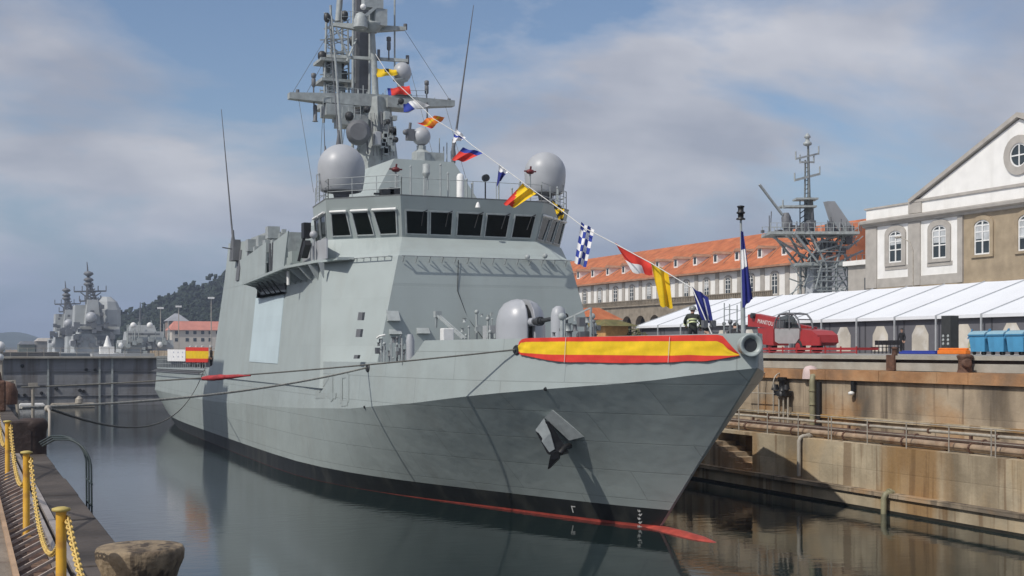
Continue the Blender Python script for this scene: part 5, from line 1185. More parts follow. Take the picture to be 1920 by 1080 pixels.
m1 = MB(); a, b = lm(1552, 378), lm(1582, 425); m1.loft([[a + Vector((0, y, 0)) + RGT * x for x, y in ((-.3, -.4), (.6, -.4), (.6, .4), (-.3, .4))], [b + Vector((0, y, 0)) + RGT * x for x, y in ((-1.2, -.5), (.7, -.5), (.7, .5), (-1.2, .5))]]); m1.bar(lm(1572, 420), lm(1570, 440), .3); m1.build('air_search_radar', M['dome'], LM)
m1 = MB(); m1.bar(lm(1424, 346), lm(1467, 403), .3, .2); m1.bar(lm(1467, 403), lm(1480, 432), .16); m1.build('boom', M['fit'], LM)
rr = random.Random(21); m1 = MB()
for k in range(34):
    px = rr.uniform(1445, 1600); py = rr.uniform(422, 436) if k % 2 else rr.uniform(445, 490); px = px if k % 2 else rr.uniform(1495, 1590)
    c = lm(px, py, 0, rr.uniform(-2, 2)); h = rr.uniform(.15, .5); m1.box(c - Vector((h, h, h)), c + Vector((h, h, h)))
for k in range(16): c = lm(rr.uniform(1445, 1600), 436, 0, rr.uniform(-2, 2)); m1.tube([c, c + Vector((rr.uniform(-.2, .2), 0, rr.uniform(1, 3)))], .06, 5)
for px, py in ((1477, 420), (1474, 412), (1557, 428)): m1.lathe(lm(px, py), [(.5, -1), (.55, .3), (.3, .8)], 10)
m1.build('equipment', M['mastd'], LM)
m1 = MB(); m1.box((LX - 5, LY - 5.5, 4), (LX + 16, LY + 6, 11.5)); m1.box((LX - 4, LY - 5, 11.5), (LX + 10, LY + 5, 13.0)); m1.build('deckhouse', M['mast'], LM)

# --- tent
TX = 62.0
M['tentroof'] = pm('white_tent_fabric', (0.74, 0.76, 0.79), 0.6, 0.03, 0.4, bump=.15, bscale=.9, spec=.2)
M['tentwall'] = pm('grey_tent_wall', (0.125, 0.125, 0.14), 0.7, 0.1, 0.6, bump=.2, bscale=2)
M['tentwin'] = pm('clear_tent_window', (0.55, 0.51, 0.44), 0.35, 0.2, .7, spots=(.75, .74, .72), spfac=.6, spscale=.9)
M['alu'] = pm('aluminium_pole', (0.5, 0.52, 0.53), 0.4, 0.1, 3, metal=.3)
TT = thing('marquee_tent', 'long white marquee tent with grey walls and arched clear windows on the right quay', 'tent', (TX + 8, 85, 6.7))
P0 = 78.1; BAY = 4.27; ny0, ny1 = -9, 8
yA, yB = P0 + BAY * ny0, P0 + BAY * ny1
m1 = MB(); cells = []
for k in range(ny0, ny1):
    a, b = P0 + BAY * k, P0 + BAY * (k + 1)
    # each bay of fabric hangs a little between its rafters
    nY, nX = 6, 6
    for sgn in (0, 1):
        vs = []
        for i in range(nX + 1):
            for j in range(nY + 1):
                f, g = i / nX, j / nY; x = TX - .35 + f * 8.35 if not sgn else TX + 16.35 - f * 8.35; z = 9.32 + f * 2.72 - .09 * math.sin(math.pi * g) * (.4 + .6 * math.sin(math.pi * f)); vs.append((x, a + (b - a) * g, z))
        m1.add(vs, [(i*(nY+1)+j, i*(nY+1)+j+1, (i+1)*(nY+1)+j+1, (i+1)*(nY+1)+j) for i in range(nX) for j in range(nY)], 0, True)
    m1.box((TX - .36, a + .01, 9.1), (TX - .33, b - .01, 9.33))
m1.build('roof', M['tentroof'], TT)
m1 = MB()
for k in range(ny0, ny1 + 1):
    y = P0 + BAY * k; m1.bar((TX - .36, y, 9.36), (TX + 8, y, 12.09), .07, .05)
m1.build('roof_seam', M['alu'], TT)
for k in range(ny0, ny1 + 1):
    y = P0 + BAY * k; m1 = MB(); m1.box((TX - .45, y - .06, 6.7), (TX - .37, y + .06, 9.36)); m1.build('pole', M['alu'], TT)
m1 = MB(); m1.box((TX, yA, 6.71), (TX + .04, yB, 9.32)); m1.box((TX + 16, yA, 6.71), (TX + 16.04, yB, 9.32)); m1.add([(TX, yB, 6.71), (TX + 16, yB, 6.71), (TX + 16, yB, 9.3), (TX + 8, yB, 11.98), (TX, yB, 9.3)], [(0, 1, 2, 3, 4)]); m1.build('wall_fabric', M['tentwall'], TT)
m1 = MB()
for k in range(ny0, ny1): y = P0 + BAY * k + BAY * .5; m1.box((TX - .03, y + 1.55, 6.72), (TX - .002, y + 1.67, 9.1))
m1.build('wall_strip', pm('dark_strip', (.06, .06, .068), .6), TT)
for k in range(ny0 + 3, ny1 - 3):
    y = P0 + BAY * (k + .5) - .1; z0 = 6.85; z1 = 8.7
    pts = [(y - .85, z0), (y + .85, z0), (y + .85, z1 - .65), (y + .4, z1), (y - .4, z1), (y - .85, z1 - .65)]
    m1 = MB(); m1.prism([Vector((TX - .004, a, b)) for a, b in pts], (-.02, 0, 0)); m1.build('window', M['tentwin'], TT)

# --- kiosk, shrubs
M['moss'] = pm('mossy_roof', (0.13, 0.12, 0.04), .9, .3, 1.2, spots=(.22, .14, .05), spfac=.6, spscale=1.5, bump=.4, bscale=6)
K1 = thing('timber_kiosk', 'tan timber kiosk with a mossy green brown roof beyond the bow', 'kiosk', at(1140, 640, Y=112))
m1 = MB(); a, b = at(1118, 612, Y=112), at(1160, 650, Y=112); m1.box((a.x, 110, 6.7), (b.x, 114, a.z)); m1.build('wall', pm('tan_timber', (.48, .27, .1), .8, .2, 2), K1)
m1 = MB(); q = at(1128, 599, Y=112).z; m1.loft([[Vector((a.x - .6, 109, a.z)), Vector((b.x + .7, 109, a.z)), Vector((b.x + .7, 115, a.z)), Vector((a.x - .6, 115, a.z))], [Vector((a.x + .6, 111.4, q)), Vector((b.x - .6, 111.4, q)), Vector((b.x - .6, 112.6, q)), Vector((a.x + .6, 112.6, q))]]); m1.build('roof', M['moss'], K1)
K2 = thing('red_roofed_hut', 'small hut with an orange hipped roof and pale wall behind the gun barrel', 'hut', at(1110, 640, Y=128))
m1 = MB(); a, b = at(1096, 600, Y=128), at(1138, 650, Y=128); m1.box((a.x, 126, 6.7), (b.x, 131, a.z)); m1.build('wall', M['plaster'], K2)
m1 = MB(); q = at(1100, 577, Y=128).z; m1.loft([[Vector((a.x - .5, 125, a.z)), Vector((b.x + .5, 125, a.z)), Vector((b.x + .5, 132, a.z)), Vector((a.x - .5, 132, a.z))], [Vector((a.x + .4, 127.5, q)), Vector((b.x - 1.2, 127.5, q)), Vector((b.x - 1.2, 129, q)), Vector((a.x + .4, 129, q))]]); m1.build('roof', M['tile'], K2)
M['leaf'] = pm('shrub_leaves', (.085, .085, .03), .7, .5, 1.5)
M['bark'] = pm('bark', (.09, .07, .05), .9, .3, 3)
def shrub(c, r, h, lb, seed, mat='leaf'):
    r_ = random.Random(seed); t_ = thing('shrub', lb, 'shrub', c, 'shrubs on the far quay')
    m1 = MB(); m1.tube([c, c + Vector((0, 0, h * .6))], .08, 6); m1.build('stem', M['bark'], t_)
    m1 = MB()
    for k in range(420):
        d = Vector((r_.gauss(0, 1), r_.gauss(0, 1), r_.gauss(0, 1))).normalized() * r_.uniform(.45, 1) ** .5
        p = c + Vector((d.x * r, d.y * r, h * .55 + d.z * h * .45 * (.8 + .4 * math.sin(k)))); s_ = r_.uniform(.1, .22)
        a = Vector((r_.gauss(0, 1), r_.gauss(0, 1), r_.gauss(0, 1))).normalized() * s_; b = a.orthogonal().normalized() * s_ * .6; m1.quad(p - a, p + b, p + a, p - b)
    m1.build('foliage', M[mat], t_)
for k, (px, Y_, r, h, lb) in enumerate(((1176, 112, 1.6, 2.6, 'olive green shrub between the timber kiosk and the white tent'), (1196, 109, 1.3, 2.0, 'low olive shrub beside the pointed end of the white tent'), (1158, 122, 1.6, 3.2, 'taller dull green shrub behind the timber kiosk roof'))):
    c = at(px, 655, Y=Y_); c.z = 6.7; shrub(c, r, h, lb, k)

# ------------------------------------------------------------------ far left: hills, frigates, buildings, lamps
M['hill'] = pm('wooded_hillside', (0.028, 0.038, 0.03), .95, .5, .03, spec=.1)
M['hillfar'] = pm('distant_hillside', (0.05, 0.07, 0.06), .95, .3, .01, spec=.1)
def hill(prof, Y, depth, name, mat, seed, rough):
    m1 = MB(); pts = [at(px, py, Y=Y) for px, py in prof]; n_ = 60; rows = []
    x0, x1 = pts[0].x, pts[-1].x
    tab = [(p.x, max(0, p.z)) for p in pts]
    for j in range(13):
        g = j / 12; row = []
        for i in range(n_ + 1):
            x = x0 + (x1 - x0) * i / n_; h = cubic(x, tab); k = math.sin(math.pi * min(1, g * 1.0)) ** .8 if g < 1 else 0
            row.append(Vector((x, Y + depth * (g - .5), max(-3, h * k + rough * (mnoise.noise(Vector((x * .02, j * .7, seed))) if 0 < j < 12 else 0) - (3 if j in (0, 12) else 0)))))
        rows.append(row)
    m1.loft(rows, False, False, 0, True); return struct(m1.build(name, mat))
hprof = [(150, 656), (190, 640), (215, 626), (240, 618), (270, 604), (300, 588), (330, 575), (360, 566), (390, 556), (425, 546), (470, 535), (540, 540), (620, 560), (760, 600), (900, 640)]
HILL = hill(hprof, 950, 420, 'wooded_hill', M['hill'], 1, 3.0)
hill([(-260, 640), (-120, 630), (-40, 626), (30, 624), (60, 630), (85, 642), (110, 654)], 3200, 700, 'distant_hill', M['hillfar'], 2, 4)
rr = random.Random(31); m1 = MB()
htab = [(at(px, py, Y=950).x, max(0, at(px, py, Y=950).z)) for px, py in hprof]
for k in range(1300):
    x = rr.uniform(htab[0][0], at(470, 600, Y=950).x); g = rr.uniform(.16, .56) if k > 160 else rr.uniform(.46, .53); h = cubic(x, htab) * math.sin(math.pi * g) ** .8; y = 950 + 420 * (g - .5)
    R0 = rr.uniform(2.6, 5.2); hh = rr.uniform(.7, 1.5) * R0 * (1.5 if k < 160 else 1)
    for q in range(9):
        d = Vector((rr.gauss(0, 1), rr.gauss(0, 1), rr.gauss(0, .8))).normalized(); p = Vector((x, y, h + hh * .8)) + Vector((d.x * R0 * .6, d.y * R0 * .6, d.z * hh * .7)); s_ = R0 * rr.uniform(.35, .6)
        a = Vector((rr.gauss(0, 1), rr.gauss(0, 1), rr.gauss(0, 1))).normalized() * s_; b = a.orthogonal().normalized() * s_; c = a.cross(b).normalized() * s_ * .7
        m1.add([p - a, p + b, p + a, p - b, p + c, p - c], [(0, 1, 4), (1, 2, 4), (2, 3, 4), (3, 0, 4), (1, 0, 5), (2, 1, 5), (3, 2, 5), (0, 3, 5)])
o = m1.build('forest', pm('forest_foliage', (.03, .042, .03), .9, .45, .12, spec=.1), recalc=False); o['kind'] = 'stuff'

def fb(m1, px0, py0, px1, py1, Y, dep, taper=0.0, m=0):
    a, b = at(px0, py0, Y=Y), at(px1, py1, Y=Y); z1, z0 = max(a.z, b.z), min(a.z, b.z); x0, x1 = min(a.x, b.x), max(a.x, b.x); k = (x1 - x0) * taper / 2
    m1.loft([[Vector((x0, Y - dep/2, z0)), Vector((x1, Y - dep/2, z0)), Vector((x1, Y + dep/2, z0)), Vector((x0, Y + dep/2, z0))], [Vector((x0 + k, Y - dep/2 + k, z1)), Vector((x1 - k, Y - dep/2 + k, z1)), Vector((x1 - k, Y + dep/2 - k, z1)), Vector((x0 + k, Y + dep/2 - k, z1))]], True, True, m)
M['navy'] = pm('far_warship_grey', (0.36, 0.38, 0.385), .6, .12, .25)
M['navyd'] = pm('far_warship_mast', (0.14, 0.15, 0.165), .6, .15, .4)
def frigate(px, top, w, Y, lb, k, seed):
    # px: mast axis, top: pixel row of the mast head, k: size factor in pixels
    c = at(px, 655, Y=Y); F_ = thing('frigate', lb, 'frigate', Vector((c.x, c.y, 0)), 'frigates moored beyond the dock gate')
    X_ = lambda d: px + d * k
    m1 = MB(); a, b = at(X_(-66), 668, Y=Y), at(X_(72), 668, Y=Y)
    z = 6.0; m1.loft([[Vector((a.x - 8, Y - 45, 0)), Vector((b.x, Y - 45, 0)), Vector((b.x + 4, Y + 45, 0)), Vector((a.x, Y + 60, 0))], [Vector((a.x - 9, Y - 47, z)), Vector((b.x + 1, Y - 47, z)), Vector((b.x + 5, Y + 45, z)), Vector((a.x - 1, Y + 62, z))]]); m1.build('hull', M['navy'], F_)
    m1 = MB(); yb = 655; s_ = lambda h: yb - h * k
    fb(m1, X_(-28), s_(-10), X_(46), s_(28), Y, 16, .06); fb(m1, X_(-18), s_(28), X_(58), s_(42), Y, 14, .05); fb(m1, X_(-26), s_(40), X_(-2), s_(82), Y + 6, 10, .15); fb(m1, X_(-6), s_(40), X_(24), s_(92), Y, 9, .35)
    fb(m1, X_(-40), s_(-10), X_(-22), s_(24), Y + 14, 12, .1)
    m1.build('superstructure', M['navy'], F_)
    m1 = MB(); c = at(X_(36), s_(64), Y=Y); m1.lathe(c - Vector((0, 0, 5)), [(3.6, 0), (4.2, 2), (4.2, 6.5), (3.2, 9), (1.4, 10.5)], 8, smooth=False); m1.build('array_house', M['navy'], F_)
    m1 = MB(); fb(m1, X_(-20), s_(44), X_(56), s_(46.5), Y - 8, 1.5); fb(m1, X_(18), s_(26), X_(48), s_(4), Y - 8.2, .6, .1); fb(m1, X_(-12), s_(34), X_(50), s_(37), Y - 7.4, .3); m1.build('bridge_glazing', M['navyd'], F_)
    H = yb - top; m1 = MB()
    base = at(X_(10), s_(84), Y=Y); tp = at(X_(0), top, Y=Y); mid = at(X_(4), yb - H * .72, Y=Y)
    for dx, dy in ((-1.6, -1.6), (1.6, -1.6), (1.6, 1.6), (-1.6, 1.6)): m1.bar(base + Vector((dx, dy, 0)), mid + Vector((dx * .3, dy * .3, 0)), .5)
    for q in range(6): f = q / 6; p = base.lerp(mid, f); r_ = 1.7 * (1 - f * .65); m1.bar(p + Vector((-r_, -r_, 0)), p + Vector((r_, -r_, 2)), .35); m1.bar(p + Vector((r_, -r_, 0)), p + Vector((-r_, -r_, 2)), .35)
    m1.tube([mid, tp], .5, 6, r2=.12)
    for hf in (.74, .79, .86): p = at(X_(3), yb - H * hf, Y=Y); m1.lathe(p, [(.4, -.8), (1.5, 0), (1.2, .5), (.4, .9)], 8)
    for hf, ww in ((.66, 30), (.55, 20)):
        a, b = at(X_(6 - ww), yb - H * hf, Y=Y), at(X_(6 + ww), yb - H * hf - 1, Y=Y); m1.bar(a, b, .5, .45)
        for q in range(5): p = a.lerp(b, q / 4); m1.tube([p, p + Vector((0, 0, 1.6))], .14, 5)
    m1.bar(at(X_(-12), yb - H * .65, Y=Y), at(X_(8), yb - H * .56, Y=Y), .3); m1.bar(at(X_(26), yb - H * .65, Y=Y), at(X_(6), yb - H * .56, Y=Y), .3)
    m1.build('mast', M['navyd'], F_)
    r_ = random.Random(seed); m1 = MB()
    for q in range(30): p = at(X_(r_.uniform(-38, 64)), s_(r_.uniform(-6, 46)), Y=Y - 8.5); h = r_.uniform(.3, .9); m1.box(p - Vector((h, h, h)), p + Vector((h, h, h)))
    for q in range(8): p = at(X_(r_.uniform(-25, 40)), s_(r_.uniform(46, 84)), Y=Y - 5); h = r_.uniform(.3, .7); m1.box(p - Vector((h, h, h)), p + Vector((h, h, h)))
    m1.build('deck_gear', M['navyd'], F_)
    m1 = MB(); p = at(X_(8), s_(60), Y=Y - 8); m1.sphere(p, 1.6, 12, 8); p = at(X_(-26), s_(12), Y=Y - 6); m1.sphere(p, 1.2, 10, 8); m1.build('radome', M['dome'], F_)
frigate(163, 491, 1, 400, 'larger frigate with a tall dark mast and pale funnel, moored beyond the dock gate', 1.0, 1)
frigate(122, 527, 1, 470, 'smaller looking frigate behind and left of the larger one, its thin mast lower', .8, 2)
MH = thing('minehunter', 'small grey minehunter with a low bridge and thin mast, right of the frigates', 'naval ship', at(262, 655, Y=330))
Y = 330
m1 = MB(); fb(m1, 205, 690, 330, 662, Y, 30, 0); m1.build('hull', M['navy'], MH)
m1 = MB(); fb(m1, 222, 662, 320, 638, Y, 12, .04); fb(m1, 234, 638, 304, 622, Y, 9, .06); fb(m1, 240, 622, 290, 610, Y, 7, .15); m1.build('superstructure', M['navy'], MH)
m1 = MB(); fb(m1, 238, 628, 300, 625, Y - 4.8, .2); fb(m1, 274, 664, 285, 640, Y - 6.2, .3); m1.build('bridge_glazing', M['navyd'], MH)
m1 = MB(); m1.tube([at(263, 618, Y=Y), at(263, 567, Y=Y)], .35, 6, r2=.1); m1.bar(at(254, 598, Y=Y), at(274, 596, Y=Y), .25); m1.bar(at(256, 610, Y=Y), at(270, 590, Y=Y), .2); m1.build('mast', M['navyd'], MH); m1 = MB()
rr = random.Random(13)
for q in range(26): px = rr.uniform(224, 322); p = at(px, rr.uniform(600, 640), Y=Y - rr.uniform(0, 8)); m1.tube([Vector((p.x, p.y, 8)), p], .1, 4)
for q in range(22): p = at(rr.uniform(220, 325), rr.uniform(636, 662), Y=Y - 6.6); h = rr.uniform(.2, .7); m1.box(p - Vector((h, h, h)), p + Vector((h, h, h)))
m1.build('deck_gear', M['mast'], MH)
m1 = MB()
for px, py in ((250, 610), (281, 610), (226, 648), (300, 646)): m1.sphere(at(px, py, Y=Y - 6.8), .75, 10, 8)
m1.build('radome', M['white'], MH)
# workboat / white launch between them
m1 = MB(); a = at(200, 668, Y=300); m1.loft([[a + Vector((-3, -2, -1)), a + Vector((3, -2, -1)), a + Vector((3, 2, -1)), a + Vector((-3, 2, -1))], [a + Vector((-3.4, -2.3, .6)), a + Vector((4, -2.3, .6)), a + Vector((4, 2.3, .6)), a + Vector((-3.4, 2.3, .6))]]); m1.box(a + Vector((-1.5, -1.4, .6)), a + Vector((1.5, 1.4, 2.2))); m1.lathe(a + Vector((.2, 0, 2.2)), [(.9, 0), (.2, 2.4)], 8); tag(m1.build('launch', M['white']), 'small white launch between the larger frigate and the minehunter', 'boat')
# barracks with a red roof
BK = thing('barracks', 'pale two storey barracks with a faded red roof below the wooded hill', 'building', at(390, 655, Y=620))
Y = 620
m1 = MB(); fb(m1, 318, 668, 470, 618, Y, 14); m1.build('wall', pm('faded_white_wall', (.52, .48, .42), .9, .08, .2), BK)
m1 = MB(); a, b = at(314, 619, Y=Y), at(474, 619, Y=Y); q = at(320, 602, Y=Y).z; m1.loft([[Vector((a.x, Y - 8, a.z)), Vector((b.x, Y - 8, a.z)), Vector((b.x, Y + 8, a.z)), Vector((a.x, Y + 8, a.z))], [Vector((a.x + 3, Y - .5, q)), Vector((b.x - 3, Y - .5, q)), Vector((b.x - 3, Y + .5, q)), Vector((a.x + 3, Y + .5, q))]]); m1.build('roof', pm('faded_red_roof', (.5, .2, .15), .9, .12, .3), BK)
for px in (331, 351, 365.5, 380, 394, 408, 422, 436):
    for py in (623.5, 637):
        m1 = MB(); fb(m1, px - 3, py - 3.2, px + 3, py + 3.2, Y - 7.06, .1); m1.build('window', M['pane'], BK)
TW = thing('hip_roofed_tower', 'square building with a pale grey hipped roof left of the red-roofed barracks', 'building', at(330, 655, Y=680))
m1 = MB(); fb(m1, 312, 668, 349, 601, 680, 10); m1.build('wall', pm('brown_brick_wall', (.2, .15, .12), .9, .15, .3), TW)
m1 = MB(); fb(m1, 309, 602, 352, 588, 680, 11, .85); m1.build('roof', pm('pale_slate', (.3, .31, .33), .9, .1, .3), TW)
for k, (px, top, Y, lb) in enumerate(((396, 559, 560, 'tall floodlight mast in front of the red-roofed barracks'), (335, 575, 600, 'thinner floodlight mast left of the barracks, in front of the hill'), (301, 578, 580, 'leftmost thin floodlight mast, beside the minehunter'))):
    t_ = thing('floodlight_mast', lb, 'lamp post', at(px, 660, Y=Y)); m1 = MB(); m1.tube([at(px, 662, Y=Y), at(px, top, Y=Y)], .28, 6, r2=.18); m1.build('pole', M['galv'], t_); m1 = MB(); p = at(px, top, Y=Y); m1.box(p + Vector((-1.3, -.5, -.3)), p + Vector((1.3, .5, .5))); m1.build('lamp_head', M['white'], t_)
# low sheds and the far pier
m1 = MB(); fb(m1, -140, 690, 108, 663, 300, 10); fb(m1, -140, 663, 108, 660, 301, 9); tag(m1.build('pier', pm('dark_pier', (.09, .09, .09), .9, .2, .3)), 'long dark pier in the far left distance', 'pier')
for k, (x0, x1, y0, lb) in enumerate(((34, 64, 640, 'low dark green shed, left one of the pair beyond the far pier'), (66, 100, 634, 'taller grey shed, right one of the pair beyond the far pier'))):
    t_ = thing('dock_shed', lb, 'shed', at(x0, 655, Y=620)); m1 = MB(); fb(m1, x0, 672, x1, y0 + 6, 620, 20); m1.build('wall', pm('shed_wall', (.12, .14, .12), .9, .25, .4) if k == 0 else pm('grey_shed_wall', (.2, .2, .19), .9, .25, .4), t_); m1 = MB(); fb(m1, x0 - 1, y0 + 6, x1 + 1, y0, 620, 21, .4); m1.build('roof', M['navyd'] if k == 0 else M['stonegrey'], t_)
m1 = MB(); m1.quad((-1500, 560, 1.5), (260, 560, 1.5), (300, 1200, 1.5), (-2500, 1200, 1.5)); m1.box((-1500, 559, -2), (260, 560, 1.49)); struct(m1.build('far_shore_ground', M['ground'], recalc=False))
# ------------------------------------------------------------------ flags
def atd(px, py, D): return Vector((0, 0, CAMZ)) + (FWD * FPX + RGT * (px - CX) + Vector((0, 0, HY - py))) * (D / FPX)
def depth(p): return (Vector(p) - Vector((0, 0, CAMZ))).dot(FWD)
def cloth(nm, rgb): return pm(nm, rgb, .75, .1, 3, spec=.2)
F = dict(yellow=cloth('yellow_bunting', (.75, .5, .02)), red=cloth('red_bunting', (.62, .05, .035)), blue=cloth('blue_bunting', (.035, .06, .32)), white=cloth('white_bunting', (.78, .78, .78)), black=cloth('black_bunting', (.02, .02, .02)), orange=cloth('orange_bunting', (.75, .2, .03)), navy=cloth('navy_bunting', (.028, .035, .2)))
LPX = [(700, 95), (722, 130), (748, 160), (782, 192), (812, 222), (858, 250), (885, 272), (940, 312), (1002, 358), (1047, 390), (1097, 428), (1155, 458), (1222, 494), (1298, 540), (1340, 600)]
line = [at(px, py, X=XC) for px, py in LPX]
line[-1] = Vector((XC - .1, Y0 + 2.2, 7.5))
tag(MB().tube(line, .022, 5).build('dressing_line', M['line']), 'white signal flag line running from the ship mast down to the bow', 'rope')
def flag(corners, cols, pat, lb, amp=.12, nu=14, nv=10, waves=1.6, name='signal_flag', cat='flag', group='signal flags on the dressing line', ph=0.0):
    cxp = sum(c[0] for c in corners[:2]) / 2; cyp = sum(c[1] for c in corners[:2]) / 2
    D = depth(at(corners[0][0], corners[0][1], X=XC))
    tl, tr, br, bl = [atd(x, y, D) for x, y in corners]
    m1 = MB(); vs = []
    for j in range(nv + 1):
        for i in range(nu + 1):
            u, v = i / nu, j / nv; p = tl.lerp(tr, u).lerp(bl.lerp(br, u), v)
            w = math.sin(u * 6.28 * waves + ph + v * 1.3) * (.35 + .65 * u) + .4 * math.sin(v * 5 + u * 3 + ph)
            vs.append(p + FWD * amp * w + Vector((0, 0, amp * .25 * math.cos(u * 6.28 * waves + ph + v))))
    fs = [(j*(nu+1)+i, j*(nu+1)+i+1, (j+1)*(nu+1)+i+1, (j+1)*(nu+1)+i) for j in range(nv) for i in range(nu)]
    m1.add(vs, fs, 0, True)
    m1.m = [pat((i + .5) / nu, (j + .5) / nv) for j in range(nv) for i in range(nu)]
    o = m1.build(name, [F[c] for c in cols], recalc=False); return tag(o, lb, cat, group)
flag([(703, 128), (743, 130), (746, 140), (707, 145)], ['yellow', 'black'], lambda u, v: 1 if .45 < u < .62 and v < .5 else 0, 'yellow flag with a black patch, highest on the dressing line beside the mast')
flag([(726, 166), (768, 160), (771, 176), (728, 179)], ['red', 'blue'], lambda u, v: 1 if u < .14 else 0, 'dull red flag just below the small mast radome')
flag([(756, 196), (778, 186), (806, 198), (757, 211)], ['blue', 'white'], lambda u, v: 0 if u < .42 else 1, 'blue and white flag streaming above the yardarm end')
flag([(782, 232), (814, 216), (834, 221), (808, 242)], ['orange', 'yellow', 'red'], lambda u, v: 1 if .35 < v < .6 else (2 if u < .25 else 0), 'crumpled orange and red flag above the round sensor ball', .2)
flag([(854, 240), (874, 258), (868, 262), (848, 268)], ['white', 'blue'], lambda u, v: 1 if .35 < v < .65 else 0, 'small white flag with a blue band by the tall whip aerial')
flag([(868, 277), (908, 286), (872, 303), (847, 300)], ['blue', 'red'], lambda u, v: 0 if v < .33 else 1, 'red flag with a blue top streaming above the bridge roof')
flag([(936, 308), (953, 322), (942, 334), (931, 350)], ['white', 'navy'], lambda u, v: 0 if v < .3 else 1, 'small furled dark blue and white flag beside the round black target')
flag([(980, 345), (1006, 362), (966, 389), (944, 383)], ['red', 'yellow'], lambda u, v: 0 if v > .3 + u * .9 else 1, 'red and yellow diagonal flag in front of the bridge roof edge', .15)
flag([(1035, 377), (1058, 391), (1056, 413), (1046, 411)], ['yellow', 'black'], lambda u, v: 1 if int(v * 4 + u * 2) % 2 else 0, 'yellow and black striped flag in front of the port bridge windows')
flag([(1090, 417), (1114, 430), (1099, 501), (1077, 493)], ['blue', 'white'], lambda u, v: (int(u * 4) + int(v * 6)) % 2, 'blue and white chequered flag to the right of the bridge', .1, 16, 18)
flag([(1153, 456), (1220, 492), (1223, 516), (1186, 511)], ['red', 'white'], lambda u, v: 1 if v > .55 and u < .6 else 0, 'dark red and white flag between the chequered and the yellow flag', .12, 16, 12)
flag([(1221, 493), (1252, 509), (1261, 578), (1238, 574)], ['yellow', 'yellow'], lambda u, v: 0, 'plain yellow flag hanging over the pointed end of the white tent', .14)
flag([(1297, 538), (1327, 556), (1337, 604), (1316, 610)], ['navy', 'white'], lambda u, v: 1 if .62 < u < .76 and .15 < v < .9 else 0, 'dark blue flag with a white stripe, lowest on the dressing line', .1, 16, 12)
flag([(1389, 432), (1394, 434), (1412, 560), (1392, 578)], ['navy', 'white'], lambda u, v: 1 if .28 < v < .5 and u < .75 else 0, 'blue flag with a white patch drooping from the bow jackstaff', .07, 12, 16, 2.2, 'jack_flag', 'flag', None)

# banner along the bow bulwark
cols_ = [975 + (1387 - 975) * (i / 20) ** 1.6 for i in range(21)]
ytop = [(975, 644), (977, 639), (984, 634), (1362, 627.5), (1372, 640), (1387, 664)]
ybot = [(975, 661), (977, 664), (1000, 670), (1030, 675), (1070, 679), (1100, 679.5), (1250, 680), (1320, 677), (1387, 666.5)]
cu = []
for x in cols_:
    ya, yb = interp(x, ytop), interp(x, ybot); ua, ta = on_hull(x, ya, True); ub, tb = on_hull(x, yb, True); cu.append((ua, ta, ub, tb))
m1 = MB(); NV = 11; NUU = 64; vs = []; ms = []
for i in range(NUU + 1):
    f = i / NUU * 20; k = min(19, int(f)); g = f - k; ua, ta, ub, tb = [cu[k][q] + (cu[k + 1][q] - cu[k][q]) * g for q in range(4)]
    x = cols_[k] + (cols_[k + 1] - cols_[k]) * g; ytl, ybl = interp(x, ytop), interp(x, ybot)
    yA = interp(x, [(975, 648), (979, 643), (986, 641), (1352, 640), (1387, 664.9)]); yB = interp(x, [(975, 659), (978, 661.5), (1030, 665), (1250, 667), (1340, 667), (1387, 666)])
    v1, v2 = (yA - ytl) / (ybl - ytl), (yB - ytl) / (ybl - ytl); v1 = min(.9, max(.05, v1)); v2 = min(.97, max(v1 + .02, v2)); VV = [0, v1 / 2, v1] + [v1 + (v2 - v1) * q / 7 for q in range(1, 7)] + [v2, (1 + v2) / 2, 1]
    for j in range(NV + 1):
        v = VV[j]; P, A, B, N = hull_frame(ua + (ub - ua) * v, ta + (tb - ta) * v)
        vs.append(P + N * (.075 + .022 * math.sin(i * .55 + j * .4) * math.sin(math.pi * v) + .014 * math.sin(i * 1.7 + v * 3) + .02 * mnoise.noise(Vector((i * .22, j * .5, 3.1)))) - Vector((0, 0, .012 * (v > .99) * (1 + math.sin(i * .33 + 1)))))
for i in range(NUU):
    for j in range(NV):
        x = cols_[0] + (i + .5) / NUU * (cols_[-1] - cols_[0]); y = interp(x, ytop) + (interp(x, ybot) - interp(x, ytop)) * (j + .5) / NV
        ms.append(1 if 2 <= j < 9 else 0)
m1.add(vs, [(i*(NV+1)+j, i*(NV+1)+j+1, (i+1)*(NV+1)+j+1, (i+1)*(NV+1)+j) for i in range(NUU) for j in range(NV)], 0, True); m1.m = ms
tag(m1.build('bow_banner', [F['red'], F['yellow']], recalc=False), 'long red and yellow banner stretched along the bow bulwark', 'banner')
lc = thing('lashing_cord', 'thin white lashing cords holding the bow banner to the bulwark', 'cord', at(1063, 655, X=20.5))
for px in (1063, 1257):
    q = [hull_frame(*on_hull(px + d_, y_, True)) for d_, y_ in ((2, 632), (1, 648), (0, 664), (-1, 681))]; MB().tube([a_[0] + a_[3] * .13 for a_ in q], .011, 5).build('cord', M['line'], lc)
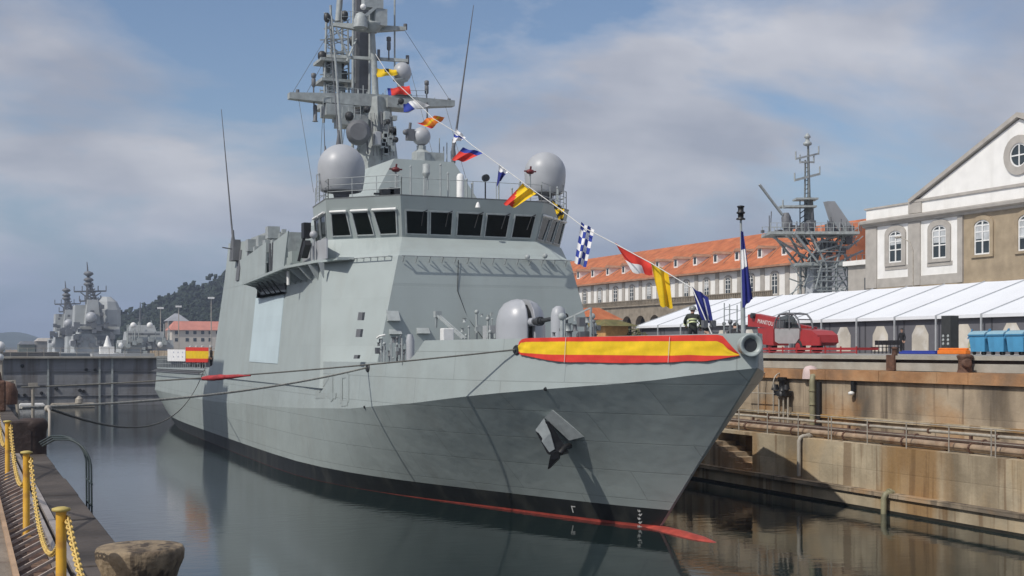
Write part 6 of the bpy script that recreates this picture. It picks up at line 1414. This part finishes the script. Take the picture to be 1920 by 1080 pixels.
# stern banners on the deck railing
def sternban(px0, px1, py0, py1, mats, pat, lb, n=16):
    m1 = MB(); vs = []
    for i in range(n + 1):
        for j in range(n + 1):
            x = px0 + (px1 - px0) * i / n; y = py0 + (py1 - py0) * j / n + (i / n) * .5; p = at(x, y, X=XC - 8.15 + .04 * math.sin(i * 1.1)); vs.append(p)
    m1.add(vs, [(i*(n+1)+j, i*(n+1)+j+1, (i+1)*(n+1)+j+1, (i+1)*(n+1)+j) for i in range(n) for j in range(n)], 0, True); m1.m = [pat((i + .5) / n, (j + .5) / n) for i in range(n) for j in range(n)]
    return tag(m1.build('rail_banner', mats, recalc=False), lb, 'banner')
sternban(348, 391, 651, 679, [F['red'], F['yellow']], lambda u, v: 1 if .28 < v < .74 else 0, 'red and yellow banner tied to the stern deck railing')
sternban(314, 347.5, 655, 677, [F['white'], pm('grey_print', (.4, .42, .5), .8)], lambda u, v: 1 if (int(u * 16) % 4 == 1 and int(v * 16) in (3, 4, 9, 10) and .1 < u < .9) else 0, 'white banner with small grey marks on the stern deck railing')

# ------------------------------------------------------------------ people
M['skin'] = pm('skin', (.42, .25, .18), .6, .06, 8)
def person(loc, rz_, label, pose, top, legs, hat=None, hatmat=None, stripes=None, group=None, bulk=1.0):
    ROOT = thing('person', label, 'person', Vector(loc), group)
    V, E, Rr = [], [], []
    def v(p, r, prev=None):
        V.append(Vector(p)); Rr.append(r)
        if prev is not None: E.append((prev, len(V) - 1))
        return len(V) - 1
    lean = pose.get('lean', 0); 
    def L(p): # lean the trunk forward about the hips
        q = Vector(p) - Vector((0, 0, .95)); c, s_ = math.cos(lean), math.sin(lean); return Vector((q.x, q.y * c - q.z * s_, .95 + q.y * s_ + q.z * c))
    pel = v((0, 0, .95), .135); w = v(L((0, 0, 1.12)), .13 * bulk, pel); ch = v(L((0, 0, 1.33)), .155 * bulk, w); nb = v(L((0, 0, 1.48)), .075, ch); nk = v(L((0, -.01, 1.54)), .06, nb)
    hd = v(L((0, -.03, 1.62)), .088, nk); ht = v(L((0, -.02, 1.72)), .082, hd); nz = v(L((0, -.115, 1.63)), .018, hd)
    for s_ in (-1, 1):
        v(L((s_ * .092, -.01, 1.63)), .02, hd)
        sh = v(L((s_ * .185, 0, 1.42)), .075 * bulk, ch); a = pose['arm' + ('R' if s_ > 0 else 'L')]
        el = v(L(a[0]), .055 * bulk, sh); wr = v(L(a[1]), .038, el); d = (L(a[1]) - L(a[0])).normalized(); pm_ = v(L(a[1]) + d * .06, .036, wr)
        sd_ = d.cross(Vector((0, 1, .2))).normalized(); bk = d.cross(sd_)
        for q in range(4):
            o_ = sd_ * (q - 1.5) * .02; l = (.07, .082, .078, .06)[q]; f1 = v(L(a[1]) + d * .1 + o_, .011, pm_); f2 = v(L(a[1]) + d * (.1 + l * .55) + o_ + bk * .012, .0095, f1); v(L(a[1]) + d * (.1 + l * .9) + o_ + bk * .035, .008, f2)
        t1 = v(L(a[1]) + d * .055 + sd_ * .045 + bk * .01, .013, pm_); v(L(a[1]) + d * .1 + sd_ * .055 + bk * .03, .01, t1)
        hp = v((s_ * .095, 0, .88), .1, pel); kn = v(pose.get('kneeR' if s_ > 0 else 'kneeL', (s_ * .1, -.02, .5)), .065, hp); an = v(pose.get('footR' if s_ > 0 else 'footL', (s_ * .1, .02, .1)), .045, kn); f = V[an]; v((f.x, f.y - .13, .045), .045, an); 
    me = bpy.data.meshes.new('body'); me.from_pydata(V, E, []); ob = bpy.data.objects.new('body_tmp', me); COL.objects.link(ob)
    sk = ob.modifiers.new('s', 'SKIN'); sk.use_smooth_shade = True; sk.branch_smoothing = .3
    for i, sv in enumerate(me.skin_vertices[0].data): sv.radius = (Rr[i], Rr[i] * (.8 if i in (w, ch) else 1)); sv.use_root = (i == 0)
    sb = ob.modifiers.new('d', 'SUBSURF'); sb.levels = sb.render_levels = 2
    dg = bpy.context.evaluated_depsgraph_get(); me2 = bpy.data.meshes.new_from_object(ob.evaluated_get(dg)); bpy.data.objects.remove(ob)
    me2.materials.clear(); mats = [top, legs, M['skin'], M['black']] + ([stripes] if stripes else [])
    for q in mats: me2.materials.append(q)
    neck = L((0, 0, 1.5)); up = (L((0, 0, 1.7)) - L((0, 0, 1.2))).normalized(); wl_, wr_ = L(pose['armL'][1]), L(pose['armR'][1])
    for p in me2.polygons:
        c = p.center; h = (c - Vector((0, 0, .95))).dot(up) + .95; p.use_smooth = True
        if (c - wl_).length < .2 and (c - L(pose['armL'][0])).length > .27 or (c - wr_).length < .2 and (c - L(pose['armR'][0])).length > .27: p.material_index = 2
        elif h > 1.5 and abs(c.x) < .16: p.material_index = 2
        elif c.z < .1: p.material_index = 3
        elif h < .9: p.material_index = 1
        else: p.material_index = 0
    if stripes:
        m1 = MB(); rt = Matrix.Rotation(rz_, 3, 'Z')
        vs_ = [q.co for q in me2.vertices]
        for h0 in (1.06, 1.21):
            near = [q for q in vs_ if abs(((q - Vector((0, 0, .95))).dot(up) + .95) - h0) < .06 and abs(q.x) < .23]
            rx = max(abs(q.x) for q in near if abs(q.x) < .21) + .012; ry = max(abs((q - L((0, 0, h0))).y) for q in near) + .012
            rings = [[Vector(loc) + rt @ L((rx * math.cos(6.28318*j/20), ry * math.sin(6.28318*j/20), h0 + dz)) for j in range(20)] for dz in (-.028, .028)]
            m1.loft(rings, True, False, 0, True)
        for s_ in ('L', 'R'):
            a_ = pose['arm' + s_]; c_ = a_[0]; e_ = (Vector(a_[0]) + Vector(a_[1])) / 2; d_ = (Vector(a_[1]) - Vector(a_[0])).normalized()
            m1.tube([Vector(loc) + rt @ L(e_ - d_ * .03), Vector(loc) + rt @ L(e_ + d_ * .03)], .062 * bulk, 12)
        m1.build('reflective_stripe', stripes, ROOT)
    b = bpy.data.objects.new('body', me2); COL.objects.link(b); b.parent = ROOT; b.rotation_euler = (0, 0, rz_)
    rot = Matrix.Rotation(rz_, 3, 'Z'); hc = rot @ L((0, -.02, 1.68)) + Vector(loc); dirf = rot @ Vector((0, -1, 0))
    m1 = MB()
    for s_ in (-1, 1): m1.sphere(hc + rot @ Vector((s_ * .034, -.088, -.03)), .012, 6, 5)
    m1.box(hc + rot @ Vector((-.02, -.085, -.105)) - Vector((.012, .012, .004)), hc + rot @ Vector((.02, -.085, -.105)) + Vector((.012, .012, .004))); m1.build('face', M['black'], ROOT)
    m1 = MB()
    if hat == 'helmet': m1.sphere(hc + Vector((0, 0, .0)), .135, 16, 10, 0, (1, 1.12, 1), -12); m1.lathe(hc - Vector((0, 0, .03)), [(.135, 0), (.165, -.01), (.165, .005), (.135, .02)], 18); m1.build('helmet', hatmat, ROOT)
    elif hat == 'cap': m1.lathe(hc + Vector((0, 0, .02)), [(.1, 0), (.11, .06), (.14, .1), (.12, .12), (.02, .125)], 14); m1.build('cap', hatmat, ROOT)
    else: m1.sphere(hc + rot @ Vector((0, .012, .012)), .105, 14, 8, 0, (1, 1.05, 1), -5); m1.build('hair', M['black'], ROOT)
    return ROOT
jacket = pm('dark_fire_jacket', (.022, .028, .022), .8, .25, 6); trous = pm('dark_trousers', (.018, .018, .022), .8, .2, 5); stripe = pm('reflective_stripe', (.55, .6, .33), .4, .1, 8); helm = pm('grey_helmet', (.2, .21, .2), .35, .1, 5); black_c = pm('black_clothes', (.012, .012, .014), .8, .2, 5); whitecap = M['white']
relax = dict(armR=((.27, .02, 1.14), (.29, -.05, .9)), armL=((-.27, .02, 1.14), (-.29, -.05, .9)), lean=0)
reach = dict(armR=((.3, -.12, 1.2), (.24, -.36, 1.12)), armL=((-.32, -.06, 1.17), (-.3, -.26, 1.0)), lean=.22)
p = at(1299, 600, Y=Y0 + 3.6); person((p.x, Y0 + 3.6, 6.85), R(150), 'firefighter in a dark jacket with pale reflective stripes and grey helmet at the bow', reach, jacket, trous, 'helmet', helm, stripe, None, 1.25)
p = at(1350, 612, Y=Y0 + 2.6); person((p.x, Y0 + 2.8, 6.2), R(200), 'crew member in dark clothes bending low beside the lowest signal flag', dict(reach, lean=.75), black_c, trous, 'cap', M['black'])
p = at(1377, 610, Y=Y0 + 2.2); person((p.x, Y0 + 2.4, 6.3), R(120), 'crew member in black leaning by the jackstaff foot', dict(reach, lean=.5), black_c, trous)
p = at(1691, 655, X=60.5); person((p.x, p.y, 6.7), R(-80), 'person in black standing between the tent poles on the right quay', relax, black_c, trous)
for k, (px, lb, hm) in enumerate(((396, 'crew member in dark uniform and white cap at the forward end of the stern banner', 'cap'), (403, 'crew member in dark uniform, bareheaded, nearest the deckhouse corner on the stern deck', None))):
    p = at(px, 668, X=XC - 7.3); person((p.x + k * .2, p.y, 5.46), R(-90), lb, relax, black_c, trous, hm, whitecap)
rr = random.Random(9)
for k, lb in enumerate(('crew member behind the left part of the red and yellow stern banner', 'crew member behind the middle of the red and yellow stern banner', 'crew member behind the right part of the red and yellow stern banner')):
    p = at(358 + k * 11, 660, X=XC - 7.2); person((p.x, p.y, 5.46), R(-90 + k * 30), lb, relax, black_c, trous, 'cap', whitecap)

# ------------------------------------------------------------------ things on the right quay
M['machred'] = pm('machine_red', (.36, .03, .03), .4, .12, 2, spots=(.25, .03, .03), spfac=.4, spscale=2)
M['machgrey'] = pm('machine_grey', (.33, .34, .34), .45, .08, 2)
M['tyre'] = pm('tyre_rubber', (.02, .02, .02), .85, .2, 6)
TYc, TXc = 79.0, 57.0
TH_ = thing('telehandler', 'red telescopic handler with a grey rounded cab standing on the right quay', 'telehandler', (TXc, TYc, 6.7))
def tp(px, py, dx=0.0): return at(px, py, X=TXc + dx)
def side_poly(pts, dx0, dx1): q = [tp(px, py, dx0) for px, py in pts]; return q, (dx1 - dx0, 0, 0)
m1 = MB(); q, d = side_poly([(1402, 590), (1412, 588), (1452, 596), (1457, 616), (1402, 612)], .35, 1.0); m1.prism(q, d); q, d = side_poly([(1440, 598), (1520, 613), (1522, 621), (1445, 610)], .4, .95); m1.prism(q, d); BOOM = m1.build('boom', M['machred'], TH_)
m1 = MB(); c = tp(1411, 592, .2); m1.lathe(c, [(.22, -.1), (.22, .2)], 12, axis=(1, 0, 0)); m1.build('boom_pivot', M['dark'], BOOM)
m1 = MB(); q, d = side_poly([(1500, 617), (1522, 620), (1532, 628), (1534, 642), (1526, 648), (1495, 648)], -.9, .9); m1.prism(q, d); q, d = side_poly([(1420, 615), (1450, 615), (1450, 648), (1425, 645)], -.5, .9); m1.prism(q, d); m1.build('chassis', M['machred'], TH_)
m1 = MB(); cab_sc = lambda P_: [(1453 + (x - 1453) * .7, y) for x, y in P_]
cab_o = [(1453, 640), (1452, 618), (1457, 600), (1466, 591), (1484, 588), (1503, 590), (1514, 600), (1519, 616), (1517, 635), (1508, 645), (1462, 645)]
low = [(1453, 640), (1452, 616), (1519, 616), (1517, 635), (1508, 644), (1462, 644)]
q, d = side_poly(cab_sc(low), -1.0, .2); m1.prism(q, d); m1.build('cab', M['machgrey'], TH_)
m1 = MB(); gl = [(1454, 615), (1458, 602), (1467, 593), (1484, 590), (1502, 592), (1512, 601), (1517, 615)]
q = [tp(px, py, -1.02) for px, py in cab_sc([(1451, 616)] + [(1455, 600), (1465, 590), (1484, 587), (1504, 589), (1515, 599), (1520, 616)])]; m1.tube(q, .07, 8); q2 = [x + Vector((1.15, 0, 0)) for x in q]; m1.tube(q2, .07, 8)
for a, b in zip(q[1:6], q2[1:6]): m1.tube([a, b], .05, 6)
m1.tube([tp(1480, 588, -1.02), tp(1480, 617, -1.02)], .055, 8); m1.tube([tp(1462, 592, -1.02), tp(1462, 617, -1.02)], .04, 8); m1.tube([tp(1480, 588, -1.0), tp(1480, 582, -1.0)], .04, 6); m1.build('cab_frame', M['mastd'], TH_)
m1 = MB(); q, d = side_poly(cab_sc(gl[:2] + [(1467, 594), (1484, 591), (1502, 593), (1511, 602), (1516, 615)]), -.2, -.18); m1.prism(q, d); m1.build('cab_roof_glass', pm('smoked_cab_glass', (.12, .13, .13), .1, .1, 1, trans=.4), TH_)
m1 = MB(); m1.box(tp(1470, 616, -.7), tp(1486, 604, -.1)); m1.build('seat', M['black'], TH_)
for px in (1432, 1516):
    for dx in (-.75, .75):
        c = tp(px, 640, 0); c = Vector((TXc + dx, c.y, 7.2)); m1 = MB(); m1.lathe(c, [(.3, -.2), (.48, -.18), (.5, 0), (.48, .18), (.3, .2)], 20, axis=(1, 0, 0)); wh = m1.build('wheel', M['tyre'], TH_); m1 = MB(); m1.lathe(c, [(.28, -.21), (.28, .21)], 14, axis=(1, 0, 0)); m1.build('rim', M['machred'], wh)
m1 = MB(); c = tp(1533, 640, -.95); m1.box(c - Vector((.05, .3, .3)), c + Vector((.1, .3, .3))); m1.build('rear_light_guard', M['machred'], TH_)
def text(s, p, size, rot, mat, name, par):
    cu_ = bpy.data.curves.new(name, 'FONT'); cu_.body = s; cu_.size = size; cu_.extrude = .004; cu_.align_x = 'CENTER'; cu_.align_y = 'CENTER'; ob = bpy.data.objects.new(name, cu_); COL.objects.link(ob)
    dg = bpy.context.evaluated_depsgraph_get(); me = bpy.data.meshes.new_from_object(ob.evaluated_get(dg)); bpy.data.objects.remove(ob); o = bpy.data.objects.new(name, me); COL.objects.link(o); me.materials.clear(); me.materials.append(mat)
    o.parent = par; o.location = Vector(p) - wloc(par); o.rotation_euler = rot; return o
p = tp(1435, 605, .33); text('MANITOU', p, .46, (R(90), R(8), R(-90)), M['white'], 'lettering', BOOM)
m1 = MB(); a, b = at(1620, 650, X=55.0), at(1408, 650, X=55.0); m1.box((54.4, a.y, 6.95), (56.2, b.y, 7.12)); 
for k in range(9): y = a.y + (b.y - a.y) * k / 8; m1.box((54.35, y - .05, 6.72), (54.42, y + .05, 7.2))
m1.box((54.36, a.y, 6.78), (54.40, b.y, 6.85)); tag(m1.build('flatbed_platform', M['machred']), 'low bright red platform lying along the right quay before the telehandler', 'platform')
# speaker stack
p = at(1780, 655, X=58); SP = thing('loudspeaker', 'tall dark grey loudspeaker tower standing before the tent wall', 'loudspeaker', (58, p.y, 6.7))
m1 = MB(); m1.box((57.7, p.y - .42, 7.0), (58.4, p.y + .42, 9.15)); m1.build('cabinet', pm('dark_grey_cabinet', (.035, .037, .037), .6, .2, 3), SP, bevel=.03)
m1 = MB()
for z in (7.35, 7.6, 7.85):
    for s_ in (-.22, .22): m1.lathe((57.69, p.y + s_, z), [(.1, 0), (.07, -.04), (.02, -.02)], 12, axis=(1, 0, 0))
m1.build('driver_cone', M['fit'], SP)
m1 = MB(); m1.box((57.5, p.y - .5, 6.72), (58.6, p.y + .5, 7.0)); m1.build('stand', M['black'], SP)
a, b = at(1815, 655, X=54), at(1762, 655, X=54); m1 = MB(); m1.box((53.8, a.y, 6.71), (54.2, b.y, 6.95)); m1.box((53.9, a.y, 6.95), (54.1, b.y, 7.08)); tag(m1.build('barrier_block', F['orange'], bevel=.04), 'low orange barrier block on the quay in front of the loudspeaker', 'barrier')
a, b = at(1758, 655, X=54), at(1690, 655, X=54); m1 = MB(); m1.box((53.8, a.y, 6.71), (54.3, b.y, 6.86)); m1.box((53.85, a.y + .2, 6.86), (54.2, b.y - .2, 6.92)); tag(m1.build('folded_tarpaulin', F['blue'], bevel=.04), 'folded blue tarpaulin strip on the quay left of the orange barrier', 'tarpaulin')
# black chairs in a row
CH = []
for k in range(7):
    p = at(1640 + k * 7.3, 655, X=58.5); m1 = MB(); m1.box((58.3, p.y - .18, 7.12), (58.7, p.y + .18, 7.17)); m1.box((58.66, p.y - .18, 7.3), (58.7, p.y + .18, 7.62))
    for dx in (.02, .36):
        for dy in (-.16, .16): m1.box((58.3 + dx, p.y + dy - .015, 6.7), (58.33 + dx, p.y + dy + .015, 7.12))
    for dy in (-.16, .16): m1.box((58.67, p.y + dy - .015, 7.17), (58.69, p.y + dy + .015, 7.3))
    tag(m1.build('folding_chair', M['black']), 'black folding chair in the row before the tent, left of the person in black', 'chair', 'black chairs before the tent')
# blue bins
M['binblue'] = pm('blue_bin_plastic', (.075, .3, .52), .45, .1, 2, streak=(.06, .2, .35), sfac=.4, sscale=2); M['bindark'] = pm('blue_bin_rim', (.05, .2, .36), .45, .1, 2)
BL = ['blue lidded waste bin nearest the loudspeaker, leftmost of three', 'middle blue lidded waste bin of the three on the right quay', 'blue lidded waste bin cut by the right picture edge']
def bin_(y, lb):
    t_ = thing('waste_bin', lb, 'waste bin', (50, y, 6.7), 'blue waste bins on the right quay'); w = .58
    m1 = MB(); m1.loft([[Vector((49.6 + .08, y - w + .08, 6.88)), Vector((50.5, y - w + .08, 6.88)), Vector((50.5, y + w - .08, 6.88)), Vector((49.68, y + w - .08, 6.88))], [Vector((49.6, y - w, 7.72)), Vector((50.6, y - w, 7.72)), Vector((50.6, y + w, 7.72)), Vector((49.6, y + w, 7.72))]]); m1.build('body', M['binblue'], t_)
    m1 = MB(); m1.box((49.54, y - w - .03, 7.721), (50.66, y + w + .03, 7.79)); m1.build('rim', M['bindark'], t_)
    m1 = MB(); m1.prism([Vector((49.56 + .55 - .55 * math.cos(k * math.pi / 8), y - w - .01, 7.792 + .2 * math.sin(k * math.pi / 8))) for k in range(9)], (0, 2 * w + .02, 0)); m1.build('lid', pm('pale_blue_lid', (.24, .4, .48), .5, .1, 2) if 'lid' not in M else M['lid'], t_)
    for s_ in (-1, 1):
        m1 = MB(); m1.bar((49.58, y + s_ * (w + .05), 7.55), (49.9, y + s_ * (w + .05), 8.08), .05); m1.build('arm', M['bindark'], t_)
        for dx in (.15, .75): m1 = MB(); m1.lathe((49.65 + dx, y + s_ * .38, 6.8), [(.1, -.04), (.1, .04)], 12, axis=(0, 1, 0)); m1.build('wheel', M['tyre'], t_)
for px, lb in zip((1842, 1877, 1913), BL): bin_(at(px, 655, X=50).y, lb)
p = at(1817, 652, X=52); m1 = MB(); m1.tube([p, p + Vector((.1, 0, .5)), p + Vector((0, -.3, .35)), p + Vector((-.2, -.6, .05))], .07, 6); m1.sphere(p + Vector((0, -.3, .1)), .2, 10, 6); tag(m1.build('hose_coil', pm('pale_green_hose', (.4, .42, .25), .6)), 'pale green coil of hose between the loudspeaker and the blue bins', 'hose')
# street lamp in front of the pedimented building
L0 = at(1712, 540, X=80); t_ = thing('street_lamp', 'thin curved street lamp in front of the left window of the pedimented building', 'street lamp', (80, L0.y, 6.7)); m1 = MB(); m1.tube([(80, L0.y, 6.7), (80, L0.y, at(1713, 470, X=80).z), at(1705, 453, X=80), at(1690, 446, X=80)], .06, 6); m1.build('pole', M['galv'], t_); m1 = MB(); q = at(1684, 445, X=80); m1.sphere(q, .25, 10, 6, 0, (1, 1.8, .5)); m1.build('lamp_head', M['galv'], t_)

# ------------------------------------------------------------------ added unseen crane; its solid tower is sized to shade the ship's quarter
CRN = thing('added_crane', 'tall grey dock crane added unseen on the left quay to shade the stern quarter', 'crane', (-9, 87, 5))
m1 = MB()
for x in (-13, -4.6):
    for y in (82.5, 91.5): m1.box((x - .6, y - .6, 5), (x + .6, y + .6, 12))
m1.build('portal_leg', M['mast'], CRN)
m1 = MB(); m1.box((-13.8, 81.4, 12), (-3.8, 92.6, 13.4)); m1.box((-8.0, 82.3, 13.4), (-4.4, 91.7, 27.5)); m1.build('tower', M['mast'], CRN)
m1 = MB(); m1.box((-9.5, 84, 27.5), (-5, 90, 30)); m1.build('cab', M['machgrey'], CRN)
m1 = MB()
for dy in (-1, 1): m1.bar((-9, 87 + dy, 29), (-40, 87 + dy, 47), .4)
for k in range(12): f = k / 12; p = Vector((-9 - 31 * f, 86, 29 + 18 * f)); m1.bar(p, p + Vector((-2.6, 2, 1.5)), .2)
m1.build('jib', M['machgrey'], CRN)
# ------------------------------------------------------------------ air
hz = MB(); hz.box((-2600, -70, -5), (1700, 3700, 75)); 
hm = bpy.data.materials.new('haze_air'); hm.use_nodes = True; t = hm.node_tree; t.nodes.clear(); o = t.nodes.new('ShaderNodeOutputMaterial'); pv = t.nodes.new('ShaderNodeVolumePrincipled'); pv.inputs['Color'].default_value = (.62, .72, .9, 1); pv.inputs['Density'].default_value = HAZE; pv.inputs['Anisotropy'].default_value = .2; t.links.new(pv.outputs[0], o.inputs['Volume'])
ho = hz.build('haze', hm); ho['kind'] = 'stuff'
